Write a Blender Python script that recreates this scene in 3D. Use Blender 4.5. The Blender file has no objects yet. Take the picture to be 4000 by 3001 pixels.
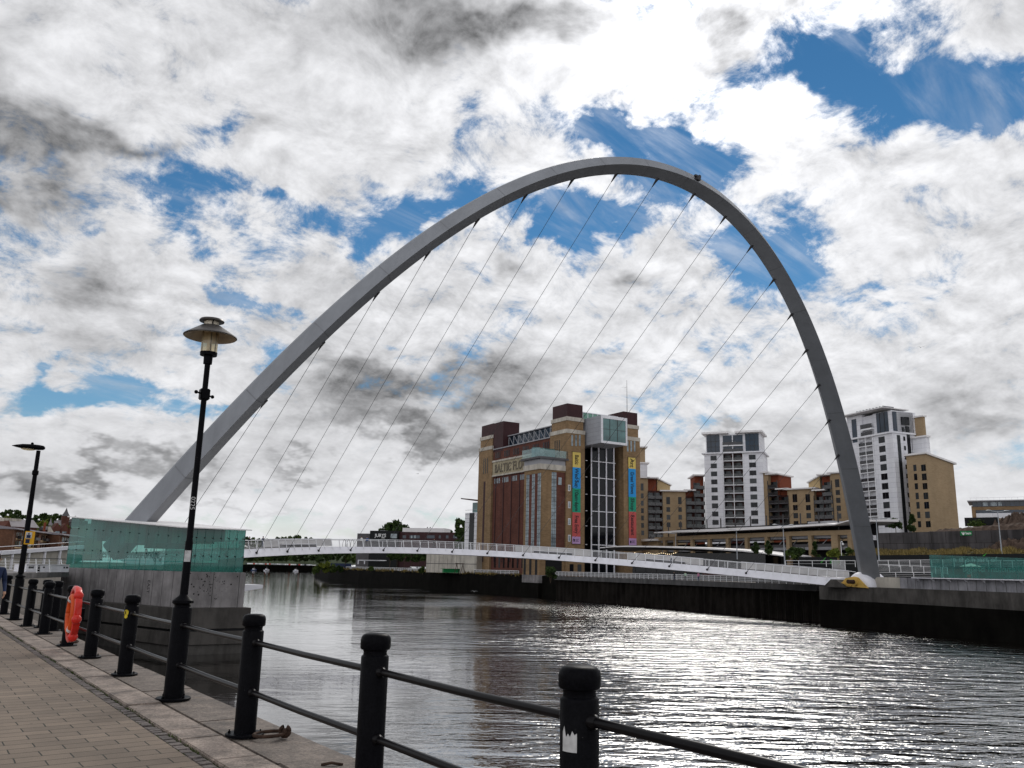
import bpy, bmesh, math, random
import numpy as np
from mathutils import Vector, Matrix
random.seed(7)
rng = np.random.default_rng(11)
scene = bpy.context.scene
COL = scene.collection

# ------------------------------------------------------------------ camera
# The photograph is 4000 px wide; at()/onz()/onplane() turn a measured pixel into a point on a real
# surface of the place (water level, a wall plane, a given distance), in metres.
FPX = 3276.0
EYE = np.array([0.0, 0.0, 1.65])
up = np.array([325.0, -14800.0, FPX]); up /= np.linalg.norm(up)
uy = -(up[0] * (-439.0 - 2000.0) + up[2] * FPX) / up[1]
yv = np.array([-439.0 - 2000.0, uy, FPX]); yv /= np.linalg.norm(yv)
xv = np.cross(yv, up)
RW = np.array([xv, yv, up])                       # rows: world axes in camera coordinates (x right, y down, z forward)
FWD = RW[:, 2]
def ray(x, y): return RW @ np.array([x - 2000.0, y - 1500.0, FPX])
def at(x, y, d):
    r = ray(x, y); return EYE + r * (d / (r @ FWD))
def onz(x, y, z):
    r = ray(x, y); return EYE + r * ((z - EYE[2]) / r[2])
def onplane(x, y, p, n):
    r = ray(x, y); return EYE + r * (np.dot(np.asarray(p) - EYE, n) / np.dot(r, n))
def onwall(x, y, p0, p1):                         # vertical plane through two ground points
    d = np.array([p1[0] - p0[0], p1[1] - p0[1], 0.0]); n = np.array([-d[1], d[0], 0.0])
    return onplane(x, y, np.array([p0[0], p0[1], 0.0]), n)

cam_data = bpy.data.cameras.new('camera'); cam = bpy.data.objects.new('camera', cam_data); COL.objects.link(cam)
cam_data.sensor_width = 36.0; cam_data.lens = 36.0 * FPX / 4000.0
cam_data.clip_start = 0.1; cam_data.clip_end = 6000.0
M = Matrix.Identity(4)
for i in range(3):
    M[i][0] = RW[i][0]; M[i][1] = -RW[i][1]; M[i][2] = -RW[i][2]; M[i][3] = EYE[i]
cam.matrix_world = M
scene.camera = cam

# ------------------------------------------------------------------ render look
scene.view_settings.view_transform = 'Standard'
scene.view_settings.look = 'None'
scene.view_settings.exposure = 0.0
scene.view_settings.gamma = 1.0
scene.cycles.max_bounces = 4
scene.cycles.diffuse_bounces = 2
scene.cycles.transparent_max_bounces = 24
scene.cycles.caustics_reflective = False
scene.cycles.caustics_refractive = False

# ------------------------------------------------------------------ sky, clouds and sun
SUNDIR = ray(2780, -60); SUNDIR = SUNDIR / np.linalg.norm(SUNDIR)
sun_el = math.asin(SUNDIR[2]); sun_az = math.atan2(SUNDIR[0], SUNDIR[1])
world = bpy.data.worlds.new('World'); scene.world = world; world.use_nodes = True
nt = world.node_tree; nt.nodes.clear()
def N(kind, **kw):
    n = nt.nodes.new(kind)
    for k, v in kw.items(): setattr(n, k, v)
    return n
def setin(n, i, v):
    if isinstance(v, bpy.types.NodeSocket): nt.links.new(v, n.inputs[i])
    else: n.inputs[i].default_value = v
def mth(op, a, b=0.0, c=0.0, clamp=False):
    n = N('ShaderNodeMath', operation=op, use_clamp=clamp); setin(n, 0, a); setin(n, 1, b); setin(n, 2, c); return n.outputs[0]
def vm(op, a, b=None):
    n = N('ShaderNodeVectorMath', operation=op); setin(n, 0, a)
    if b is not None: setin(n, 3 if op == 'SCALE' else 1, b)
    return n.outputs['Value' if op in ('DOT_PRODUCT', 'LENGTH') else 'Vector']
def noise(vec, scale, detail, rough, dist=0.0, col=False):
    n = N('ShaderNodeTexNoise'); setin(n, 'Vector', vec); setin(n, 'Scale', scale); setin(n, 'Detail', detail)
    setin(n, 'Roughness', rough); setin(n, 'Distortion', dist); return n.outputs['Color' if col else 'Fac']
def smooth(v, lo, hi):
    n = N('ShaderNodeMapRange', interpolation_type='SMOOTHERSTEP'); setin(n, 0, v); setin(n, 1, lo); setin(n, 2, hi); return n.outputs[0]
def mixc(f, a, b):
    n = N('ShaderNodeMix', data_type='RGBA'); setin(n, 0, f); setin(n, 6, a); setin(n, 7, b); return n.outputs[2]

tc = N('ShaderNodeTexCoord').outputs['Generated']
sep = N('ShaderNodeSeparateXYZ'); setin(sep, 0, tc)
dz = mth('MAXIMUM', mth('ADD', sep.outputs[2], 0.42), 0.20)
comb = N('ShaderNodeCombineXYZ'); setin(comb, 0, mth('DIVIDE', sep.outputs[0], dz)); setin(comb, 1, mth('DIVIDE', sep.outputs[1], dz)); setin(comb, 2, 0.37)
P = comb.outputs[0]
wcol = noise(P, 3.4, 5.0, 0.62, 0.0, True)
warp = vm('SCALE', vm('SUBTRACT', wcol, (0.5, 0.5, 0.5)), 0.24)
D = vm('ADD', tc, warp)
# cloud masses sit at fixed compass directions: a chart of the sky round the view to the south-east
HV = FWD / np.linalg.norm(FWD); H1 = np.cross(HV, [0, 0, 1.0]); H1 /= np.linalg.norm(H1); H2 = np.cross(H1, HV)
dn = mth('MAXIMUM', vm('DOT_PRODUCT', D, tuple(HV)), 0.25)
ch = N('ShaderNodeCombineXYZ'); setin(ch, 0, mth('DIVIDE', vm('DOT_PRODUCT', D, tuple(H1)), dn)); setin(ch, 1, mth('DIVIDE', vm('DOT_PRODUCT', D, tuple(H2)), dn))
CH = ch.outputs[0]
def blob(cx, cy, rx, ry, w, acc):
    c = ray(cx, cy); u = (c @ H1) / (c @ HV); v = (c @ H2) / (c @ HV)
    sx, sy = 0.9 * FPX / rx, 0.9 * FPX / ry
    n = N('ShaderNodeVectorMath', operation='MULTIPLY_ADD'); setin(n, 0, CH); setin(n, 1, (sx, sy, 0)); setin(n, 2, (-u * sx, -v * sy, 0))
    q = vm('DOT_PRODUCT', n.outputs[0], n.outputs[0])
    return mth('MULTIPLY_ADD', mth('POWER', 0.36788, q), w, acc)
def blobs(lst):
    s = 0.0
    for b in lst: s = blob(*b, s)
    return s
HOLES = [(868,425,75,110,1.0),(770,735,150,85,1.0),(1075,795,95,42,1.0),(1440,850,190,105,1.5),(1720,810,170,60,1.1),(1400,985,90,70,.9),
 (2420,480,270,60,1.25),(2720,560,240,90,1.15),(2620,440,170,55,.8),(2290,880,180,85,1.3),(2500,840,190,110,1.3),(2760,660,180,120,1.1),
 (3150,270,200,80,1.2),(3500,290,360,150,1.6),(3740,420,250,110,1.2),(3900,250,200,110,1.1),(3090,880,200,130,1.4),(3360,740,220,55,1.0),
 (2870,900,120,110,1.1),(3060,1070,130,70,1.0),(3520,1085,60,45,.8),(2600,1330,150,35,.7),(3400,1180,200,25,.5),
 (330,1590,260,75,1.2),(100,1600,120,60,.9),(900,1290,100,60,.9),(1060,1320,130,45,.8),(1000,1480,130,60,.8),(780,1640,170,40,.8),
 (110,1470,70,60,.8),(430,850,40,50,.5),(1540,1290,90,28,.7),(360,405,90,22,.5),(1480,360,60,50,.5),(1800,480,45,80,.5),(2250,600,45,40,.7),(300,860,60,50,.4)]
PUFFS = [(1900,0,600,150,.9),(2930,60,180,160,.6),(3150,540,190,230,1.1),(2350,230,420,220,.9),(3620,760,420,190,.7),(1700,1150,350,200,.5),(1500,480,600,250,.6),(520,1830,330,110,.9),
 (2120,900,70,55,1.0),(3470,190,120,80,.6),(3500,790,160,45,.7),(2700,1000,330,140,.8),(3650,1150,420,200,.6),(600,250,600,200,.5),(2380,610,150,70,.8),
 (2000,1900,1500,110,.7),(3100,1480,700,160,.7),(450,1160,400,160,.5),(1000,600,150,90,.4)]
DARKS = [(150,560,330,120,1.2),(0,640,260,190,.9),(560,540,220,45,.8),(1700,20,400,150,1.15),(2230,10,380,110,1.0),(2930,70,170,190,1.35),
 (1620,1500,290,110,1.3),(1480,1460,120,80,.5),(1860,1330,170,70,.6),(1620,1720,330,45,.9),(1250,1640,180,40,.4),(300,1090,260,120,.6),
 (220,1350,210,110,.6),(100,1560,110,55,.6),(250,1925,330,45,1.0),(640,1890,170,50,.8),(3900,1640,230,100,.7),(2960,1775,180,28,.6),
 (2480,1110,70,50,.6),(2060,1090,60,90,.6),(1900,1080,160,80,.5),(900,2010,240,28,.5),(1250,1890,180,28,.6),(560,1760,110,40,.4),(2450,1600,250,60,.35),(3500,1450,400,30,.25),(40,330,260,200,.5)]
holes = blobs(HOLES); puffs = blobs(PUFFS); darks = blobs(DARKS)
n1 = noise(P, 2.4, 9.0, 0.60, 0.3)
n2 = noise(P, 11.0, 7.0, 0.70, 0.3)
offs = (SUNDIR[0] * 0.04, SUNDIR[1] * 0.04, 0.0)
n2b = noise(vm('ADD', P, offs), 11.0, 4.0, 0.64, 0.3)
el_f = smooth(sep.outputs[2], -0.02, 0.34)
n2s = mth('MULTIPLY', mth('SUBTRACT', n2, 0.5), mth('MULTIPLY_ADD', el_f, 0.62, 0.42))
n1s = mth('SUBTRACT', n1, 0.5)
def puff(scale, seed):
    v = N('ShaderNodeTexVoronoi', feature='SMOOTH_F1'); setin(v, 'Vector', vm('ADD', vm('ADD', P, (seed, seed * 1.7, 0.0)), vm('SCALE', vm('SUBTRACT', wcol, (0.5, 0.5, 0.5)), 0.30))); setin(v, 'Scale', scale); setin(v, 'Smoothness', 0.7); setin(v, 'Randomness', 1.0)
    return mth('SUBTRACT', 0.42, v.outputs['Distance'])
pf = mth('ADD', mth('MULTIPLY', puff(7.0, 0.0), 0.55), mth('MULTIPLY', puff(17.0, 3.1), 0.32))
cov = mth('ADD', mth('MULTIPLY_ADD', n2s, 1.15, mth('MULTIPLY_ADD', pf, 0.55, mth('MULTIPLY_ADD', n1s, 1.2, 0.50))), mth('MULTIPLY', mth('SUBTRACT', puffs, holes), 0.275))
mask = smooth(cov, 0.12, 0.50)
haze_lo = smooth(sep.outputs[2], 0.13, 0.0)
cv = N('ShaderNodeMapping'); setin(cv, 'Vector', P); cv.inputs['Rotation'].default_value = (0, 0, 0.9); cv.inputs['Scale'].default_value = (1.0, 4.0, 1.0)
veil = smooth(noise(cv.outputs[0], 3.0, 6.0, 0.6, 0.6), 0.42, 0.80)
mask = mth('MAXIMUM', mask, mth('MAXIMUM', mth('MULTIPLY', veil, 0.40), mth('MULTIPLY', haze_lo, 0.85)))
# cloud tone: bright, with grey in thick places and on the sides turned from the sun
relief = mth('MULTIPLY', mth('SUBTRACT', n2, n2b), mth('MULTIPLY_ADD', el_f, 0.75, 0.15))
thick = smooth(mth('ADD', mth('MULTIPLY', darks, 0.52), mth('MULTIPLY_ADD', n1s, 1.55, mth('MULTIPLY_ADD', n2s, 0.22, mth('MULTIPLY_ADD', puffs, -0.07, 0.22)))), 0.06, 0.98)
tone = mth('SUBTRACT', 0.90, mth('MULTIPLY', thick, 0.62))
tone = mth('ADD', tone, mth('MULTIPLY_ADD', pf, 0.26, mth('ADD', relief, mth('MULTIPLY', n2s, 0.26))))
sunglow = vm('DOT_PRODUCT', tc, tuple(SUNDIR))
tone = mth('MAXIMUM', mth('MINIMUM', mth('ADD', tone, mth('MULTIPLY', haze_lo, 0.10)), 1.06), 0.16)
# clouds are far brighter round the veiled sun; unseen clouds opposite it are brightened to light the facades
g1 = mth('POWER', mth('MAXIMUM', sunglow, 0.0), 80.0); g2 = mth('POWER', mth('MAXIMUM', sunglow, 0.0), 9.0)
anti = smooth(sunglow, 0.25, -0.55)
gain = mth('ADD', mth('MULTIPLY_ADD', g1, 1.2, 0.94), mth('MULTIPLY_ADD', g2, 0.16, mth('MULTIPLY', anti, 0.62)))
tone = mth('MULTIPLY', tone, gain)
ccol = N('ShaderNodeCombineColor'); setin(ccol, 0, mth('MULTIPLY', tone, 8.7)); setin(ccol, 1, mth('MULTIPLY', tone, 8.75)); setin(ccol, 2, mth('MULTIPLY', tone, 9.0))
sky = N('ShaderNodeTexSky', sky_type='NISHITA'); sky.sun_disc = False; sky.sun_elevation = sun_el; sky.sun_rotation = sun_az
sky.air_density = 1.0; sky.dust_density = 0.0; sky.ozone_density = 2.5
hsv = N('ShaderNodeHueSaturation'); setin(hsv, 'Hue', 0.494); setin(hsv, 'Saturation', 1.26); setin(hsv, 'Value', 0.72); setin(hsv, 'Color', sky.outputs[0])
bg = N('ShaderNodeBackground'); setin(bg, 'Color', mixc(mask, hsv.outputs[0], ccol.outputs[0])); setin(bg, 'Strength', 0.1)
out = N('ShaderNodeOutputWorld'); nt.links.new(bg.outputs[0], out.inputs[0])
world.cycles.sampling_method = 'MANUAL'; world.cycles.sample_map_resolution = 1024

sl = bpy.data.lights.new('sun', 'SUN'); sl.energy = 1.35; sl.angle = math.radians(22); sl.color = (1.0, 0.95, 0.88)
so = bpy.data.objects.new('sun', sl); COL.objects.link(so)
so.rotation_euler = Vector(-SUNDIR).to_track_quat('-Z', 'Y').to_euler()
# ------------------------------------------------------------------ helpers
def world_of(o):
    m = Matrix.Identity(4)
    while o is not None:
        m = Matrix.Translation(o.location) @ o.rotation_euler.to_matrix().to_4x4() @ Matrix.Diagonal((*o.scale, 1)) @ m
        o = o.parent
    return m
def tag(o, label=None, cat=None, group=None, kind=None):
    if label: o['label'] = label
    if cat: o['category'] = cat
    if group: o['group'] = group
    if kind: o['kind'] = kind
    return o
def thing(name, label, cat, loc=(0, 0, 0), rz=0.0, group=None):
    o = bpy.data.objects.new(name, None); COL.objects.link(o); o.empty_display_size = 0.2
    o.location = Vector([float(c) for c in loc]); o.rotation_euler = (0, 0, rz)
    return tag(o, label, cat, group)
class MB:
    def __init__(s): s.v = []; s.f = []; s.m = []
    def add(s, vs, fs, m=0):
        b = len(s.v); s.v += [tuple(float(c) for c in p) for p in vs]; s.f += [tuple(b + i for i in f) for f in fs]; s.m += [m] * len(fs); return s
    def box(s, x0, x1, y0, y1, z0, z1, m=0):
        vs = [(x, y, z) for z in (z0, z1) for y in (y0, y1) for x in (x0, x1)]
        return s.add(vs, [(0, 2, 3, 1), (4, 5, 7, 6), (0, 1, 5, 4), (1, 3, 7, 5), (3, 2, 6, 7), (2, 0, 4, 6)], m)
    def obox(s, p, u, v, w, m=0):                 # corner p and three edge vectors
        p, u, v, w = map(np.asarray, (p, u, v, w))
        vs = [p + a * u + b * v + c * w for c in (0, 1) for b in (0, 1) for a in (0, 1)]
        return s.add(vs, [(0, 2, 3, 1), (4, 5, 7, 6), (0, 1, 5, 4), (1, 3, 7, 5), (3, 2, 6, 7), (2, 0, 4, 6)], m)
    def prism(s, pts, z0, z1, m=0):               # plan polygon between two heights (numbers or one per point)
        n = len(pts); a = z0 if hasattr(z0, '__len__') else [z0] * n; b = z1 if hasattr(z1, '__len__') else [z1] * n
        vs = [(p[0], p[1], a[i]) for i, p in enumerate(pts)] + [(p[0], p[1], b[i]) for i, p in enumerate(pts)]
        return s.add(vs, [tuple(range(n))[::-1], tuple(range(n, 2 * n))] + [(i, (i + 1) % n, n + (i + 1) % n, n + i) for i in range(n)], m)
    def ext(s, pts, vec, m=0):                    # any polygon pushed along a vector
        pts = [np.asarray(p, float) for p in pts]; n = len(pts); vec = np.asarray(vec, float)
        vs = pts + [p + vec for p in pts]
        return s.add(vs, [tuple(range(n))[::-1], tuple(range(n, 2 * n))] + [(i, (i + 1) % n, n + (i + 1) % n, n + i) for i in range(n)], m)
    def loft(s, rings, caps=True, closed=True, m=0):
        n = len(rings[0]); vs = [p for r in rings for p in r]; fs = []
        for i in range(len(rings) - 1):
            for j in range(n if closed else n - 1):
                k = (j + 1) % n; fs.append((i * n + j, i * n + k, (i + 1) * n + k, (i + 1) * n + j))
        if caps and closed: fs += [tuple(range(n))[::-1], tuple((len(rings) - 1) * n + j for j in range(n))]
        return s.add(vs, fs, m)
    def tube(s, pts, r, n=8, m=0):
        pts = [np.asarray(p, float) for p in pts]; rs = r if hasattr(r, '__len__') else [r] * len(pts); rings = []
        ref = None
        for i, p in enumerate(pts):
            t = pts[min(i + 1, len(pts) - 1)] - pts[max(i - 1, 0)]; t = t / (np.linalg.norm(t) + 1e-12)
            if ref is None: ref = np.array([0, 0, 1.0]) if abs(t[2]) < 0.9 else np.array([1.0, 0, 0])
            a = np.cross(t, ref); a /= np.linalg.norm(a); b = np.cross(t, a); ref = -b if False else ref
            rings.append([p + rs[i] * (math.cos(q) * a + math.sin(q) * b) for q in [2 * math.pi * k / n for k in range(n)]])
        return s.loft(rings, m=m)
    def lathe(s, prof, c=(0, 0, 0), n=24, m=0):
        rings = [[(c[0] + r * math.cos(2 * math.pi * k / n), c[1] + r * math.sin(2 * math.pi * k / n), c[2] + z) for k in range(n)] for r, z in prof]
        return s.loft(rings, m=m)
    def ball(s, c, r, n=10, m=0, sq=(1, 1, 1)):
        prof = [(max(1e-4, math.sin(math.pi * i / n)), -math.cos(math.pi * i / n)) for i in range(n + 1)]
        rings = [[(c[0] + sq[0] * r * q * math.cos(2 * math.pi * k / (n + 2)), c[1] + sq[1] * r * q * math.sin(2 * math.pi * k / (n + 2)), c[2] + sq[2] * r * z) for k in range(n + 2)] for q, z in prof]
        return s.loft(rings, m=m)
    def build(s, name, mats, parent=None, smooth=False, world=False, label=None, cat=None, group=None, kind=None, bevel=0.0):
        me = bpy.data.meshes.new(name)
        vs = s.v
        if world and parent is not None:
            inv = np.array(world_of(parent).inverted()); A = np.array(vs); vs = (A @ inv[:3, :3].T + inv[:3, 3]).tolist()
        me.from_pydata(vs, [], s.f)
        mats = mats if isinstance(mats, (list, tuple)) else [mats]
        for mm in mats: me.materials.append(mm)
        if len(mats) > 1: me.polygons.foreach_set('material_index', s.m)
        bm = bmesh.new(); bm.from_mesh(me); bmesh.ops.recalc_face_normals(bm, faces=bm.faces)
        if bevel > 0: bmesh.ops.bevel(bm, geom=list(bm.edges), offset=bevel, segments=2, affect='EDGES', clamp_overlap=True)
        bm.to_mesh(me); bm.free()
        if smooth:
            me.polygons.foreach_set('use_smooth', [True] * len(me.polygons))
            if smooth == 'auto':
                me.set_sharp_from_angle(angle=math.radians(38))
        o = bpy.data.objects.new(name, me); COL.objects.link(o)
        if parent is not None: o.parent = parent
        return tag(o, label, cat, group, kind)
def loose(name, mats, mb, **kw): return mb.build(name, mats, **kw)
def raw(name, vs, fs, mat, parent=None, **kw):     # many leaf faces: no normal fixing
    me = bpy.data.meshes.new(name); me.from_pydata(vs, [], fs); me.materials.append(mat)
    o = bpy.data.objects.new(name, me); COL.objects.link(o)
    if parent is not None: o.parent = parent
    return tag(o, **kw)
def copy_part(src, parent, loc=None, rz=None):
    c = src.copy(); COL.objects.link(c); c.parent = parent
    if loc is not None: c.location = loc
    if rz is not None: c.rotation_euler = (0, 0, rz)
    return c
def copy_tree(o, parent=None, **props):
    c = o.copy(); COL.objects.link(c); c.parent = parent
    for k, v in props.items(): c[k] = v
    for ch in list(o.children): copy_tree(ch, c)
    return c
dg = bpy.context.evaluated_depsgraph_get()
def text(name, body, size, mat, origin, right, upv, parent=None, depth=0.03, align='LEFT', mirror=False, bold=0.0, spacing=1.0, squash=1.0):
    cu = bpy.data.curves.new(name, 'FONT'); cu.body = body; cu.size = size; cu.extrude = depth; cu.align_x = align; cu.offset = bold; cu.space_character = spacing
    cu.resolution_u = 3
    t = bpy.data.objects.new(name + '_curve', cu); COL.objects.link(t); bpy.context.view_layer.update()
    me = bpy.data.meshes.new_from_object(t.evaluated_get(bpy.context.evaluated_depsgraph_get()))
    bpy.data.objects.remove(t)
    r = np.asarray(right, float); r = r / np.linalg.norm(r); u = np.asarray(upv, float); u = u / np.linalg.norm(u); n = np.cross(r, u)
    if mirror: r = -r
    o3 = np.asarray(origin, float)
    vs = np.array([v.co[:] for v in me.vertices]); W = o3 + vs[:, :1] * squash * r + vs[:, 1:2] * u + vs[:, 2:] * n
    if parent is not None:
        inv = np.array(world_of(parent).inverted()); W = W @ inv[:3, :3].T + inv[:3, 3]
    me.vertices.foreach_set('co', W.ravel()); me.materials.clear(); me.materials.append(mat); me.name = name
    o = bpy.data.objects.new(name, me); COL.objects.link(o)
    if parent is not None: o.parent = parent
    return o

# ------------------------------------------------------------------ materials
def new_mat(name):
    m = bpy.data.materials.new(name); m.use_nodes = True; t = m.node_tree
    b = t.nodes['Principled BSDF']; return m, t, b
def L(t, a, b): t.links.new(a, b)
def mat(name, col, rough=0.6, metal=0.0, var=0.18, scale=1.5, bump=0.0, bscale=None, spec=0.18, streak=0.0, fine=0.0, fscale=30.0, coat=0.0, chips=0.0, objrand=0.0):
    """Principled with mottled colour, optional vertical streaks of dirt and a fine grain."""
    m, t, b = new_mat(name); n = t.nodes
    tc = n.new('ShaderNodeTexCoord')
    ns = n.new('ShaderNodeTexNoise'); ns.inputs['Scale'].default_value = scale; ns.inputs['Detail'].default_value = 6; ns.inputs['Roughness'].default_value = 0.62
    L(t, tc.outputs['Object'], ns.inputs['Vector'])
    mr = n.new('ShaderNodeMapRange'); mr.inputs[1].default_value = 0.28; mr.inputs[2].default_value = 0.72; mr.inputs[3].default_value = 1 - var; mr.inputs[4].default_value = 1 + var
    L(t, ns.outputs['Fac'], mr.inputs[0]); last = mr.outputs[0]
    if streak > 0:
        mp = n.new('ShaderNodeMapping'); mp.inputs['Scale'].default_value = (0.45, 0.45, 0.10); L(t, tc.outputs['Object'], mp.inputs[0])
        s2 = n.new('ShaderNodeTexNoise'); s2.inputs['Scale'].default_value = 1.3; s2.inputs['Detail'].default_value = 7; s2.inputs['Roughness'].default_value = 0.7; L(t, mp.outputs[0], s2.inputs['Vector'])
        m2 = n.new('ShaderNodeMapRange'); m2.inputs[1].default_value = 0.36; m2.inputs[2].default_value = 0.60; m2.inputs[3].default_value = 1 - streak; m2.inputs[4].default_value = 1.0; L(t, s2.outputs['Fac'], m2.inputs[0])
        x = n.new('ShaderNodeMath'); x.operation = 'MULTIPLY'; L(t, last, x.inputs[0]); L(t, m2.outputs[0], x.inputs[1]); last = x.outputs[0]
    if fine > 0:
        s3 = n.new('ShaderNodeTexNoise'); s3.inputs['Scale'].default_value = fscale; s3.inputs['Detail'].default_value = 3; L(t, tc.outputs['Object'], s3.inputs['Vector'])
        m3 = n.new('ShaderNodeMapRange'); m3.inputs[1].default_value = 0.3; m3.inputs[2].default_value = 0.7; m3.inputs[3].default_value = 1 - fine; m3.inputs[4].default_value = 1 + fine; L(t, s3.outputs['Fac'], m3.inputs[0])
        x = n.new('ShaderNodeMath'); x.operation = 'MULTIPLY'; L(t, last, x.inputs[0]); L(t, m3.outputs[0], x.inputs[1]); last = x.outputs[0]
    vmn = n.new('ShaderNodeVectorMath'); vmn.operation = 'SCALE'; vmn.inputs[0].default_value = col; L(t, last, vmn.inputs['Scale'])
    colout = vmn.outputs[0]
    if objrand > 0:                                                   # some panes catch a curtain or a blind
        oi = n.new('ShaderNodeObjectInfo'); orr = n.new('ShaderNodeMapRange'); orr.inputs[1].default_value = 0.55; orr.inputs[2].default_value = 1.0; orr.inputs[3].default_value = 0.0; orr.inputs[4].default_value = objrand; L(t, oi.outputs['Random'], orr.inputs[0])
        mo = n.new('ShaderNodeMix'); mo.data_type = 'RGBA'; L(t, orr.outputs[0], mo.inputs[0]); L(t, colout, mo.inputs[6]); mo.inputs[7].default_value = (0.10, 0.11, 0.115, 1); colout = mo.outputs[2]
    if chips > 0:                                                     # chipped and rubbed paint
        cn = n.new('ShaderNodeTexNoise'); cn.inputs['Scale'].default_value = 26; cn.inputs['Detail'].default_value = 7; cn.inputs['Roughness'].default_value = 0.72; L(t, tc.outputs['Object'], cn.inputs['Vector'])
        cr = n.new('ShaderNodeMapRange'); cr.inputs[1].default_value = 0.685; cr.inputs[2].default_value = 0.72; cr.inputs[3].default_value = 0.0; cr.inputs[4].default_value = chips; L(t, cn.outputs['Fac'], cr.inputs[0])
        mo = n.new('ShaderNodeMix'); mo.data_type = 'RGBA'; L(t, cr.outputs[0], mo.inputs[0]); L(t, colout, mo.inputs[6]); mo.inputs[7].default_value = (0.11, 0.105, 0.10, 1); colout = mo.outputs[2]
    L(t, colout, b.inputs['Base Color'])
    b.inputs['Roughness'].default_value = rough; b.inputs['Metallic'].default_value = metal; b.inputs['Specular IOR Level'].default_value = spec
    if coat: b.inputs['Coat Weight'].default_value = coat
    if bump > 0:
        nb = n.new('ShaderNodeTexNoise'); nb.inputs['Scale'].default_value = bscale or scale * 6; nb.inputs['Detail'].default_value = 5; L(t, tc.outputs['Object'], nb.inputs['Vector'])
        bp = n.new('ShaderNodeBump'); bp.inputs['Strength'].default_value = bump; bp.inputs['Distance'].default_value = 0.02; L(t, nb.outputs['Fac'], bp.inputs['Height']); L(t, bp.outputs[0], b.inputs['Normal'])
    return m
def courses(name, c1, c2, mortar, bw=0.9, bh=0.3, rough=0.85, axis='auto', msize=0.02, var=0.15, vscale=0.25, streak=0.15):
    """Brick or panel courses: horizontal run = local x + y, rise = local z."""
    m, t, b = new_mat(name); n = t.nodes
    tc = n.new('ShaderNodeTexCoord'); sp = n.new('ShaderNodeSeparateXYZ'); L(t, tc.outputs['Object'], sp.inputs[0])
    ad = n.new('ShaderNodeMath'); ad.operation = 'ADD'; L(t, sp.outputs[0], ad.inputs[0]); L(t, sp.outputs[1], ad.inputs[1])
    cb = n.new('ShaderNodeCombineXYZ'); L(t, ad.outputs[0], cb.inputs[0]); L(t, sp.outputs[2], cb.inputs[1])
    br = n.new('ShaderNodeTexBrick'); L(t, cb.outputs[0], br.inputs['Vector'])
    br.inputs['Color1'].default_value = (*c1, 1); br.inputs['Color2'].default_value = (*c2, 1); br.inputs['Mortar'].default_value = (*mortar, 1)
    br.inputs['Scale'].default_value = 1.0; br.inputs['Mortar Size'].default_value = msize; br.inputs['Brick Width'].default_value = bw; br.inputs['Row Height'].default_value = bh
    ns = n.new('ShaderNodeTexNoise'); ns.inputs['Scale'].default_value = vscale; ns.inputs['Detail'].default_value = 8; ns.inputs['Roughness'].default_value = 0.65; L(t, tc.outputs['Object'], ns.inputs['Vector'])
    mr = n.new('ShaderNodeMapRange'); mr.inputs[1].default_value = 0.3; mr.inputs[2].default_value = 0.7; mr.inputs[3].default_value = 1 - var; mr.inputs[4].default_value = 1 + var; L(t, ns.outputs['Fac'], mr.inputs[0])
    mp = n.new('ShaderNodeMapping'); mp.inputs['Scale'].default_value = (0.7, 0.7, 0.05); L(t, tc.outputs['Object'], mp.inputs[0])
    s2 = n.new('ShaderNodeTexNoise'); s2.inputs['Scale'].default_value = 1.0; s2.inputs['Detail'].default_value = 6; L(t, mp.outputs[0], s2.inputs['Vector'])
    m2 = n.new('ShaderNodeMapRange'); m2.inputs[1].default_value = 0.35; m2.inputs[2].default_value = 0.62; m2.inputs[3].default_value = 1 - streak; m2.inputs[4].default_value = 1.0; L(t, s2.outputs['Fac'], m2.inputs[0])
    x = n.new('ShaderNodeMath'); x.operation = 'MULTIPLY'; L(t, mr.outputs[0], x.inputs[0]); L(t, m2.outputs[0], x.inputs[1])
    vmn = n.new('ShaderNodeVectorMath'); vmn.operation = 'SCALE'; L(t, br.outputs['Color'], vmn.inputs[0]); L(t, x.outputs[0], vmn.inputs['Scale']); L(t, vmn.outputs[0], b.inputs['Base Color'])
    b.inputs['Roughness'].default_value = rough; b.inputs['Specular IOR Level'].default_value = 0.15
    return m
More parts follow.
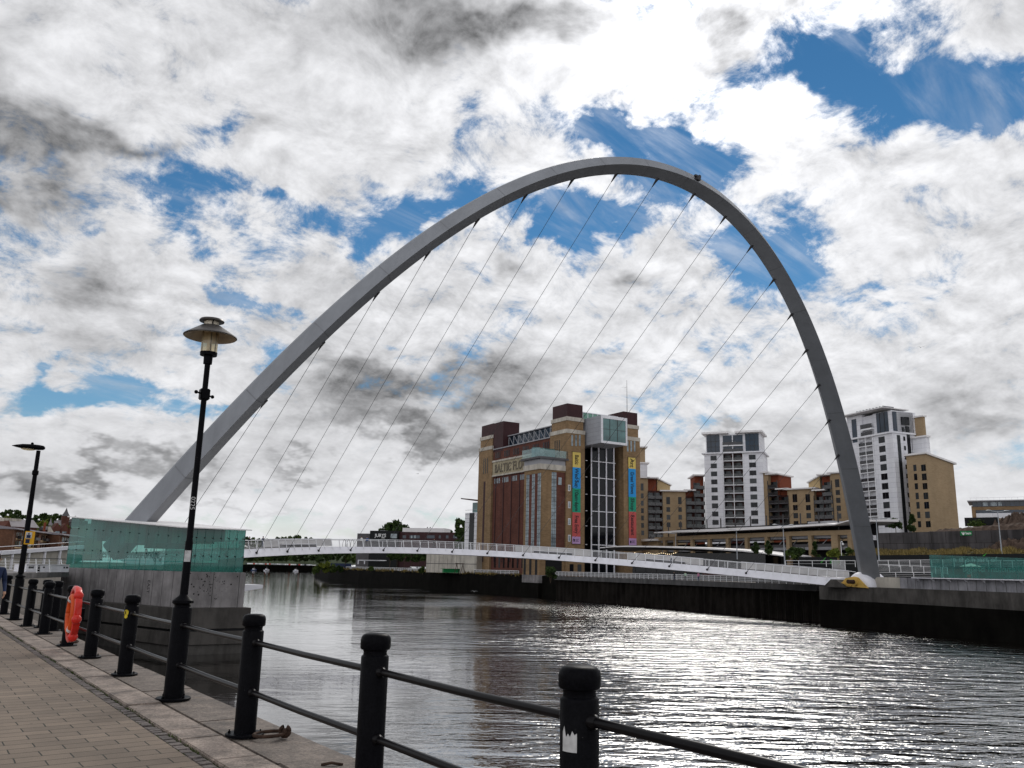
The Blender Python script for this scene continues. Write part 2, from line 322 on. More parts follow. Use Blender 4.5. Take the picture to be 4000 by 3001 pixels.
def glassmat(name, tint, body, bodyfac, rough=0.03, refl=1.0):
    """See-through tinted pane: tint passed through, some body colour, Fresnel reflection."""
    m, t, b = new_mat(name); n = t.nodes; n.remove(b); o = [q for q in n if q.type == 'OUTPUT_MATERIAL'][0]
    tr = n.new('ShaderNodeBsdfTransparent'); tr.inputs[0].default_value = (*tint, 1)
    df = n.new('ShaderNodeBsdfDiffuse'); df.inputs[0].default_value = (*body, 1)
    tcn = n.new('ShaderNodeTexCoord'); ns = n.new('ShaderNodeTexNoise'); ns.inputs['Scale'].default_value = 0.7; ns.inputs['Detail'].default_value = 4; L(t, tcn.outputs['Object'], ns.inputs['Vector'])
    mr = n.new('ShaderNodeMapRange'); mr.inputs[1].default_value = 0.3; mr.inputs[2].default_value = 0.7; mr.inputs[3].default_value = bodyfac * 0.7; mr.inputs[4].default_value = bodyfac * 1.3; L(t, ns.outputs['Fac'], mr.inputs[0])
    mx = n.new('ShaderNodeMixShader'); L(t, mr.outputs[0], mx.inputs[0]); L(t, tr.outputs[0], mx.inputs[1]); L(t, df.outputs[0], mx.inputs[2])
    gl = n.new('ShaderNodeBsdfGlossy'); gl.inputs['Roughness'].default_value = rough
    lw_ = n.new('ShaderNodeLayerWeight'); lw_.inputs[0].default_value = 0.5
    pw = n.new('ShaderNodeMath'); pw.operation = 'POWER'; pw.inputs[1].default_value = 4.0; L(t, lw_.outputs['Facing'], pw.inputs[0])
    fm = n.new('ShaderNodeMath'); fm.operation = 'MULTIPLY_ADD'; fm.inputs[1].default_value = refl * 0.7; fm.inputs[2].default_value = 0.045; L(t, pw.outputs[0], fm.inputs[0])
    m2 = n.new('ShaderNodeMixShader'); L(t, fm.outputs[0], m2.inputs[0]); L(t, mx.outputs[0], m2.inputs[1]); L(t, gl.outputs[0], m2.inputs[2]); L(t, m2.outputs[0], o.inputs[0])
    return m
def leafmat(name, c1, c2):
    m, t, b = new_mat(name); n = t.nodes
    g = n.new('ShaderNodeNewGeometry'); tcn = n.new('ShaderNodeTexCoord')
    ns = n.new('ShaderNodeTexNoise'); ns.inputs['Scale'].default_value = 0.45; ns.inputs['Detail'].default_value = 4; L(t, tcn.outputs['Object'], ns.inputs['Vector'])
    ad = n.new('ShaderNodeMath'); ad.operation = 'MULTIPLY_ADD'; ad.inputs[1].default_value = 0.55; L(t, g.outputs['Random Per Island'], ad.inputs[0])
    sb = n.new('ShaderNodeMath'); sb.operation = 'MULTIPLY_ADD'; sb.inputs[1].default_value = 1.6; sb.inputs[2].default_value = -0.55; L(t, ns.outputs['Fac'], sb.inputs[0]); L(t, sb.outputs[0], ad.inputs[2])
    ad.use_clamp = True
    mx = n.new('ShaderNodeMix'); mx.data_type = 'RGBA'; mx.inputs[6].default_value = (*c1, 1); mx.inputs[7].default_value = (*c2, 1); L(t, ad.outputs[0], mx.inputs[0]); L(t, mx.outputs[2], b.inputs['Base Color'])
    b.inputs['Roughness'].default_value = 0.7; b.inputs['Specular IOR Level'].default_value = 0.2
    return m
def plain(name, col, rough=0.5, metal=0.0): return mat(name, col, rough, metal, var=0.08, scale=3.0)

MT = {}
MT['black_iron'] = mat('black_iron', (0.0045, 0.0045, 0.0058), 0.36, 0.0, var=0.25, scale=9, bump=0.10, bscale=70, spec=0.03, fine=0.3, fscale=60, chips=0.7)
MT['rail_iron'] = mat('rail_iron', (0.006, 0.0055, 0.0065), 0.28, 0.0, var=0.3, scale=14, spec=0.12, chips=0.5)
MT['white_steel'] = mat('white_steel', (0.84, 0.83, 0.88), 0.45, 0.0, var=0.05, scale=0.4, streak=0.10)
MT['white_rail'] = mat('white_rail', (0.74, 0.74, 0.76), 0.4, 0.0, var=0.05)
MT['arch_steel'] = mat('arch_steel', (0.225, 0.235, 0.255), 0.5, 0.0, var=0.10, scale=0.25, streak=0.12)
MT['screen_steel'] = mat('screen_steel', (0.55, 0.53, 0.52), 0.5, 0.3, var=0.12, scale=0.6, streak=0.15)
MT['cable'] = plain('cable_steel', (0.05, 0.05, 0.055), 0.45, 0.5)
MT['yellow_steel'] = mat('yellow_steel', (0.62, 0.40, 0.10), 0.5, var=0.15, scale=1.5, streak=0.2)
MT['dark_steel'] = plain('dark_steel', (0.05, 0.048, 0.05), 0.5, 0.3)
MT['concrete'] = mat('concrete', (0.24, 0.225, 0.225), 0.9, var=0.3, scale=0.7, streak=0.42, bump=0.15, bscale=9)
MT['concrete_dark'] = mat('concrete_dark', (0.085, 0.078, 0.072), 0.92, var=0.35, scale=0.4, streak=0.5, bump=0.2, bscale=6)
MT['teal_glass'] = glassmat('teal_glass', (0.26, 0.60, 0.54), (0.022, 0.21, 0.18), 0.44, refl=0.75)
MT['teal_edge'] = plain('teal_edge', (0.03, 0.12, 0.11), 0.3)
MT['window_dark'] = mat('window_dark', (0.006, 0.007, 0.010), 0.08, var=0.5, scale=0.35, spec=0.25, objrand=0.55)
MT['window_blue'] = mat('window_blue', (0.014, 0.026, 0.045), 0.06, var=0.5, scale=0.3, spec=0.5)
MT['window_pale'] = mat('window_pale', (0.22, 0.27, 0.30), 0.10, var=0.6, scale=0.5, spec=0.7)
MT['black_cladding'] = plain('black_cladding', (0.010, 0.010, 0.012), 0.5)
MT['tan_brick'] = courses('tan_brick', (0.29, 0.19, 0.105), (0.225, 0.145, 0.078), (0.19, 0.14, 0.09), var=0.18)
MT['pale_brick'] = courses('pale_brick', (0.34, 0.25, 0.155), (0.30, 0.215, 0.13), (0.38, 0.28, 0.17), var=0.10, streak=0.06)
MT['red_brick'] = courses('red_brick', (0.135, 0.052, 0.038), (0.105, 0.040, 0.030), (0.09, 0.05, 0.042), var=0.22)
MT['orange_render'] = mat('orange_render', (0.19, 0.050, 0.026), 0.8, var=0.12, scale=0.5)
MT['maroon_metal'] = mat('maroon_metal', (0.046, 0.018, 0.020), 0.55, var=0.2, scale=0.3, streak=0.25)
MT['white_panel'] = courses('white_panel', (0.74, 0.74, 0.77), (0.70, 0.70, 0.74), (0.40, 0.40, 0.44), bw=7.0, bh=1.45, msize=0.03, var=0.05, streak=0.08, rough=0.6)
MT['cream_stone'] = mat('cream_stone', (0.52, 0.48, 0.42), 0.85, var=0.15, scale=0.4, streak=0.35)
MT['grey_panel'] = courses('grey_panel', (0.36, 0.37, 0.40), (0.33, 0.34, 0.37), (0.14, 0.14, 0.15), bw=3.0, bh=1.3, msize=0.025, var=0.06, streak=0.05, rough=0.4)
MT['tarmac'] = mat('tarmac', (0.07, 0.068, 0.065), 0.9, var=0.2, scale=0.4)
MT['promenade'] = mat('promenade', (0.22, 0.20, 0.18), 0.9, var=0.2, scale=0.4)
MT['roof_white'] = mat('roof_white', (0.72, 0.70, 0.70), 0.5, var=0.06, scale=0.3)
MT['roof_grey'] = mat('roof_grey', (0.30, 0.30, 0.32), 0.7, var=0.12, scale=0.4)
MT['slate'] = mat('slate', (0.10, 0.095, 0.10), 0.8, var=0.2, scale=0.5)
MT['bark'] = mat('bark', (0.07, 0.05, 0.035), 0.9, var=0.3, scale=2)
MT['leaf_dark'] = leafmat('leaf_dark', (0.010, 0.022, 0.007), (0.050, 0.085, 0.018))
MT['leaf_mid'] = leafmat('leaf_mid', (0.016, 0.034, 0.008), (0.085, 0.125, 0.022))
MT['leaf_light'] = leafmat('leaf_light', (0.05, 0.075, 0.012), (0.21, 0.24, 0.035))
MT['leaf_dry'] = leafmat('leaf_dry', (0.07, 0.055, 0.02), (0.26, 0.19, 0.06))
MT['skin'] = plain('skin', (0.42, 0.24, 0.16), 0.6)
MT['hair'] = plain('hair', (0.02, 0.014, 0.01), 0.7)
def cloth(name, c): MT[name] = mat('cloth_' + name, c, 0.85, var=0.15, scale=6)
for nm, c in dict(white=(.72, .72, .72), black=(.012, .012, .014), navy=(.02, .03, .07), blue=(.05, .10, .25), grey=(.15, .15, .16), denim=(.04, .06, .12), pale_green=(.45, .60, .48), pink=(.55, .22, .35), red=(.45, .03, .03)).items(): cloth(nm, c)
# ------------------------------------------------------------------ near quay: paving, setts, granite coping, wall
def paver_mat():
    m, t, b = new_mat('paving_blocks'); n = t.nodes
    tc = n.new('ShaderNodeTexCoord'); mp = n.new('ShaderNodeMapping'); mp.inputs['Location'].default_value = (-0.01, 0.19, 0); L(t, tc.outputs['Object'], mp.inputs[0])
    wz = n.new('ShaderNodeTexNoise'); wz.inputs['Scale'].default_value = 2.5; L(t, tc.outputs['Object'], wz.inputs['Vector'])
    w1 = n.new('ShaderNodeVectorMath'); w1.operation = 'MULTIPLY_ADD'; w1.inputs[1].default_value = (0.022, 0.022, 0); L(t, wz.outputs['Color'], w1.inputs[0]); L(t, mp.outputs[0], w1.inputs[2])
    br = n.new('ShaderNodeTexBrick'); L(t, w1.outputs[0], br.inputs['Vector'])
    br.inputs['Scale'].default_value = 1.0; br.inputs['Brick Width'].default_value = 0.44; br.inputs['Row Height'].default_value = 0.205; br.inputs['Mortar Size'].default_value = 0.007; br.inputs['Mortar Smooth'].default_value = 0.3
    br.inputs['Color1'].default_value = (0.150, 0.114, 0.084, 1); br.inputs['Color2'].default_value = (0.205, 0.156, 0.115, 1); br.inputs['Mortar'].default_value = (0.012, 0.013, 0.006, 1)
    g = n.new('ShaderNodeTexNoise'); g.inputs['Scale'].default_value = 170; g.inputs['Detail'].default_value = 3; L(t, tc.outputs['Object'], g.inputs['Vector'])
    st = n.new('ShaderNodeTexNoise'); st.inputs['Scale'].default_value = 0.9; st.inputs['Detail'].default_value = 7; st.inputs['Roughness'].default_value = 0.65; L(t, tc.outputs['Object'], st.inputs['Vector'])
    r1 = n.new('ShaderNodeMapRange'); r1.inputs[1].default_value = 0.25; r1.inputs[2].default_value = 0.75; r1.inputs[3].default_value = 0.55; r1.inputs[4].default_value = 1.45; L(t, g.outputs['Fac'], r1.inputs[0])
    r2 = n.new('ShaderNodeMapRange'); r2.inputs[1].default_value = 0.3; r2.inputs[2].default_value = 0.7; r2.inputs[3].default_value = 0.72; r2.inputs[4].default_value = 1.2; L(t, st.outputs['Fac'], r2.inputs[0])
    x = n.new('ShaderNodeMath'); x.operation = 'MULTIPLY'; L(t, r1.outputs[0], x.inputs[0]); L(t, r2.outputs[0], x.inputs[1])
    v = n.new('ShaderNodeVectorMath'); v.operation = 'SCALE'; L(t, br.outputs['Color'], v.inputs[0]); L(t, x.outputs[0], v.inputs['Scale']); L(t, v.outputs[0], b.inputs['Base Color'])
    vo = n.new('ShaderNodeTexVoronoi'); vo.inputs['Scale'].default_value = 2.3; L(t, tc.outputs['Object'], vo.inputs['Vector'])      # trodden gum and droppings
    vr = n.new('ShaderNodeMapRange'); vr.inputs[1].default_value = 0.030; vr.inputs[2].default_value = 0.045; vr.inputs[3].default_value = 1.0; vr.inputs[4].default_value = 0.0; L(t, vo.outputs['Distance'], vr.inputs[0])
    vs_ = n.new('ShaderNodeMix'); vs_.data_type = 'RGBA'; vm_ = n.new('ShaderNodeMath'); vm_.operation = 'MULTIPLY'; vm_.inputs[1].default_value = 0.75; L(t, vr.outputs[0], vm_.inputs[0]); L(t, vm_.outputs[0], vs_.inputs[0]); L(t, v.outputs[0], vs_.inputs[6])
    bw = n.new('ShaderNodeMath'); bw.operation = 'GREATER_THAN'; bw.inputs[1].default_value = 0.8; sc_ = n.new('ShaderNodeSeparateColor'); L(t, vo.outputs['Color'], sc_.inputs[0]); L(t, sc_.outputs[0], bw.inputs[0])
    gm = n.new('ShaderNodeMix'); gm.data_type = 'RGBA'; L(t, bw.outputs[0], gm.inputs[0]); gm.inputs[6].default_value = (0.055, 0.048, 0.042, 1); gm.inputs[7].default_value = (0.36, 0.34, 0.32, 1); L(t, gm.outputs[2], vs_.inputs[7])
    L(t, vs_.outputs[2], b.inputs['Base Color'])
    b.inputs['Roughness'].default_value = 0.8
    h = n.new('ShaderNodeMath'); h.operation = 'MULTIPLY_ADD'; h.inputs[1].default_value = -1.0; L(t, br.outputs['Fac'], h.inputs[0])
    g2 = n.new('ShaderNodeMath'); g2.operation = 'MULTIPLY'; g2.inputs[1].default_value = 0.35; L(t, g.outputs['Fac'], g2.inputs[0]); L(t, g2.outputs[0], h.inputs[2])
    bp = n.new('ShaderNodeBump'); bp.inputs['Strength'].default_value = 0.75; bp.inputs['Distance'].default_value = 0.008; L(t, h.outputs[0], bp.inputs['Height']); L(t, bp.outputs[0], b.inputs['Normal'])
    return m
def granite_mat(name, c, moss):
    m, t, b = new_mat(name); n = t.nodes; tc = n.new('ShaderNodeTexCoord')
    def ns(s, d, r=0.6):
        q = n.new('ShaderNodeTexNoise'); q.inputs['Scale'].default_value = s; q.inputs['Detail'].default_value = d; q.inputs['Roughness'].default_value = r; L(t, tc.outputs['Object'], q.inputs['Vector']); return q.outputs['Fac']
    def mrg(v, a, bb, lo, hi):
        q = n.new('ShaderNodeMapRange'); q.inputs[1].default_value = a; q.inputs[2].default_value = bb; q.inputs[3].default_value = lo; q.inputs[4].default_value = hi; L(t, v, q.inputs[0]); return q.outputs[0]
    g = mrg(ns(34, 6, 0.8), 0.3, 0.7, 0.35, 1.6); s = mrg(ns(2.2, 9, 0.75), 0.34, 0.62, 0.30, 1.2)
    x = n.new('ShaderNodeMath'); x.operation = 'MULTIPLY'; L(t, g, x.inputs[0]); L(t, s, x.inputs[1])
    v = n.new('ShaderNodeVectorMath'); v.operation = 'SCALE'; v.inputs[0].default_value = c; L(t, x.outputs[0], v.inputs['Scale'])
    lich = mrg(ns(3.1, 8, 0.75), 0.66 - moss, 0.74 - moss * 0.6, 0, 0.85)
    mx = n.new('ShaderNodeMix'); mx.data_type = 'RGBA'; L(t, lich, mx.inputs[0]); L(t, v.outputs[0], mx.inputs[6]); mx.inputs[7].default_value = (0.17, 0.105, 0.02, 1)
    L(t, mx.outputs[2], b.inputs['Base Color']); b.inputs['Roughness'].default_value = 0.75
    hgt = n.new('ShaderNodeMath'); hgt.operation = 'ADD'; L(t, ns(22, 6, 0.7), hgt.inputs[0]); L(t, ns(4, 4), hgt.inputs[1])
    bp = n.new('ShaderNodeBump'); bp.inputs['Strength'].default_value = 0.9; bp.inputs['Distance'].default_value = 0.02; L(t, hgt.outputs[0], bp.inputs['Height']); L(t, bp.outputs[0], b.inputs['Normal'])
    return m
MT['pavers'] = paver_mat()
MT['granite_in'] = granite_mat('granite_inner', (0.31, 0.25, 0.21), 0.0)
MT['granite_out'] = granite_mat('granite_outer', (0.185, 0.150, 0.125), 0.045)
MT['sett'] = granite_mat('sett_stone', (0.15, 0.125, 0.115), 0.0)
MT['moss_soil'] = mat('moss_soil', (0.030, 0.034, 0.012), 0.95, var=0.6, scale=9, bump=0.6, bscale=60)
MT['moss'] = leafmat('moss_blades', (0.015, 0.026, 0.006), (0.07, 0.10, 0.02))
MT['quay_wall'] = mat('quay_wall_stone', (0.08, 0.075, 0.07), 0.95, var=0.35, scale=0.8, streak=0.4, bump=0.3, bscale=7)

MB().add([(-70, -25, 0), (2.355, -25, 0), (2.355, 120, 0), (-70, 120, 0)], [(0, 1, 2, 3)]).build('paved_quayside', MT['pavers'], kind='structure')
MB().box(2.355, 2.52, -6, 60, -0.25, -0.028).build('sett_bed', MT['moss_soil'], kind='structure')
m = MB(); y = 1.0
while y < 45:
    w = random.uniform(0.085, 0.125)
    x0 = 2.372 + random.uniform(0, .008); x1 = 2.488 + random.uniform(-.01, .008); zt = random.uniform(-0.016, -0.004)
    m.box(x0, x1, y, y + w, -0.1, zt); y += w + random.uniform(0.012, 0.03)
m.build('sett_strip', MT['sett'], kind='structure', bevel=0.008)
vs, fs = [], []
for i in range(2600):                                  # moss and grass blades in the joints beside the coping
    yy = random.uniform(3, 26); cl = math.sin(yy * 3.1) + math.sin(yy * 7.7 + 1) + random.gauss(0, .8)
    if cl < 0.3: continue
    xx = random.choice([2.365, 2.505, 2.505, 2.505]) + random.gauss(0, 0.012); a = random.uniform(0, 6.28); h = random.uniform(.008, .03); w = .006
    b0 = len(vs); vs += [(xx - w * math.cos(a), yy - w * math.sin(a), -0.02), (xx + w * math.cos(a), yy + w * math.sin(a), -0.02), (xx + random.gauss(0, .012), yy + random.gauss(0, .012), -0.015 + h)]; fs.append((b0, b0 + 1, b0 + 2))
raw('moss', vs, fs, MT['moss'], label='green moss growing in the joint beside the granite coping', cat='moss', kind='stuff')
m = MB(); y = -6.6
joints = [7.72, 8.76, 9.28, 11.02, 12.38]
ys = [-5, -3.2, -1.4, 0.3, 2.0, 3.6, 5.0, 6.4] + joints
y = 12.38
while y < 60: y += random.uniform(1.0, 1.9); ys.append(y)
for a, b in zip(ys[:-1], ys[1:]):
    m.box(2.515 + random.uniform(-.006, .006), 2.905, a + 0.007, b - 0.007, -0.3, random.uniform(-0.004, 0.014))
m.build('inner_coping', MT['granite_in'], kind='structure', bevel=0.012)
m = MB(); ys2 = [-5, -2.5, 0.2, 2.6, 4.9, 7.35]; y = 9.65; ys2.append(y)
while y < 60: y += random.uniform(1.6, 2.6); ys2.append(y)
for a, b in zip(ys2[:-1], ys2[1:]):
    m.box(2.93, 3.585 + random.uniform(-.012, .012), a + 0.008, b - 0.008, -0.42, random.uniform(-0.012, 0.006))
m.build('outer_coping', MT['granite_out'], kind='structure', bevel=0.018)
MB().box(2.34, 3.52, -25, 120, -7.5, -0.30).build('quay_wall', MT['quay_wall'], label='dark stone quay wall dropping from the granite coping to the river', cat='quay wall')

# ------------------------------------------------------------------ bollards, rails
BPROF = [(0.0, 0.0), (0.104, 0.0), (0.104, 0.985), (0.100, 0.992), (0.090, 1.000), (0.088, 1.018), (0.093, 1.034), (0.108, 1.040), (0.1145, 1.052), (0.1145, 1.105), (0.109, 1.130), (0.094, 1.147), (0.070, 1.155), (0.0, 1.158)]
BX = 3.09
GB = 'bollards carrying the quay railing'
def bollard_proto(loc, label):
    t = thing('bollard', label, 'bollard', loc, 0, GB)
    MB().lathe(BPROF, n=32).build('post', MT['black_iron'], t, smooth='auto')
    pl = MB().lathe([(0, 0.004), (0.185, 0.004), (0.185, 0.022), (0.178, 0.028), (0.104, 0.030)], n=32).build('base_plate', MT['black_iron'], t, smooth='auto')
    for k in range(4):
        a = math.pi / 4 + k * math.pi / 2; MB().lathe([(0, .028), (.014, .028), (.014, .045), (.007, .046), (.007, .06), (0, .06)], (0.148 * math.cos(a), 0.148 * math.sin(a), 0), 8).build('bolt', MT['black_iron'], pl)
    return t
BOLL = [(3.60, 'nearest black bollard, with a torn white sticker on its shaft'),
        (5.97, 'black bollard standing second from the viewer, bare and unmarked, over bright water'),
        (8.64, 'black bollard with a rusty mooring ring lying at its foot'),
        (13.94, 'black bollard with a round yellow sticker near its top'),
        (16.62, 'black bollard between the lifebuoy and the yellow-stickered bollard'),
        (19.00, 'black bollard half hidden behind the red lifebuoy'),
        (22.10, 'black bollard just left of the lifebuoy, in front of two others'),
        (24.87, 'black bollard next to the slim leaning lamp post'),
        (30.35, 'black bollard at the left edge, beyond the slim lamp post, beside the walker')]
bp = None
for y, lab in BOLL:
    if bp is None: bp = bollard_proto((BX, y, 0), lab); o = bp
    else: o = copy_tree(bp, label=lab); o.location = (BX, y, 0); o.rotation_euler = (0, 0, random.uniform(0, 6.28))
for loc, lab in [((3.40, 23.05, 0), 'black bollard at the quay edge behind the front row, right one of a close pair'), ((3.34, 24.25, 0), 'black bollard at the quay edge, mostly hidden behind two others')]:
    o = copy_tree(bp, label=lab); o.location = loc
# stickers on the shafts
def sticker(name, y, z0, z1, a0, a1, mtl, label, jag=None):
    m = MB(); n = 7; R = 0.1062
    rows = 9 if jag else 2; V = []
    for i in range(rows):
        for j in range(n + 1):
            f = j / n; zt = z1 if not jag else z1 - jag[j % len(jag)]
            zz = z0 + (zt - z0) * i / (rows - 1); a = a0 + (a1 - a0) * f
            V.append((BX + R * math.cos(a), y + R * math.sin(a), zz))
    F = [(i * (n + 1) + j, i * (n + 1) + j + 1, (i + 1) * (n + 1) + j + 1, (i + 1) * (n + 1) + j) for i in range(rows - 1) for j in range(n)]
    m.add(V, F); return m.build(name, mtl, label=label, cat='sticker')
tocam = lambda y: math.atan2(-y, -BX)
MT['sticker_white'] = mat('sticker_white', (0.50, 0.50, 0.50), 0.7, var=0.3, scale=14)
MT['sticker_yellow'] = mat('sticker_yellow', (0.55, 0.42, 0.03), 0.6, var=0.25, scale=30)
a = tocam(3.6)
sticker('sticker', 3.60, 0.735, 0.86, a - 0.95, a - 0.12, MT['sticker_white'], 'torn white paper sticker on the nearest bollard', jag=[0.03, 0.0, 0.055, 0.035, 0.05, 0.02, 0.04, 0.03])
m = MB(); a = tocam(13.94) - 0.75
for c in (0.90, 0.845):
    rr = 0.042 if c > .87 else 0.03
    V = [(BX + 0.1062 * math.cos(a + rr * math.cos(q) / 0.106), 13.94 + 0.1062 * math.sin(a + rr * math.cos(q) / 0.106), c + rr * math.sin(q)) for q in np.linspace(0, 2 * math.pi, 15)[:-1]]
    m.add(V, [tuple(range(14))])
m.build('sticker', MT['sticker_yellow'], label='round yellow sticker on a black bollard shaft', cat='sticker')
m = MB(); a = tocam(3.6)
m.ball((BX + 0.104 * math.cos(a - .35), 3.6 + 0.104 * math.sin(a - .35), 0.945), 0.007, 8)
# rails: one tube each, between neighbouring posts
posts = [(0.95, 'the one beyond the frame'), (3.60, 'nearest'), (5.97, 'second'), (8.64, 'mooring-ring'), (11.25, 'tall lamp post'), (13.94, 'yellow-sticker'), (16.62, 'bare'), (19.00, 'lifebuoy'), (22.10, 'paired'), (24.87, 'lamp-side'), (27.62, 'slim lamp post'), (30.35, 'left-edge')]
span = ['running out past the nearest bollard at the bottom right', 'between the nearest bollard and the bare one after it', 'between the bare second bollard and the mooring-ring bollard', 'between the mooring-ring bollard and the tall lamp post',
        'between the tall lamp post and the yellow-stickered bollard', 'between the yellow-stickered bollard and its left neighbour', 'just right of the lifebuoy, running behind it', 'just left of the lifebuoy', 'between the paired bollard and the next one left',
        'between the slim lamp post and its right neighbour bollard', 'between the slim lamp post and the left-edge bollard']
for i in range(len(posts) - 1):
    y0, y1 = posts[i][0] + 0.09, posts[i + 1][0] - 0.09
    for z, nm in ((0.885, 'upper'), (0.415, 'lower')):
        m = MB().tube([(BX, y0, z), (BX, (y0 + y1) / 2, z - 0.006), (BX, y1, z)], 0.0265, 12)
        for ye, s in ((y0, 1), (y1, -1)):
            m.tube([(BX, ye + s * 0.005, z), (BX, ye + s * 0.03, z), (BX, ye + s * 0.05, z)], [0.042, 0.040, 0.028], 12)
        m.build('guard_rail', MT['rail_iron'], smooth='auto', label=f'{nm} black rail tube {span[i]}', cat='rail', group='rail tubes of the quay railing')
for p, q, lab in [((3.12, 24.85), (3.34, 24.25), 'by the hidden bollard'), ((3.36, 24.2), (3.40, 23.1), 'between the two close bollards at the edge')]:
    for z, nm in ((0.885, 'upper'), (0.415, 'lower')):
        MB().tube([(*p, z), (*q, z)], 0.0265, 10).build('guard_rail', MT['rail_iron'], smooth='auto', label=f'short {nm} black rail {lab}', cat='rail', group='rail tubes of the quay railing')
# mooring rings
MT['rust'] = mat('rusty_iron', (0.045, 0.026, 0.018), 0.8, var=0.5, scale=20, bump=0.4, bscale=60)
def ring(loc, rz, lab, R=0.15):
    t = thing('mooring_ring', lab, 'mooring ring', loc, rz, 'mooring rings on the coping')
    pts = [(R * math.cos(q), R * math.sin(q), 0.03 + 0.008 * math.cos(q)) for q in np.linspace(0, 2 * math.pi, 25)]
    MB().tube(pts, 0.017, 10).build('ring', MT['rust'], t, smooth=True)
    m = MB(); m.tube([(R, 0, 0.0), (R, 0, 0.055), (R + .005, 0, 0.085)], [0.03, 0.032, 0.02], 10)
    pts = [(R + 0.045 * math.cos(q), 0, 0.06 + 0.045 * math.sin(q)) for q in np.linspace(0, 2 * math.pi, 17)]
    m.tube(pts, 0.02, 8).build('eye_bolt', MT['rust'], t, smooth=True)
ring((3.26, 8.42, 0.006), -0.7, 'rusty mooring ring lying on the coping at the third bollard')
ring((3.22, 19.55, 0.006), 1.2, 'dark mooring ring lying on the coping below the lifebuoy', 0.16)
MB().tube([(3.20, 7.05, 0.012), (3.27, 7.00, 0.03), (3.36, 6.97, 0.012)], 0.012, 8).build('coping_cramp', MT['rust'], smooth=True, label='small rusty iron cramp set in the coping near the bottom edge', cat='iron cramp')

# ------------------------------------------------------------------ lamp posts
LPROF = [(0, 0), (0.118, 0), (0.118, 1.085), (0.112, 1.098), (0.098, 1.108), (0.097, 1.124), (0.112, 1.140), (0.128, 1.152), (0.128, 1.182), (0.110, 1.200), (0.060, 1.240), (0.048, 1.262)]
t = thing('lamp_post', 'tall black lamp post with a wide conical lantern, standing in the railing', 'lamp post', (BX, 11.25, 0))
MB().lathe(LPROF + [(0, 1.262)], n=32).build('base', MT['black_iron'], t, smooth='auto')
pl = MB().lathe([(0, 0.004), (0.205, 0.004), (0.205, 0.024), (0.198, 0.030), (0.118, 0.032)], n=32).build('base_plate', MT['black_iron'], t, smooth='auto')
for k in range(4):
    a = k * math.pi / 2 + .5; MB().lathe([(0, .03), (.016, .03), (.016, .05), (.008, .05), (.008, .085), (0, .085)], (.165 * math.cos(a), .165 * math.sin(a), 0), 8).build('bolt', MT['black_iron'], pl)
MB().lathe([(0, 1.255), (0.050, 1.255), (0.048, 1.9), (0.040, 1.93), (0.036, 3.74), (0.036, 4.26), (0, 4.26)], n=20).build('pole', MT['black_iron'], t, smooth='auto')
m = MB().box(-.062, .062, -.055, .055, 3.76, 3.91)
lb = m.build('ladder_bracket', MT['black_iron'], t, bevel=0.012)
m = MB()
for s in (1, -1):
    d = np.array([0.80 * s, 0.60 * s, 0]); c = np.array([0, 0, 3.835])
    m.tube([c + d * 0.05, c + d * 0.16], 0.012, 8); m.ball(c + d * 0.17, 0.025, 8)
m.build('ladder_bar', MT['black_iron'], lb, smooth=True)
MT['lamp_cream'] = mat('lamp_shade_inside', (0.60, 0.54, 0.44), 0.6, var=0.2, scale=9)
MT['lamp_bronze'] = mat('lamp_bronze', (0.085, 0.078, 0.075), 0.4, 0.5, var=0.2, scale=6)
MT['lamp_glass'] = glassmat('lamp_glass', (0.92, 0.84, 0.66), (0.80, 0.68, 0.46), 0.34, refl=0.5)
lan = MB().lathe([(0, 4.25), (0.056, 4.25), (0.058, 4.36), (0.108, 4.365), (0.112, 4.41), (0, 4.42)], n=24).build('lantern_collar', MT['black_iron'], t, smooth='auto')
g = MB(); rr = [[(0.106 * math.cos(2 * math.pi * k / 28), 0.106 * math.sin(2 * math.pi * k / 28), z) for k in range(28)] for z in (4.41, 4.70)]
g.loft(rr, caps=False).build('lantern_glass', MT['lamp_glass'], t, smooth=True)
m = MB(); m.lathe([(0, 4.42), (0.034, 4.42), (0.034, 4.62), (0.02, 4.64), (0, 4.64)], n=12)
m.build('lamp_bulb', MT['lamp_cream'], t, smooth='auto')
m = MB()
for k in range(3):
    a = k * 2 * math.pi / 3 + .4; m.tube([(.098 * math.cos(a), .098 * math.sin(a), 4.40), (.098 * math.cos(a), .098 * math.sin(a), 4.86)], 0.009, 6)
m.build('lantern_struts', MT['black_iron'], t)
sh = MB().lathe([(0.105, 4.785), (0.13, 4.778), (0.345, 4.635), (0.347, 4.627), (0.342, 4.624), (0.13, 4.764), (0.105, 4.770)], n=48)
sh.build('lamp_shade', [MT['lamp_bronze']], t, smooth='auto')
q = MB(); q.loft([[(r * math.cos(2 * math.pi * k / 48), r * math.sin(2 * math.pi * k / 48), z) for k in range(48)] for r, z in [(0.108, 4.758), (0.336, 4.6175)]], caps=False)
q.build('shade_lining', MT['lamp_cream'], t, smooth=True)
MB().lathe([(0, 4.775), (0.095, 4.775), (0.095, 4.835), (0, 4.835)], n=28).build('neck', MT['lamp_cream'], t, smooth='auto')
MB().lathe([(0, 4.835), (0.160, 4.838), (0.163, 4.848), (0.150, 4.868), (0.06, 4.885), (0, 4.888)], n=40).build('top_cap', MT['lamp_bronze'], t, smooth='auto')
text('number_plate', '0225', 0.085, MT['sticker_white'], (BX - 0.041, 11.25 - 0.030, 2.48), (0, 0, -1), (0.80, -0.60, 0) , t, 0.001)
m = MB(); m.box(BX - .055, BX + .02, 11.25 - .055, 11.25 - .046, 1.66, 1.80); m.build('paper_sticker', MT['sticker_white'], t, world=True)

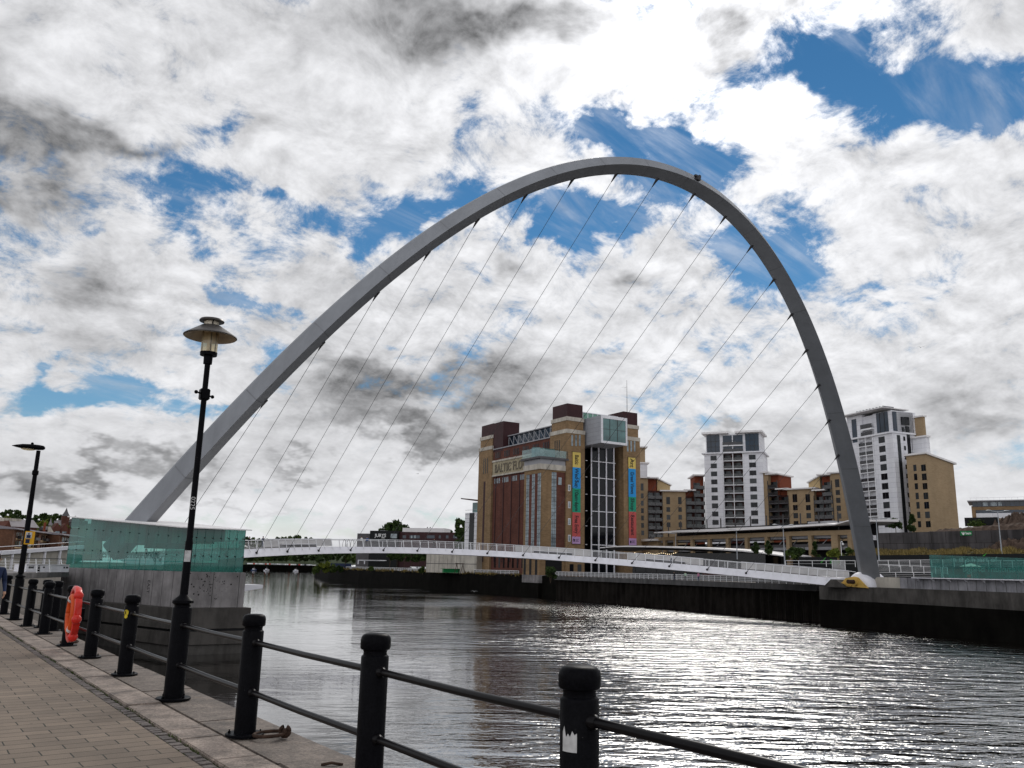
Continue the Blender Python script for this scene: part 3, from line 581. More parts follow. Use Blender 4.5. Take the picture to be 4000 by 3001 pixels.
t = thing('lamp_post', 'slim black lamp post with a flat pointed lamp head and a yellow sign', 'lamp post', (BX, 27.62, 0))
MB().lathe(LPROF + [(0, 1.262)], n=24).build('base', MT['black_iron'], t, smooth='auto')
MB().lathe([(0, 0.004), (0.205, 0.004), (0.205, 0.03), (0, 0.03)], n=24).build('base_plate', MT['black_iron'], t)
MB().lathe([(0, 1.25), (0.075, 1.25), (0.070, 3.0), (0.066, 3.02), (0.058, 4.0), (0.085, 4.03), (0.085, 4.13), (0.058, 4.16), (0.055, 4.72), (0, 4.72)], n=16).build('pole', MT['black_iron'], t, smooth='auto')
prof = [(0.16, .03, .03), (0.12, .10, .07), (0.0, .12, .085), (-0.2, .14, .09), (-0.42, .12, .075), (-0.58, .06, .04), (-0.68, .008, .008)]
rings = [[(x, w * math.cos(q), 4.80 + h * math.sin(q) * (1.0 if math.sin(q) > 0 else 0.75)) for q in np.linspace(0, 2 * math.pi, 15)[:-1]] for x, w, h in prof]
hd = MB().loft(rings).build('lamp_head', MT['black_iron'], t, smooth='auto')
MB().ball((-0.18, 0, 4.905), 0.04, 8).build('photocell', MT['black_iron'], hd, smooth=True)
MB().ball((-0.26, 0, 4.745), 0.13, 12, sq=(1.5, .75, .35)).build('lens', MT['lamp_glass'], hd, smooth=True)
MT['sign_yellow'] = mat('sign_yellow', (0.62, 0.33, 0.02), 0.5, var=0.1)
sgn = MB().box(-.045, .205, -.085, -.078, 2.05, 2.42); sgn = sgn.build('warning_sign', MT['sign_yellow'], t, bevel=0.003)
MB().box(-.025, .13, -.092, -.086, 2.22, 2.39).build('pictogram_panel', MT['sticker_white'], sgn)
mm = MB(); mm.ball((0.05, -.094, 2.345), 0.022, 8, sq=(1, .2, 1)); mm.box(0.0, 0.10, -.0965, -.093, 2.23, 2.315); mm.box(-.01, .09, -.0965, -.093, 2.09, 2.2); mm.build('pictogram', MT['navy'], sgn)

# ------------------------------------------------------------------ lifebuoy in its red housing, on the land side of a bollard
MT['red_plastic'] = mat('red_plastic', (0.62, 0.028, 0.018), 0.35, var=0.12, scale=4, coat=0.3)
MT['orange_buoy'] = mat('orange_buoy', (0.62, 0.085, 0.015), 0.5, var=0.12, scale=5)
t = thing('lifebuoy', 'red lifebuoy housing with an orange ring inside, hung on a black bollard', 'lifebuoy', tuple(onplane(282, 2398, (2.93, 0, 0), (1.0, 0, 0))), math.radians(-1.5))
def lathe_x(prof, n=40):
    return [[(x, r * math.cos(2 * math.pi * k / n), r * 1.12 * math.sin(2 * math.pi * k / n)) for k in range(n)] for r, x in prof]
MB().loft(lathe_x([(0.02, .10), (0.36, .10), (0.43, .09), (0.455, .03), (0.455, -.02), (0.43, -.035), (0.385, -.03), (0.365, .04), (0.30, .055), (0.02, .06)])).build('housing', MT['red_plastic'], t, smooth='auto')
pts = [(-0.015, 0.285 * math.cos(q), 0.31 * math.sin(q)) for q in np.linspace(0, 2 * math.pi, 41)]
bo = MB().tube(pts, 0.060, 12).build('buoy_ring', MT['orange_buoy'], t, smooth=True)
for k in range(2):
    q0 = k * math.pi + .9
    pts = [(-0.015, 0.285 * math.cos(q), 0.31 * math.sin(q)) for q in np.linspace(q0, q0 + .22, 5)]
    MB().tube(pts, 0.069, 12).build('reflective_band', MT['white'], bo, smooth='auto')
for a in (-.9, -.15, .75):                                     # clips round the rim, and the rope drum at the centre
    c = np.array([0.02, -0.46 * math.cos(a), 0.50 * math.sin(a)])
    MB().ball(c, 0.085, 10, sq=(1.0, 0.55, 1.0)).build('rim_clip', MT['red_plastic'], t, smooth=True)
MB().loft(lathe_x([(0.01, .06), (0.12, .06), (0.12, 0), (0.11, -.01), (0.01, -.01)], 24)).build('rope_drum', MT['red_plastic'], t, smooth='auto')
MB().box(0.05, 0.20, -0.05, 0.05, -0.10, 0.10).build('bracket', MT['black_iron'], t)
# ------------------------------------------------------------------ river
WZ = -6.0
def water_mat():
    m, t, b = new_mat('river_water'); n = t.nodes; tc = n.new('ShaderNodeTexCoord')
    b.inputs['Base Color'].default_value = (0.006, 0.005, 0.004, 1); b.inputs['Roughness'].default_value = 0.03; b.inputs['IOR'].default_value = 1.5
    def axis(d):
        q = n.new('ShaderNodeVectorMath'); q.operation = 'DOT_PRODUCT'; L(t, tc.outputs['Object'], q.inputs[0]); q.inputs[1].default_value = d; return q.outputs['Value']
    def ns(along, sc, d, r=0.55, dist=0.0, turn=0.0):
        """Wavelets with crests lying across the stream; along = how stretched the crests are."""
        a = math.radians(-37 + turn); q = n.new('ShaderNodeCombineXYZ'); u = axis((math.cos(a) * along, math.sin(a) * along, 0)); v = axis((-math.sin(a), math.cos(a), 0))
        L(t, u, q.inputs[0]); L(t, v, q.inputs[1])
        w = n.new('ShaderNodeTexNoise'); w.inputs['Scale'].default_value = sc; w.inputs['Detail'].default_value = d; w.inputs['Roughness'].default_value = r; w.inputs['Distortion'].default_value = dist; L(t, q.outputs[0], w.inputs['Vector']); return w.outputs['Fac']
    def mm(op, a, bb, c=0.0):
        q = n.new('ShaderNodeMath'); q.operation = op
        for i, vv in enumerate((a, bb, c)):
            if isinstance(vv, bpy.types.NodeSocket): L(t, vv, q.inputs[i])
            else: q.inputs[i].default_value = vv
        return q.outputs[0]
    swell = ns(0.30, 0.52, 2, 0.5, 0.5); ripple = ns(0.42, 1.6, 3, 0.55, 0.5, 14); chop = ns(0.55, 3.6, 2, 0.5, 0.3, -18)
    patch = n.new('ShaderNodeTexNoise'); patch.inputs['Scale'].default_value = 0.028; patch.inputs['Detail'].default_value = 3; L(t, tc.outputs['Object'], patch.inputs['Vector'])
    # wind patches: calmer close in to the north quay and up the far reach, rougher in mid stream
    sp = n.new('ShaderNodeSeparateXYZ'); L(t, tc.outputs['Object'], sp.inputs[0])
    calm = n.new('ShaderNodeMapRange'); calm.interpolation_type = 'SMOOTHSTEP'; calm.inputs[1].default_value = -0.28; calm.inputs[2].default_value = 0.42; calm.inputs[3].default_value = 0.05; calm.inputs[4].default_value = 1.05
    yy = mm('ADD', sp.outputs[1], 6.0); rt = mm('DIVIDE', mm('SUBTRACT', sp.outputs[0], mm('MULTIPLY', yy, 0.62)), mm('ADD', mm('MULTIPLY', yy, 0.55), 14.0)); L(t, mm('ADD', rt, mm('MULTIPLY', mm('SUBTRACT', patch.outputs['Fac'], 0.5), 0.7)), calm.inputs[0])
    h = mm('ADD', mm('MULTIPLY', swell, 0.46), mm('ADD', mm('MULTIPLY', ripple, 0.17), mm('MULTIPLY', chop, 0.036)))
    h = mm('MULTIPLY', h, mm('MULTIPLY', calm.outputs[0], mm('ADD', mm('MULTIPLY', patch.outputs['Fac'], 1.3), 0.35)))
    bp = n.new('ShaderNodeBump'); bp.inputs['Strength'].default_value = 1.0; bp.inputs['Distance'].default_value = 1.0; L(t, h, bp.inputs['Height']); L(t, bp.outputs[0], b.inputs['Normal'])
    gl = n.new('ShaderNodeBsdfGlossy'); gl.inputs['Roughness'].default_value = 0.03; gl.inputs['Color'].default_value = (.9, .9, .9, 1); L(t, bp.outputs[0], gl.inputs['Normal'])
    mxs = n.new('ShaderNodeMixShader'); mxs.inputs[0].default_value = 0.46; L(t, b.outputs[0], mxs.inputs[1]); L(t, gl.outputs[0], mxs.inputs[2]); L(t, mxs.outputs[0], [q for q in n if q.type == 'OUTPUT_MATERIAL'][0].inputs[0])
    return m
MT['water'] = water_mat()
MB().add([(3.0, -80, WZ), (900, -80, WZ), (900, 1600, WZ), (3.0, 1600, WZ)], [(0, 1, 2, 3)]).build('river_water', MT['water'], kind='structure')

# ------------------------------------------------------------------ footbridge: tilted arch, curved deck, cables
A0 = np.array([18.5, 94.0, 0.3]); B0 = np.array([125.0, 77.0, 0.3]); dAB = B0 - A0; LAB = np.linalg.norm(dAB); eAB = dAB / LAB
nH = np.array([-eAB[1], eAB[0], 0.0]); PHI = 0.40
nA = -nH * math.sin(PHI) + np.array([0, 0, math.cos(PHI)]); fA_ = np.cross(eAB, nA)      # arch plane: up direction and its face towards the north-west
MT['seam'] = mat('weld_seam', (.17, .175, .19), .6, var=.2, scale=.6)
bridge = thing('footbridge', 'white tilted arch footbridge with a curved deck hung on thin cables', 'footbridge', A0)
def archI(t):
    x2 = (2 * t - 1) ** 2; return A0 + dAB * t + nA * ((1 - x2) * (51.68 - 4.19 * x2 - 2.85 * x2 * x2))
def arch_frame(t):
    T = archI(t + 1e-3) - archI(t - 1e-3); T /= np.linalg.norm(T); o = np.cross(T, fA_); o = o if o @ nA + 0.4 * np.sign(2 * t - 1) * (o @ eAB) > 0 else -o; return T, o
rings = []
for t in np.linspace(0.010, 1.012, 121):
    T, o = arch_frame(min(max(t, .002), .998)); x = abs(2 * t - 1); I = archI(t)
    Dh = 2.0 + 0.55 * x ** 2; mD = 1.12 + 0.25 * x; qf = 1.50 + 0.75 * x ** 1.5; qb = 1.45 + 1.0 * x
    rings.append([I + o * Dh + fA_ * 0.25, I + o * mD + fA_ * qf, I + fA_ * 0.12, I - fA_ * 0.12, I + o * mD - fA_ * qb, I + o * Dh - fA_ * 0.25])
arch = MB().loft(rings).build('arch', MT['arch_steel'], bridge, world=True)
tbc = float((onplane(2684, 742, A0, np.cross(eAB, nA)) - A0) @ eAB / LAB); T, o = arch_frame(tbc); I = archI(tbc) + o * 1.35 + fA_ * 1.4
MB().box(-.3, .3, -.25, .25, 0, .45).box(-.5, -.1, -.15, .15, .4, .62).box(.1, .42, -.2, .2, .4, .7).build('beacon', MT['dark_steel'], bridge).location = Vector((I - A0).tolist())
for t in np.arange(.06, .99, .052):                                   # weld seams between the plates
    q = []
    for tt_ in (t, t + .0007):
        T, o = arch_frame(tt_); x = abs(2 * tt_ - 1); I = archI(tt_); Dh = 2.0 + 0.55 * x ** 2; mD = 1.12 + 0.25 * x; qf = 1.50 + 0.75 * x ** 1.5; e_ = .008
        q.append([I + o * (Dh + e_) + fA_ * .25, I + o * mD + fA_ * (qf + e_), I + fA_ * .12 - o * e_])
    MB().loft(q, caps=False, closed=False).build('weld_seam', MT['seam'], arch, world=True)
# deck
def smst(x): x = min(max(x, 0), 1); return x * x * (3 - 2 * x)
def deckW(t):
    x = abs(2 * t - 1); return 12.44 + 34.8 * (1 - x ** 2.056) - 9.6 * smst((x - 0.90) / 0.10)
def deckZ(t):
    x = abs(2 * t - 1); return 1.239 + 3.314 * 4 * t * (1 - t) - 0.55 * smst((x - 0.90) / 0.10)
def deckP(t, out=0.0, dz=0.0):
    P = A0 * [1, 1, 0] + dAB * [1, 1, 0] * t + nH * deckW(t); P1 = dAB * [1, 1, 0] * 2e-3 + nH * (deckW(t + 1e-3) - deckW(t - 1e-3)); tg = P1 / np.linalg.norm(P1)
    nn = np.array([-tg[1], tg[0], 0]); return P + nn * out + np.array([0, 0, deckZ(t) + dz]), tg, nn
ts = np.linspace(0.0, 1.0, 241); S = [0.0]
for a, b in zip(ts[:-1], ts[1:]): S.append(S[-1] + np.linalg.norm(deckP(b)[0] - deckP(a)[0]))
S = np.array(S)
def t_of_s(s): return float(np.interp(s, S, ts))
rings = []; walk = []
for t in np.linspace(0.055, 1.0, 131):
    x = abs(2 * t - 1); bot = -0.52 - 0.22 * x ** 2
    rings.append([deckP(t, 0, .60)[0], deckP(t, -.04, .50)[0], deckP(t, -.62, bot + .06)[0], deckP(t, -.40, bot)[0], deckP(t, 4.5, bot + .05)[0], deckP(t, 6.8, .3)[0], deckP(t, 6.8, .60)[0]])
    walk.append([deckP(t, .12, .604)[0], deckP(t, 6.7, .604)[0]])
MB().loft(rings).build('deck_girder', MT['white_steel'], bridge, world=True)
MB().loft(walk, caps=False, closed=False).build('walkway', MT['tarmac'], bridge, world=True)
# cables: 18, each with its dark fork at the arch and its pin on the girder
TOPS = [(1036,1560),(1260,1340),(1473,1148),(1671,993),(1864,866),(2052,768),(2235,706),(2406,682),(2566,702),(2710,759),(2832,845),(2936,959),(3023,1090),(3093,1226),(3151,1366),(3197,1510),(3236.5,1651),(3270.7,1791)]
smid = np.interp(0.5, ts, S); nrm = np.cross(eAB, nA)
for i, px in enumerate(TOPS):
    tt = float((onplane(*px, A0, nrm) - A0) @ eAB / LAB); top = archI(tt) + fA_ * 0.0
    td = t_of_s(smid - 0.206 + (i - 8.5) * 6.729); bot = deckP(td, -0.36, 0.0)[0]
    d = bot - top; d = d / np.linalg.norm(d)
    c = MB().tube([top + d * 0.9, top + d * 20, bot - d * 0.6], 0.028, 6).build('cable', MT['cable'], bridge, world=True)
    MB().tube([top - d * 0.3, top + d * 0.3, top + d * 1.1], [0.22, 0.14, 0.05], 8).build('fork_socket', MT['dark_steel'], c, world=True, smooth='auto')
    MB().tube([bot - d * 0.9, bot - d * 0.25, bot + d * .05], [0.05, 0.09, 0.12], 8).ball(bot, 0.20, 8).build('anchor_pin', MT['dark_steel'], c, world=True, smooth='auto')
# railing on the river side of the deck: posts, wires, handrail
LEAN = 0.28; pp = MB(); pp.box(-.03, .03, -.05, .05, 0, .01)
s = t0s = float(np.interp(0.06, ts, S)); proto = None; n = 0
while s < S[-1] - 0.5:
    t = t_of_s(s); P, tg, nn = deckP(t, 0, 0)
    if proto is None:
        q = MB(); q.loft([[(dx * .055, off + dy * .03, z) for dx, dy in ((-1, -1), (1, -1), (1, 1), (-1, 1))] for off, z in ((-.36, .15), (-.08, .62), (.10, 1.2), (LEAN, 1.80))])
        proto = q.build('railing_post', MT['white_rail'], bridge); o = proto
    else: o = copy_part(proto, bridge)
    o.location = Vector((P - A0).tolist()); o.rotation_euler = (0, 0, math.atan2(tg[1], tg[0])); s += 1.62
ln = np.linspace(0.056, 0.996, 120)
hr = MB().tube([deckP(t, LEAN, 1.80)[0] for t in ln], 0.058, 6).build('handrail', MT['white_rail'], bridge, world=True)
for k in range(5):
    z = .78 + .19 * k; off = -.06 + .34 * (z - .62) / 1.18
    MB().tube([deckP(t, off, z)[0] for t in ln], 0.021, 4).build('rail_wire', MT['white_rail'], hr, world=True)
MB().tube([deckP(t, 6.7, 1.75)[0] for t in ln], 0.05, 6).build('handrail', MT['white_rail'], bridge, world=True)
q = None; s = t0s; proto2 = None
while s < S[-1] - 0.5:
    t = t_of_s(s); P, tg, nn = deckP(t, 6.7, .6)
    if proto2 is None: proto2 = MB().box(-.045, .045, -.04, .04, 0, 1.15).build('railing_post_outer', MT['white_rail'], bridge); proto2.name = 'outer_post'; o = proto2
    else: o = copy_part(proto2, bridge)
    o.location = Vector((P - A0).tolist()); o.rotation_euler = (0, 0, math.atan2(tg[1], tg[0])); s += 3.3
# perforated steel wind screens and benches between the two lanes
def t_at_px(x):                                                       # deck parameter seen at pixel column x
    lo, hi = 0.08, 1.0
    for _ in range(40):
        md = (lo + hi) / 2; P = deckP(md, 2.4, 1.2)[0] - EYE; c = RW.T @ P
        if 2000 + FPX * c[0] / c[2] < x: lo = md
        else: hi = md
    return lo
def screen_mat():
    m, t, b = new_mat('perforated_steel'); n = t.nodes; tc = n.new('ShaderNodeTexCoord')
    w = n.new('ShaderNodeTexWave'); w.bands_direction = 'Z'; w.inputs['Scale'].default_value = 1.6; w.inputs['Distortion'].default_value = 0.0; L(t, tc.outputs['Object'], w.inputs['Vector'])
    mx = n.new('ShaderNodeMix'); mx.data_type = 'RGBA'; mx.inputs[6].default_value = (.26, .25, .25, 1); mx.inputs[7].default_value = (.60, .58, .57, 1); L(t, w.outputs['Fac'], mx.inputs[0]); L(t, mx.outputs[2], b.inputs['Base Color'])
    b.inputs['Roughness'].default_value = .45; b.inputs['Metallic'].default_value = .2; return m
MT['perf'] = screen_mat()
for x0, x1, bench in [(1030, 1298, (1095, 1232)), (2013, 2308, (2085, 2235)), (2453, 2746, (2525, 2675)), (2895, 3312, None)]:
    ta, tb = t_at_px(x0), t_at_px(x1); tt = np.linspace(ta, tb, 17)
    sc = MB().loft([[deckP(t, 2.4, .70)[0], deckP(t, 2.5, .70)[0], deckP(t, 2.9, 1.86)[0], deckP(t, 2.8, 1.86)[0]] for t in tt]).build('wind_screen', MT['perf'], bridge, world=True)
    MB().loft([[deckP(t, 2.70, 1.86)[0], deckP(t, 3.0, 1.86)[0], deckP(t, 3.0, 1.93)[0], deckP(t, 2.70, 1.93)[0]] for t in tt]).build('screen_capping', MT['white_steel'], sc, world=True)
    if bench:
        tb_ = np.linspace(t_at_px(bench[0]), t_at_px(bench[1]), 13)
        MB().loft([[deckP(t, 1.85, 1.02)[0], deckP(t, 2.38, 1.02)[0], deckP(t, 2.38, 1.10)[0], deckP(t, 1.85, 1.10)[0]] for t in tb_]).build('bench', MT['white_steel'], bridge, world=True)
        MB().loft([[deckP(t, 2.1, .62)[0], deckP(t, 2.38, .62)[0], deckP(t, 2.38, 1.02)[0], deckP(t, 2.1, 1.02)[0]] for t in tb_]).build('bench_base', MT['black_cladding'], bridge, world=True)
for px in (1328, 1345, 1360):                                         # hoops
    t = t_at_px(px); P, tg, nn = deckP(t, 1.2, .6)
    MB().tube([P + tg * .35 * math.cos(q) + np.array([0, 0, 1.15 * math.sin(q)]) for q in np.linspace(0, math.pi, 13)], .035, 6).build('hoop', MT['dark_steel'], bridge, world=True)
# hinge at the south end
def hb(u, w, z): return B0 + eAB * u + nH * w + np.array([0, 0, z - 0.3])
drum = []
for r, u in ((0.05, -2.1), (1.2, -2.0), (2.0, -1.6), (2.35, -0.9), (2.4, 0.2), (2.4, 2.4), (0.05, 2.4)):
    drum.append([hb(u, r * math.cos(q), r * math.sin(q) + 0.1) for q in np.linspace(0, 2 * math.pi, 33)[:-1]])
MB().loft(drum).build('hinge_drum', MT['white_steel'], bridge, world=True, smooth='auto')
bk = [hb(-2.75, w, z) for w, z in ((1.9, .25), (2.1, .6), (1.3, 1.45), (-.5, 1.75), (-1.1, 1.6), (-2.9, .05))]
br_ = MB().ext(bk, eAB * 0.30).build('hinge_bracket', MT['yellow_steel'], bridge, world=True)
rv = []
for k in range(7):
    w = 1.75 - k * .27; z = .75 - .07 * k
    MB().tube([hb(-3.0, w, z), hb(-2.7, w, z)], .12, 8).build('bolt_boss', MT['yellow_steel'], br_, world=True, smooth='auto')
MB().tube([hb(-3.05, -.6, .95), hb(-2.6, -.6, .95)], .62, 20).build('pin_flange', MT['yellow_steel'], br_, world=True, smooth='auto')
MB().tube([hb(-4.3, -.6, .95), hb(-2.6, -.6, .95)], .32, 16).build('hinge_pin', MT['rust'], br_, world=True, smooth='auto')
bk = [hb(2.5, w, z) for w, z in ((2.3, .05), (2.0, 1.2), (.2, 1.75), (-.6, 1.6), (-3.6, .05))]
MB().ext(bk, eAB * 0.30).build('hinge_bracket', MT['yellow_steel'], bridge, world=True)
MB().ext([hb(-3.4, 5.2, 0.02), hb(-3.4, 3.6, 1.25), hb(-3.4, 2.6, 1.25), hb(-3.4, .8, 0.02)], eAB * 2.2).build('hinge_plinth', MT['concrete_dark'], bridge, world=True)

# ------------------------------------------------------------------ near abutment with its glass pavilion
C1 = np.array([20.85, 76.5]); C2 = np.array([26.25, 76.5]); C0 = np.array([14.6, 98.0]); C3 = np.array([24.5, 98.0])
abut = thing('bridge_abutment', 'stained concrete abutment standing in the river under the green glass pavilion', 'abutment', (C1[0], C1[1], WZ))
def courses3(z0, z1, off, name, mt, panels=None):
    p = [C1 + [-off, -off], C2 + [off, -off], C3 + [off, 0], C0 + [-off, 0]]
    return MB().prism(p, z0, z1).build(name, mt, abut, world=True, bevel=0.03)
wall = courses3(-2.15, 0.88, 0.0, 'panel_wall', MT['concrete'])
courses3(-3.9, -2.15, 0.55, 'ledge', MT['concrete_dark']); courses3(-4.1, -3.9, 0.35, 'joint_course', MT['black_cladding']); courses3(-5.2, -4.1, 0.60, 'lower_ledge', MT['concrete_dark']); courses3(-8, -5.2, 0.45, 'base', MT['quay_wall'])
MT['joint'] = plain('joint_dark', (0.03, 0.028, 0.027), 0.9)
dirL = (C0 - C1) / np.linalg.norm(C0 - C1); nL = np.array([-dirL[1], dirL[0]]); nL = nL if nL @ [-1, 0] > 0 else -nL
for k in range(1, 13):                                               # panel joints
    c = C1 + dirL * k * 1.62
    MB().ext([(*(c - dirL * .022), -2.14), (*(c + dirL * .022), -2.14), (*(c + dirL * .022), .87), (*(c - dirL * .022), .87)], (*(nL * .004), 0)).build('panel_joint', MT['joint'], wall, world=True)
for xx in (C1[0] + 2.55, C2[0] - .55):
    MB().box(xx - .02, xx + .02, C1[1] - .004, C1[1] + .01, -2.14, .87).build('panel_joint', MT['joint'], wall, world=True)
st = MB()                                                            # dark lichen spots on the upstream face
for i in range(120):
    cx = random.gauss(.42, .22); cz = random.gauss(.66, .22); x = C1[0] + .3 + cx * 4.6; z = -2 + cz * 2.8
    if not (C1[0] + .15 < x < C2[0] - .1 and -2.05 < z < .8): continue
    r = random.choice([.015, .02, .03, .05, .08]) * random.uniform(.7, 1.2); k = 7
    st.add([(x + r * random.uniform(.6, 1.2) * math.cos(q), C1[1] - .003, z + r * random.uniform(.6, 1.2) * math.sin(q)) for q in np.linspace(0, 2 * math.pi, k + 1)[:-1]], [tuple(range(k))])
st.build('lichen_spots', MT['joint'], wall, world=True)
text('stencil_mark', 'EAST', .62, MT['joint'], (*(C1 + dirL * 5.7 + nL * .01), 0.05), (0, 0, -1), (-dirL[0], -dirL[1], 0), wall, .002, squash=.85)
MT['backing_grey'] = mat('backing_panel', (.10, .15, .145), .7, var=.2, scale=.5)
pav = thing('glass_pavilion', 'green glass pavilion with a flat white roof on the concrete abutment', 'pavilion', (C1[0], C1[1], .88))
g0 = [C1 + [.10, .10], C2 + [-.35, .10], C3 + [-.3, -1], C0 + [.2, -.6]]
ZT = lambda c: 4.62 + (c[1] - 76.5) / 21.0 * 1.35                    # eaves rise towards the bridge
def panes(p, q, n, name='glass_pane'):
    p, q = np.array(p), np.array(q); d = (q - p) / n; nn = np.array([d[1], -d[0]]); nn /= np.linalg.norm(nn)
    for k in range(n):
        a = p + d * (k + .012); b = p + d * (k + .988)
        g = MB().add([(*a, .90), (*b, .90), (*b, ZT(b) - .03), (*a, ZT(a) - .03)], [(0, 1, 2, 3)]).build(name, MT['teal_glass'], pav, world=True)
        ed = MB().ext([(*(b - d / np.linalg.norm(d) * .0), .90), (*(b + d / np.linalg.norm(d) * .03), .90), (*(b + d / np.linalg.norm(d) * .03), ZT(b) - .03), (*b, ZT(b) - .03)], (*(nn * .03), 0)).build('pane_edge', MT['teal_edge'], g, world=True)
        for fz in (.36, .78):
            c = b - d * .03
            MB().ball((*(c + nn * .02), .9 + (ZT(c) - .9) * fz), 0.085, 8, sq=(1.2, 1.2, .6)).build('glass_fitting', MT['black_cladding'], g, world=True, smooth=True)
panes(g0[0], g0[3], 13); panes(g0[0], g0[1], 7); panes(g0[1], g0[2], 10)
ro = [C1 + [-.75, -.75], C2 + [.15, -.15], C3 + [.2, 0], C0 + [-.15, 0]]
MB().prism(ro, [ZT(c) - .02 for c in ro], [ZT(c) + .07 for c in ro]).build('roof', MT['roof_white'], pav, world=True)
i0, i1 = g0[0] + dirL * 2.2 + [1.3, 0], g0[3] + [1.6, -.3]
tones = [MT['backing_grey'], MT['roof_grey'], MT['slate'], MT['dark_steel'], MT['cream_stone']]
for k in range(11):                                                   # added panels behind the glass, toned to darken the panes unevenly
    a, b = i0 + (i1 - i0) * (k + .03) / 11, i0 + (i1 - i0) * (k + .97) / 11; zb0 = random.choice([3.3, 3.6, 2.9, 3.9, 3.4]); dx = random.uniform(0, .8)
    MB().prism([a + [dx, 0], a + [3 + dx, 0], b + [3 + dx, 0], b + [dx, 0]], zb0, [ZT(c) - .12 for c in (a, a, b, b)]).build('glass_backing', tones[(k * 3 + 1) % 5], pav, world=True)
MB().tube([(*(g0[0] + [.4, .6]), 2.1), (*(g0[3] + [.5, -.5]), 2.4)], .05, 6).build('inner_handrail', MT['white_rail'], pav, world=True)
for k in range(8):
    c = g0[0] + [.4, .6] + (g0[3] - g0[0]) * k / 8; MB().box(c[0] - .04, c[0] + .04, c[1] - .04, c[1] + .04, .88, 2.2 + .03 * k).build('inner_post', MT['white_rail'], pav, world=True)
lw = text('lettering', 'Gateshead Millennium Bridge', 1.25, MT['teal_edge'], (*(g0[0] + dirL * 16.2 + nL * .02), 1.95), (-dirL[0], -dirL[1], 0), (0, 0, 1), pav, .01, squash=.80, bold=.012)
# small steel fender shelf on the river side
MB().prism([(C2[0] + .02, 79.0), (C2[0] + 2.7, 79.4), (C2[0] + 2.7, 81.8), (C2[0] + .02, 81.8)], [-.95, -.55, -.55, -.95], [-.25] * 4).build('fender_shelf', MT['white_steel'], abut, world=True)
# access walkway from the quay to the bridge, with its white railing
w0 = at(-40, 2258, 63.5); w1 = at(268, 2251, 82.0)
wk = [np.array([3.2, w0[1] - (w1[1] - w0[1]) * (w0[0] - 3.2) / (w1[0] - w0[0])]), w1[:2] - [0, 0], np.array([14.7, 100.0]), np.array([3.2, 96.0])]
walk_t = thing('access_walkway', 'concrete walkway slab with a white wire railing linking the quay to the bridge', 'walkway', (wk[0][0], wk[0][1], 0))
MB().prism(wk, 0.03, 0.50).build('slab', MT['concrete'], walk_t, world=True, bevel=.03)
ed = (wk[1] - wk[0]); el = np.linalg.norm(ed); ed = ed / el; en = np.array([-ed[1], ed[0]])
k = .9
while k < el - .3:
    c = wk[0] + ed * k + en * .12
    MB().ext([(*(c - ed * .06), .2), (*(c + ed * .06), .2), (*(c + ed * .06 + en * .35 + ed * .2), 1.72), (*(c - ed * .02 + en * .35 + ed * .2), 1.72)], (*(en * .07), 0)).build('railing_post', MT['white_rail'], walk_t, world=True); k += 3.55
for z, r in ((1.72, .042), (1.45, .02), (1.22, .02), (1.0, .02), (.78, .02)):
    off = en * (.12 + .35 * (z - .2) / 1.52)
    MB().tube([(*(wk[0] + off), z), (*(wk[1] + off), z)], r, 6).build('handrail' if r > .03 else 'rail_wire', MT['dark_steel'] if r > .03 else MT['white_rail'], walk_t, world=True)
# curved approach ramp of the bridge with its deep white parapet, behind the walkway
a0 = at(-60, 2164, 86); a1 = at(330, 2136, 100)
rp = thing('approach_ramp', 'white steel parapet of the approach ramp behind the walkway, with a thin top rail', 'ramp', (a0[0], a0[1], 0))
dv = a1 - a0; nv = np.array([-dv[1], dv[0], 0]); nv /= np.linalg.norm(nv)
def rpt(f, dz, off=0): return a0 + dv * f + nv * off + np.array([0, 0, dz])
MB().ext([rpt(0, -.22), rpt(1, -.22), rpt(1, .18), rpt(0, .18)], nv * .5).build('parapet_beam', MT['white_steel'], rp, world=True)
MB().tube([rpt(0, .62, .2), rpt(1, .62, .2)], .035, 6).build('top_rail', MT['white_rail'], rp, world=True)
MB().ext([rpt(0, -2.0, .3), rpt(1, -1.7, .3), rpt(1, -.22, .3), rpt(0, -.22, .3)], nv * .2).build('ramp_wall', MT['cream_stone'], rp, world=True)
for f in np.linspace(.1, .9, 6): MB().ext([rpt(f, -1.9, .05), rpt(f + .012, -1.9, .05), rpt(f + .012, -.22, .05), rpt(f, -.22, .05)], nv * .22).build('parapet_post', MT['white_steel'], rp, world=True)
b0 = at(102, 2221, 76.5); b1 = at(268, 2233, 80.5)
cb = thing('deck_end', 'white steel deck end with small dark slots, a long low box on the walkway', 'cabin', (b0[0], b0[1], .5))  # box stands for the slotted white end of the bridge deck
dv2 = b1 - b0; dv2[2] = 0; nv2 = np.array([-dv2[1], dv2[0], 0]); nv2 /= np.linalg.norm(nv2)
MB().ext([(*b0[:2], .505), (*b1[:2], .505), (*b1[:2], 1.16), (*b0[:2], 1.16)], nv2 * 1.6).build('body', MT['white_steel'], cb, world=True)
MB().ext([(*(b0 - nv2 * .1 - dv2 * .01)[:2], 1.16), (*(b1 - nv2 * .1)[:2], 1.16), (*(b1 - nv2 * .1)[:2], 1.22), (*(b0 - nv2 * .1 - dv2 * .01)[:2], 1.22)], nv2 * 1.8).build('roof', MT['roof_white'], cb, world=True)
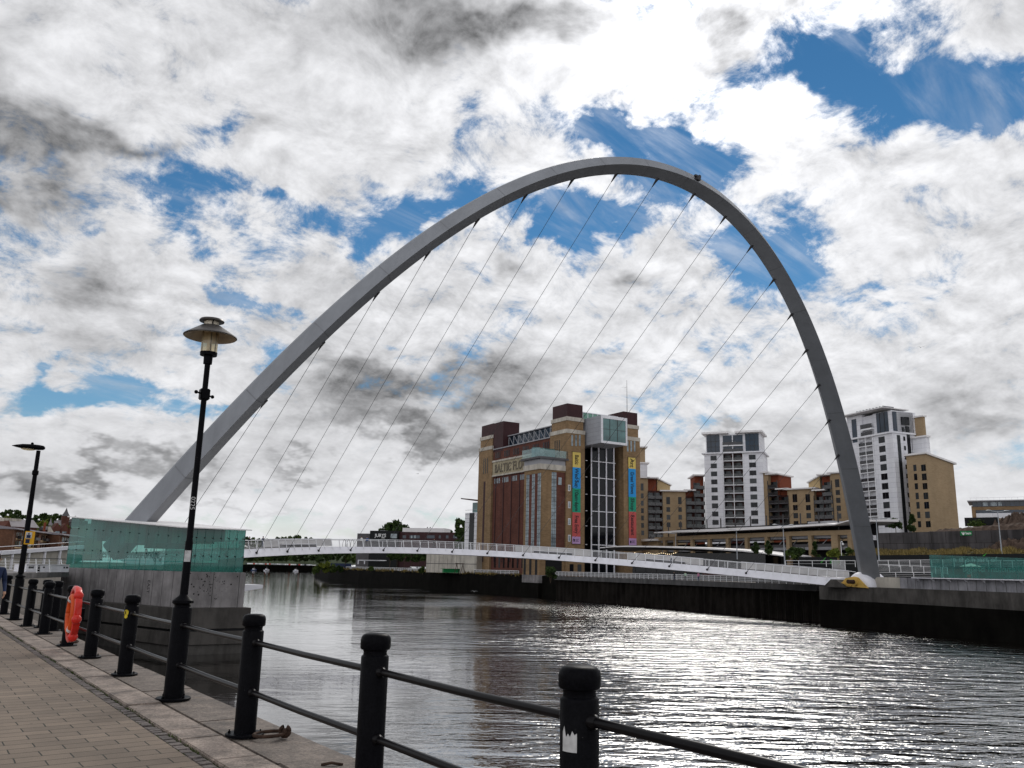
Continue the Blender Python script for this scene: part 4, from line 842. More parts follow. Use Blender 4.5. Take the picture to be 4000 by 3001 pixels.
for f0, f1, z0, z1 in ((.05, .17, .82, 1.04), (.26, .31, .55, 1.08), (.38, .42, .85, 1.03), (.86, .90, .85, 1.0), (.92, .97, .85, 1.0)):
    MB().ext([(*(b0 + dv2 * f0 - nv2 * .01)[:2], z0), (*(b0 + dv2 * f1 - nv2 * .01)[:2], z0), (*(b0 + dv2 * f1 - nv2 * .01)[:2], z1), (*(b0 + dv2 * f0 - nv2 * .01)[:2], z1)], nv2 * .02).build('window', MT['window_dark'], cb, world=True)
# ------------------------------------------------------------------ far bank: ground, river walls
PIERB = [(108.0, 8.0), (115.4, 50.0), (120.7, 66.0), (124.1, 84.6)]
SHEET = [(131.0, 89.0), (139.2, 126.0), (146.5, 158.0), (151.5, 186.0), (155.5, 212.0), (161.0, 250.0), (168.0, 300.0), (186.0, 380.0), (214.0, 478.0), (262.0, 610.0), (300.0, 700.0), (380.0, 800.0)]
GZ = 0.10
gp = [(104.0, -60.0)] + PIERB + SHEET + [(700, 900), (1400, 900), (1400, -300), (104, -300)]
MB().prism([(x + (.4 if i < 20 else 0), y) for i, (x, y) in enumerate(gp)], -8, GZ).build('far_bank_ground', MT['promenade'], kind='structure')
MT['sheet_pile'] = mat('sheet_pile', (0.018, 0.0155, 0.0135), 0.9, spec=0.04, var=0.4, scale=0.3, streak=0.55)
MT['cap_conc'] = mat('cap_concrete', (0.10, 0.097, 0.098), 0.9, var=0.25, scale=0.5, streak=0.4)
MT['wet_wall'] = mat('wet_wall', (0.0065, 0.006, 0.005), 0.9, spec=0.04, var=0.5, scale=0.3, streak=0.4)
def polyline(pts, step):
    out_ = []; 
    for (x0, y0), (x1, y1) in zip(pts[:-1], pts[1:]):
        n = max(1, int(math.hypot(x1 - x0, y1 - y0) / step))
        for k in range(n): out_.append((x0 + (x1 - x0) * k / n, y0 + (y1 - y0) * k / n))
    out_.append(pts[-1]); return [np.array(p) for p in out_]
def normals(pl):
    ns_ = []
    for i in range(len(pl)):
        d = pl[min(i + 1, len(pl) - 1)] - pl[max(i - 1, 0)]; d = d / np.linalg.norm(d); ns_.append(np.array([-d[1], d[0]]))   # towards the river
    return ns_
# corrugated sheet-pile wall between the bridge pier and the flour mill
pl = polyline(SHEET[:4], 0.55); nn = normals(pl); prof = [0, .0, .42, .42]
wall_t = thing('river_wall', 'dark corrugated sheet pile river wall below the flour mill and bridge deck', 'river wall', (*SHEET[0], 0))
ring0 = [[(*(p + n * prof[i % 4] + n * .1), z) for i, (p, n) in enumerate(zip(pl, nn))] for z in (-8.0, -3.6, -0.75)]
MB().loft(ring0, caps=False, closed=False).build('sheet_piles', MT['sheet_pile'], wall_t, world=True)
pc = polyline(SHEET[:4], 6); nc = normals(pc)
MB().loft([[(*(p + n * 1.0), -.85), (*(p + n * 1.0), .22), (*(p - n * 1.2), .22), (*(p - n * 1.2), -.85)] for p, n in zip(pc, nc)]).build('capping_beam', MT['cap_conc'], wall_t, world=True)
wall2 = thing('river_wall', 'weathered dark river wall overgrown with grass, upstream of nothing but the hotel', 'river wall', (*SHEET[4], 0))
wall2['label'] = 'weathered dark river wall topped with grass, curving away in front of the hotel'
pc = polyline(SHEET[3:], 5); nc = normals(pc)
MB().loft([[(*(p + n * .5), -8), (*(p + n * .25), -.7), (*(p + n * .3), .05), (*(p - n * 1.0), .25), (*(p - n * 1.0), -8)] for p, n in zip(pc, nc)]).build('stone_face', MT['wet_wall'], wall2, world=True)
vs, fs = [], []
for i in range(5200):                                                # rough grass and weeds along its top
    k = random.uniform(4, len(pc) - 1.01); j = int(k); f = k - j; p = pc[j] * (1 - f) + pc[j + 1] * f; n_ = nc[j]
    if math.sin(k * 1.7) + math.sin(k * .63 + 2) + random.gauss(0, .7) < -0.4: continue
    x = p + n_ * random.uniform(-.8, .55); h = abs(random.gauss(.5, .35)) + .15; z = .05 + random.uniform(-.5, .1); w = random.uniform(.12, .35); a = random.uniform(0, 3.14)
    b0 = len(vs); vs += [(x[0] - w * math.cos(a), x[1] - w * math.sin(a), z), (x[0] + w * math.cos(a), x[1] + w * math.sin(a), z), (x[0] + random.gauss(0, .2), x[1] + random.gauss(0, .2), z + h)]; fs.append((b0, b0 + 1, b0 + 2))
raw('wall_grass', vs, fs, MT['leaf_dry'], label='dry grass and weeds growing along the top of the far river wall', cat='grass', kind='stuff')
# south pier under the hinge
pier = thing('bridge_pier', 'long dark concrete pier under the bridge hinge on the far bank', 'pier', (*PIERB[3], 0))
pp_ = PIERB + [(132, 86), (124, 8)]
MB().prism(pp_, -2.0, 0.18).build('top_course', MT['concrete_dark'], pier, world=True)
MB().prism([(x - .12 if i < 4 else x, y) for i, (x, y) in enumerate(pp_)], -8, -2.0).build('wet_base', MT['wet_wall'], pier, world=True)
p0, p1 = np.array(PIERB[1]), np.array(PIERB[2]); dP = (p1 - p0) / np.linalg.norm(p1 - p0); nP = np.array([-dP[1], dP[0]])
# concrete upstand with panel joints, steel ledge and the mirrored glass screen on it
U0 = np.array([104.5, 5.0]) - nP * .9; q1 = onwall(3518, 2310, p0 - nP * .9, p1 - nP * .9); q0 = q1 - np.array([*dP, 0]) * 56
up_t = thing('panel_upstand', 'pale stained concrete upstand with panel joints carrying the glass screen', 'concrete wall', (q1[0], q1[1], 0.18))
zu = onwall(3518, 2256, p0 - nP * .9, p1 - nP * .9)[2]
MT['pale_conc'] = mat('pale_concrete', (0.34, 0.335, 0.36), 0.9, var=0.2, scale=0.7, streak=0.5)
MB().ext([(*q0[:2], .18), (*q1[:2], .18), (*q1[:2], zu), (*q0[:2], zu)], (*(-nP * .8), 0)).build('wall', MT['pale_conc'], up_t, world=True)
for k in range(1, 36):
    c = q1[:2] - dP * k * 1.55
    MB().ext([(*(c - dP * .03 + nP * .006), .19), (*(c + dP * .03 + nP * .006), .19), (*(c + dP * .03 + nP * .006), zu), (*(c - dP * .03 + nP * .006), zu)], (*(-nP * .02), 0)).build('panel_joint', MT['joint'], up_t, world=True)
c = q1[:2] - dP * 3.3
MB().ext([(*(c + nP * .02), zu - .16), (*(c + nP * .9), zu - .06), (*(c + nP * .9), zu + .06), (*(c + nP * .02), zu + .06)], (*(-dP * 52), 0)).build('steel_ledge', MT['white_steel'], up_t, world=True)
for k in range(14):
    cc = c - dP * (0.5 + k * 2.9)
    MB().ext([(*(cc + nP * .02), zu - .5), (*(cc + nP * .75), zu - .13), (*(cc + nP * .02), zu - .13)], (*(-dP * .08), 0)).build('ledge_bracket', MT['white_steel'], up_t, world=True)
e0 = at(3424, 2253, 131.0); 
MB().ext([(*(q1[:2] + dP * .02), .19), (*(q1[:2] + dP * 6.2), .19), (*(q1[:2] + dP * 6.2), zu), (*(q1[:2] + dP * .02), zu)], (*(-nP * .6), 0)).build('end_block', MT['cream_stone'], up_t, world=True)
scr = thing('glass_screen', 'long teal glass screen with mirrored lettering on the far abutment', 'glass screen', (q1[0], q1[1], zu))
g1 = onwall(3636, 2250, p0 - nP * 1.0, p1 - nP * 1.0)[:2]; wz = lambda x, y: onwall(x, y, p0 - nP, p1 - nP)[2]
zt1 = wz(3636, 2167); zt0 = wz(4000, 2180); g0_ = onwall(4000, 2250, p0 - nP, p1 - nP)[:2]; sl_ = (zt0 - zt1) / np.linalg.norm(g0_ - g1)
for k in range(24):
    a = g1 - dP * (k * 2.05 + .03); b = g1 - dP * (k * 2.05 + 2.0); za, zb_ = zt1 + sl_ * (k * 2.05), zt1 + sl_ * (k * 2.05 + 2.0)
    g = MB().add([(*a, zu + .08), (*b, zu + .08), (*b, zb_), (*a, za)], [(0, 1, 2, 3)]).build('glass_pane', MT['teal_glass'], scr, world=True)
    MB().ext([(*(b - dP * .0), zu + .06), (*(b - dP * .05), zu + .06), (*(b - dP * .05), zb_), (*b, zb_)], (*(-nP * .12), 0)).build('pane_edge', MT['teal_edge'], g, world=True)
MT['etched'] = plain('etched_letters', (0.55, 0.62, 0.62), 0.7)
ls = onwall(3760, 2233, p0 - nP, p1 - nP)
text('lettering', 'Gateshead Millennium Bridge', 1.18, MT['etched'], (ls[0] - nP[0] * .06 , ls[1] - nP[1] * .06, ls[2]), (-dP[0], -dP[1], 0), (0, 0, 1), scr, .01, align='RIGHT', mirror=True, squash=1.22, bold=.012)

# ------------------------------------------------------------------ promenade railings on the far bank
def railing(name, label, pts, z0, h, post_gap, mt=MT['white_rail'], bars=0, thick=.05, infill=None, world_z=None, cat='railing'):
    pts = [np.array(p, float) for p in pts]; t = thing(name, label, cat, (*pts[0][:2], z0))
    zz = [z0 if len(p) < 3 else p[2] for p in pts]
    P3 = [np.array([p[0], p[1], z]) for p, z in zip(pts, zz)]
    MB().tube([p + [0, 0, h] for p in P3], thick, 6).build('handrail', mt, t, world=True)
    for k in range(bars):
        MB().tube([p + [0, 0, h * (k + 1) / (bars + 1.0)] for p in P3], thick * .4, 4).build('rail_bar', mt, t, world=True)
    cum = [0.0]
    for a, b in zip(P3[:-1], P3[1:]): cum.append(cum[-1] + np.linalg.norm(b - a))
    n = int(cum[-1] / post_gap); proto = None; A = np.array(P3)
    n = min(n, 95)
    for k in range(n + 1):
        s = cum[-1] * k / max(n, 1); c = np.array([np.interp(s, cum, A[:, i]) for i in range(3)])
        if proto is None:
            proto = MB().box(-thick * .8, thick * .8, -thick * .8, thick * .8, 0, h).build('railing_post', mt, t); o = proto
        else: o = copy_part(proto, t)
        o.location = Vector((c - P3[0] + np.array([0, 0, P3[0][2] - z0])).tolist())
    if infill:
        for a, b in zip(P3[:-1], P3[1:]):
            MB().ext([a + [0, 0, .12], b + [0, 0, .12], b + [0, 0, h - .1], a + [0, 0, h - .1]], (.02, .02, 0)).build('infill_panel', infill, t, world=True)
    return t
MT['mesh_infill'] = glassmat('mesh_infill', (0.75, 0.75, 0.75), (0.42, 0.42, 0.43), 0.45, refl=.1)
wl = [np.array(p) for p in SHEET[:4]]; wn = normals(wl)
railing('promenade_railing', 'pale metal railing on the sheet pile wall below the bridge deck', [tuple(p + n * .75) for p, n in zip(wl, wn)], .22, 1.15, 1.9, bars=2, thick=.06, infill=MT['mesh_infill'])
wl = [np.array(p) for p in SHEET[4:9]]; wn = normals(wl)
railing('promenade_railing', 'long pale railing along the grassy river wall in front of the hotel', [tuple(p - n * 1.6) for p, n in zip(wl, wn)], .2, 1.15, 3.0, bars=1, thick=.07, infill=MT['mesh_infill'])

# ------------------------------------------------------------------ flour mill (arts centre)
K = at(1800 + 800 / 1.9525, 1450 + 1340 / 1.9525, 246.0); TH = math.radians(5.0)
aB = np.array([math.sin(TH), math.cos(TH), 0]); bB = np.array([math.cos(TH), -math.sin(TH), 0])
def zb(x, y): return 1800 + x / 1.9525, 1450 + y / 1.9525
def WF(x, y, s=0.0):                                                 # west face at depth s: returns (r, z)
    P = onplane(*zb(x, y), K + aB * s, aB); return float((P - K) @ bB), float(P[2])
def NF(x, y, r=0.0):                                                 # river face at offset r: returns (s, z)
    P = onplane(*zb(x, y), K + bB * r, bB); return float((P - K) @ aB), float(P[2])
mill = thing('flour_mill', 'tall tan and red brick former flour mill with corner towers and a glazed slot', 'building', (K[0], K[1], 0), -TH)
def part(name, mt, f, parent=mill, **kw):
    m = MB(); f(m); return m.build(name, mt, parent, **kw)
ZT1 = 47.5                                                           # tower tops
TW = [('near', 0, 6.8, 0, 9.0), ('river', 0, 6.8, 45.2, 54.6), ('inland', 21.7, 28.4, 0, 9.0), ('inland_far', 21.7, 28.4, 45.2, 54.6)]
for nm, r0, r1, s0, s1 in TW:
    tw = MB(); tw.box(r0, r1, s0, s1, 0, 42.4); tw.box(r0 + .35, r1 - .35, s0 + .35, s1 - .35, 43.6, 46.3)
    tw = tw.build('corner_tower', MT['tan_brick'], mill)
    for z0, z1, o in ((42.4, 43.6, .12), (46.3, 47.5, -.15)):
        MB().box(r0 - o, r1 + o, s0 - o, s1 + o, z0, z1).build('stone_band', MT['cream_stone'], tw)
    MB().box(r0 + .55, r1 - .5, s0 + .5, s1 - .5, 47.5, 51.6).build('maroon_penthouse', MT['maroon_metal'], tw)
MB().box(.5, 6.9, 45.2 - 6.5, 45.7, 41.2, 51.4).build('maroon_penthouse', MT['maroon_metal'], mill)
body = part('main_block', MT['red_brick'], lambda m: m.box(.75, 27.7, 9.0, 45.2, 0, 38.0))
part('upper_storey', MT['red_brick'], lambda m: m.box(.55, 27.9, 9.0, 45.2, 38.0, 42.0))
part('west_wall', MT['red_brick'], lambda m: m.box(6.8, 21.7, 6.5, 9.0, 0, 47.0))
MT['sign_band'] = mat('sign_band_stone', (0.40, 0.345, 0.24), 0.85, var=0.15, scale=0.3, streak=0.35)
sb = part('sign_band', MT['sign_band'], lambda m: m.box(.30, .75, 9.0, 45.2, 33.2, 37.6))
part('cornice', MT['cream_stone'], lambda m: m.box(.05, .78, 9.0, 45.2, 37.6, 38.2))
part('cornice', MT['cream_stone'], lambda m: m.box(.15, .78, 9.0, 45.2, 32.7, 33.2))
part('cornice', MT['roof_grey'], lambda m: m.box(.25, 28.1, 9.0, 45.2, 42.0, 42.35))
MT['sign_letters'] = plain('sign_letters', (0.15, 0.13, 0.098), 0.8)
def mloc(r, s, z): return K * [1, 1, 0] + bB * r + aB * s + np.array([0, 0, z])
text('lettering', 'BALTIC FLOUR MILLS', 4.05, MT['sign_letters'], mloc(.22, 43.6, 33.95), -aB, (0, 0, 1), mill, .08, squash=.80, bold=.06, spacing=1.06)
# thin pilasters of the silo wall, small windows above
for k in range(7): part('pilaster', MT['maroon_metal'], lambda m: m.box(.55, .75, 43.0 - k * 5.2, 43.35 - k * 5.2, 4, 32.7))
for g in range(6):
    for k in range(4):
        s = 44.3 - g * 5.6 - k * 1.05; MB().box(.66, .78, s - .55, s, 30.3, 32.0).build('vent_window', MT['window_pale'], mill)
        z = 39.0; s = 43.6 - g * 6.0 - k * .95; MB().box(.45, .57, s - .42, s, 38.9, 41.0).build('slit_window', MT['window_dark'], mill)
for k in range(7):
    s = 43.0 - k * 2.9; MB().box(.66, .77, s - .9, s, 2.2, 7.4).build('ground_window', MT['window_dark'], mill)
# tower details
for s0 in (48.0, 49.3, 50.6): part('slit_window', MT['window_dark'], lambda m: m.box(-.03, .1, s0, s0 + .5, 34.2, 39.6))
part('maroon_strip', MT['maroon_metal'], lambda m: m.box(-.04, .1, 49.3, 50.6, 4, 31.5))
for s0 in (3.6, 4.75, 5.9): part('slit_window', MT['window_dark'], lambda m: m.box(-.03, .1, s0, s0 + .45, 35.5, 40.6))
for x in (849, 879, 907): r, z = WF(x, 487); r2, z2 = WF(x, 570); part('slit_window', MT['window_pale'], lambda m: m.box(r - .3, r + .32, -.04, .1, z2, z))
for x in (1272, 1299, 1325): r, z = WF(x, 533); r2, z2 = WF(x, 612); part('slit_window', MT['window_pale'], lambda m: m.box(r - .3, r + .32, -.04, .1, z2, z))
for y0, y1 in ((866, 915), (993, 1045), (1122, 1173), (1248, 1300)):
    r0, za = WF(818, y0); r1, zc = WF(837, y1); part('stair_window', MT['white_panel'], lambda m: m.box(r0, r1, -.05, .1, zc, za))
    part('stair_pane', MT['window_pale'], lambda m: m.box(r0 + .15, r1 - .15, -.09, 0, zc + .2, za - .2))
# glazed slot on the west front
part('slot_back', MT['black_cladding'], lambda m: m.box(6.8, 21.7, 5.4, 6.5, 0, 47.0))
gz = part('slot_glazing', MT['window_dark'], lambda m: m.box(WF(990, 700, 2.0)[0], WF(1168, 700, 2.0)[0], 2.0, 2.2, 0, 42.0))
for x in (994, 1050, 1108, 1165):
    r, _ = WF(x, 800, 1.9); MB().box(r - .12, r + .12, 1.6, 2.0, 0, 42.0).build('mullion', MT['white_steel'], gz)
for y in (690, 815, 945, 1070, 1185, 1325):
    _, z = WF(1050, y, 1.8); MB().box(WF(994, 800, 1.9)[0], WF(1165, 800, 1.9)[0], 1.72, 2.0, z - .1, z + .1).build('transom', MT['white_steel'], gz)
    for xa in (958, 1176): MB().box(WF(xa, 800, 1.9)[0] - .3, WF(xa, 800, 1.9)[0] + .3, 1.8, 2.0, z - .08, z + .08).build('bracket', MT['white_steel'], gz)
# projecting box room
r0 = 7.6; s_f = float((onplane(*zb(1070, 430), K + bB * r0, bB) - K) @ aB)
zt = WF(1075, 335, s_f)[1]; zbt = WF(1075, 545, s_f)[1]; r1 = WF(1265, 450, s_f)[0]
bx = part('viewing_box', MT['grey_panel'], lambda m: m.box(r0, r1, s_f, 6.0, zbt, zt))
fr = MB(); w = .85
fr.box(r0 - .05, r1 + .05, s_f - .25, s_f - .003, zt - .9, zt + .05).box(r0 - .05, r1 + .05, s_f - .25, s_f - .003, zbt - .05, zbt + .65)
fr.box(r0 - .05, r0 + .55, s_f - .25, s_f - .003, zbt + .65, zt - .9).box(r1 - .5, r1 + .05, s_f - .25, s_f - .003, zbt + .65, zt - .9)
fr.build('window_frame', MT['white_panel'], bx)
MT['box_glass'] = mat('box_glass', (0.05, 0.135, 0.135), 0.05, var=0.45, scale=0.35, spec=.9)
pn = MB().box(r0 + .55, r1 - .5, s_f - .06, s_f - .002, zbt + .65, zt - .9).build('window', MT['box_glass'], bx)
for f in (.31, .64): xx = r0 + .55 + (r1 - r0 - 1.05) * f; MB().box(xx - .07, xx + .07, s_f - .14, s_f - .06, zbt + .65, zt - .9).build('mullion', MT['dark_steel'], bx)
zm = (zbt + zt) / 2 + .1; MB().box(r0 + .55, r1 - .5, s_f - .13, s_f - .061, zm - .05, zm + .05).build('mullion', MT['dark_steel'], bx)
MT['roof_glass'] = mat('roof_glass', (0.16, 0.30, 0.24), 0.15, var=.4, scale=.5)
rg = part('rooftop_glazing', MT['roof_glass'], lambda m: m.box(6.9, 20.5, 1.5, 5.5, 47.0, 49.6))
for k in range(8): MB().box(7.0 + k * 1.9, 7.15 + k * 1.9, 1.38, 1.5, 47, 49.7).build('glazing_bar', MT['white_steel'], rg)
MB().box(6.8, 20.7, 1.3, 1.5, 49.6, 49.8).build('glazing_bar', MT['white_steel'], rg)
# roof lattice frame above the river face
lt = part('roof_gallery', MT['window_blue'], lambda m: m.box(3.2, 8, 9.0, 38.7, 42.35, 46.2))
for k in range(10):
    s = 9.4 + k * 3.2; MB().box(2.5, 2.7, s, s + .22, 42.35, 46.0).build('gallery_post', MT['roof_grey'], lt)
    MB().ext([(2.6, s, 42.6), (2.6, s + .25, 42.6), (2.6, s + 3.2, 45.9), (2.6, s + 2.95, 45.9)], (.1, 0, 0)).build('gallery_brace', MT['roof_grey'], lt)
MB().box(2.3, 8.3, 9.0, 39.0, 46.2, 46.5).build('gallery_roof', MT['roof_grey'], lt)
# river stair block
R8 = WF(605, 770, .6)[0]; S8, ZB8 = NF(485, 785, R8); ZB8 = NF(605, 745, R8)[1]
st = part('river_stair_block', MT['tan_brick'], lambda m: m.box(R8, 0.7, .55, S8, .3, ZB8))
MB().box(R8 - .12, .7, .45, S8 + .1, -1.9, .3).build('stone_plinth', MT['concrete'], st)
MB().box(R8 - .25, .7, .35, S8 + .2, -7, -1.9).build('wet_footing', MT['wet_wall'], st)
MB().box(R8 - .3, .7, .25, S8 + .3, ZB8, ZB8 + 1.6).build('stone_cornice', MT['cream_stone'], st)
MB().box(R8 - .9, .7, -.3, S8 + .8, ZB8 + 1.6 + 1.5, ZB8 + 3.7).build('terrace_slab', MT['slate'], st)
MB().box(R8 - .1, .7, .45, S8 + .1, ZB8 + 1.6, ZB8 + 3.1).build('stone_parapet', MT['roof_grey'], st)
MT['clear_glass'] = glassmat('clear_glass', (0.82, 0.90, 0.90), (0.45, 0.6, 0.6), .22)
tg_ = MB(); tg_.box(R8 - .6, R8 - .56, 0, S8 + .5, ZB8 + 3.7, ZB8 + 6.3).box(R8 - .6, .6, 0, .04, ZB8 + 3.7, ZB8 + 5.9)
tg_.build('terrace_glass', MT['clear_glass'], st)
MB().box(R8 + 1.5, 0.5, 6, S8 - 1.5, ZB8 + 3.7, ZB8 + 7.2).build('terrace_room', MT['box_glass'], st)
def strip_window(r0, r1, s0, s1, z0, z1, horiz):
    fr_ = MB().box(r0, r1, s0, s1, z0, z1).build('strip_window', MT['window_pale'], st); n = int((z1 - z0) / 1.05)
    for k in range(n + 1):
        z = z0 + (z1 - z0) * k / n
        (MB().box(r0 - .03, r1 + .0, s0, s1, z - .05, z + .05) if not horiz else MB().box(r0, r1, s0 - .03, s1, z - .05, z + .05)).build('glazing_bar', MT['dark_steel'], fr_)
    for f in (.33, .66):
        if not horiz: ss = s0 + (s1 - s0) * f; MB().box(r0 - .03, r1, ss - .04, ss + .04, z0, z1).build('glazing_bar', MT['dark_steel'], fr_)
        else: ss = r0 + (r1 - r0) * f; MB().box(ss - .04, ss + .04, s0 - .03, s1, z0, z1).build('glazing_bar', MT['dark_steel'], fr_)
ztop = NF(550, 785, R8)[1]
rs = [(NF(b, 1000, R8)[0], NF(a, 1000, R8)[0]) for a, b in ((498, 520), (541, 563), (585, 607))]
for s0, s1 in rs: strip_window(R8 - .02, R8 + .1, s0, s1, 5.5, ztop, False)
for (a0_, b0_) in ((520, 541), (563, 585)):
    s0, s1 = NF(b0_, 1000, R8)[0], NF(a0_, 1000, R8)[0]; MB().box(R8 - .012, R8 + .1, s0, s1, 5.5, ztop).build('red_brick_panel', MT['red_brick'], st)
ra, rb = WF(691, 1000, .55)[0], WF(727, 1000, .55)[0]; strip_window(ra, rb, .52, .6, 5.5, WF(710, 770, .55)[1], True)
ra, rb = WF(728, 1000, .55)[0], WF(796, 1000, .55)[0]; MB().box(ra, min(rb, -.02), .538, .6, 5.5, WF(750, 770, .55)[1]).build('red_brick_panel', MT['red_brick'], st)
r0_, za = WF(744, 810, .53); r1_, zc = WF(768, 868, .53); MB().box(r0_, r1_, .50, .60, zc, za).build('small_window', MT['window_pale'], st)
for k in range(3):
    s0 = .9 + k * (S8 / 3.0); MB().box(R8 - .04, R8 + .1, s0 + .5, s0 + 1.7, .32, 6.6).build('water_gate', MT['black_cladding'], st)
# banners
BC = dict(y=(.62, .47, .13), b=(.03, .27, .62), g=(.02, .27, .17), r=(.47, .09, .085), l=(.45, .28, .50))
for k_, c in BC.items(): MT['ban_' + k_] = mat('banner_' + k_, c, .7, var=.06, scale=.5)
MT['ban_ink'] = plain('banner_ink', (.022, .02, .025), .7)
def banner(label, xl, xr, ys, words, cols):
    r0, _ = WF(xl, (ys[0] + ys[-1]) / 2); r1, _ = WF(xr, (ys[0] + ys[-1]) / 2); xm = (xl + xr) / 2
    zs = [WF(xm, y)[1] for y in ys]; t = thing('banner', label, 'banner', mloc(r0, -.3, zs[-1]), -TH, 'banners on the mill front')
    for i, c in enumerate(cols):
        MB().box(0, r1 - r0, 0, .06, zs[i + 1] - zs[-1], zs[i] - zs[-1]).build('banner_panel', MT['ban_' + c], t)
    for z in (zs[0], zs[-1]): MB().box(-.2, r1 - r0 + .2, -.02, .3, z - zs[-1] - .08, z - zs[-1] + .02).build('banner_bar', MT['dark_steel'], t)
    for i, w_ in enumerate(words):
        zc = (zs[i] + zs[i + 1]) / 2; L_ = zs[i] - zs[i + 1]; size = min(1.95, L_ * .86 / (len(w_) * .50))
        text('lettering', w_, 1.95, MT['ban_ink'], mloc((r0 + r1) / 2 - .62, -.33, zc), (0, 0, -1), bB, t, .01, align='CENTER', bold=.035, squash=min(1.0, size / 1.95))
    zc = (zs[-2] + zs[-1]) / 2
    if True:
        for j in range(3): MB().box(1.15, 2.35 - .25 * (j % 2), -.02, 0, zc - zs[-1] + .25 - j * .3, zc - zs[-1] + .37 - j * .3).build('small_print', MT['ban_ink'], t)
        MB().ext([(.45, -.02, zc - zs[-1] - .45), (.85, -.02, zc - zs[-1] - .45), (.95, -.02, zc - zs[-1] + .35), (.35, -.02, zc - zs[-1] + .35)], (0, .02, 0)).build('crest', MT['ban_ink'], t)
banner('long banner reading Baltic, Wed-Sun, 10am-6pm and Free Entry', 847.5, 909, [617, 735, 895, 1077, 1262, 1317], ['Baltic', 'Wed\u00b7Sun', '10am\u00b76pm', 'Free Entry'], 'ybgrl')
banner('long banner reading Art, Great Views, Shop and Restaurant', 1276, 1332, [658, 745, 960, 1072, 1275, 1328], ['Art', 'Great Views', 'Shop', 'Restaurant'], 'ybgrl')
r, z = WF(1268, 295, 4); part('flagpole', MT['dark_steel'], lambda m: m.tube([(r, 4, 47), (r, 4, 51.0), (r, 4, WF(1268, 70, 4)[1])], [.12, .10, .05], 6))
# street-level openings under the deck line
for x0, x1 in ((645, 770),): ra, rb = WF(x0, 1460, .55)[0], WF(x1, 1460, .55)[0]; MB().box(ra, rb, .49, .6, .2, 5.2).build('dark_opening', MT['black_cladding'], st)
for x in (845, 905): r, _ = WF(x, 1470); part('ground_window', MT['window_dark'], lambda m: m.box(r - .7, r + .7, -.05, .1, 1.5, 3.6))
# ------------------------------------------------------------------ facades seen across the river
class Facade:
    """A wall plane from pixel column xl at distance dl to column xr at distance dr; local x along it, y into the building."""
    def __init__(s, name, label, cat, xl, xr, dl, dr, yref=2200, z0=0.0, group=None):
        s.p0 = at(xl, yref, dl); s.p1 = at(xr, yref, dr); d = s.p1[:2] - s.p0[:2]; s.L = float(np.linalg.norm(d)); s.u = np.array([*(d / s.L), 0]); s.n = np.array([-s.u[1], s.u[0], 0])
        s.t = thing(name, label, cat, (s.p0[0], s.p0[1], z0), math.atan2(d[1], d[0]), group); s.z0 = z0
    def uv(s, x, y, dep=0.0):
        P = onplane(x, y, s.p0 + s.n * dep, s.n); return float((P - s.p0) @ s.u), float(P[2])
    def b(s, name, mt, s0, s1, z0, z1, y0=0.0, y1=6.0, parent=None):
        return MB().box(s0, s1, y0, y1, z0 - s.z0, z1 - s.z0).build(name, mt, parent or s.t)
    def px(s, name, mt, x0, y0, x1, y1, d0=-.05, d1=.3, parent=None):   # box from a pixel rectangle on the plane
        a = s.uv(x0, (y0 + y1) / 2); c = s.uv(x1, (y0 + y1) / 2); za = s.uv((x0 + x1) / 2, y0)[1]; zc = s.uv((x0 + x1) / 2, y1)[1]
        return s.b(name, mt, a[0], c[0], zc, za, d0, d1, parent)
    def mesh(s, name, mt, m, parent=None, **kw):
        m.v = [(x, y, z - s.z0) for x, y, z in m.v]; return m.build(name, mt, parent or s.t, **kw)
    def w(s, a, dep, z): return s.p0 * [1, 1, 0] + s.u * a + s.n * dep + np.array([0, 0, z])
def z3(x, y): return 2450 + x / 2.0753, 1550 + y / 2.0753
def z4(x, y): return 3150 + x / 1.845, 1550 + y / 1.845

def window(F, s0, s1, z0, z1, mt=None, d=-.04, parent=None):
    w_ = F.b('window', mt or MT['window_dark'], s0, s1, z0, z1, d, .3, parent)
    if s1 - s0 > 1.0: F.b('glazing_bar', MT['dark_steel'], (s0 + s1) / 2 - .05, (s0 + s1) / 2 + .05, z0, z1, d - .05, d, w_)
    return w_
def balconies(F, s0, s1, zs, back, cols=2, dep=2.0, slab=MT['slate'], post=MT['dark_steel']):
    F.b('balcony_recess', back, s0, s1, zs[0] - 1.2, zs[-1] + 3.0, dep, dep + .3)
    for z in zs:
        b_ = F.b('balcony', slab, s0, s1, z - .18, z + .06, -.25, dep)
        F.b('balcony_rail', MT['rail_glass'], s0, s1, z + .06, z + 1.05, -.25, -.19, b_)
        for k in range(cols):
            c = s0 + (s1 - s0) * (k + .55) / cols; F.b('balcony_door', MT['door_glass'], c - .8, c + .5, z + .08, z + 2.3, dep - .06, dep, b_)
            F.b('balcony_door', MT['window_dark'], c - 1.9, c - .8, z + .08, z + 2.3, dep - .05, dep, b_)
    for k in range(cols + 1):
        c = s0 + (s1 - s0) * k / cols; F.b('balcony_post', post, c - .11, c + .11, zs[0] - 1.2, zs[-1] + 2.6, -.28, -.06)
MT['rail_glass'] = glassmat('rail_glass', (.40, .40, .41), (.06, .06, .065), .50, refl=.15)
MT['door_glass'] = mat('door_glass', (.05, .06, .065), .12, var=.6, scale=.4, spec=.3)
MT['dark_red'] = mat('dark_red_render', (.06, .018, .014), .8, var=.15, scale=.4)
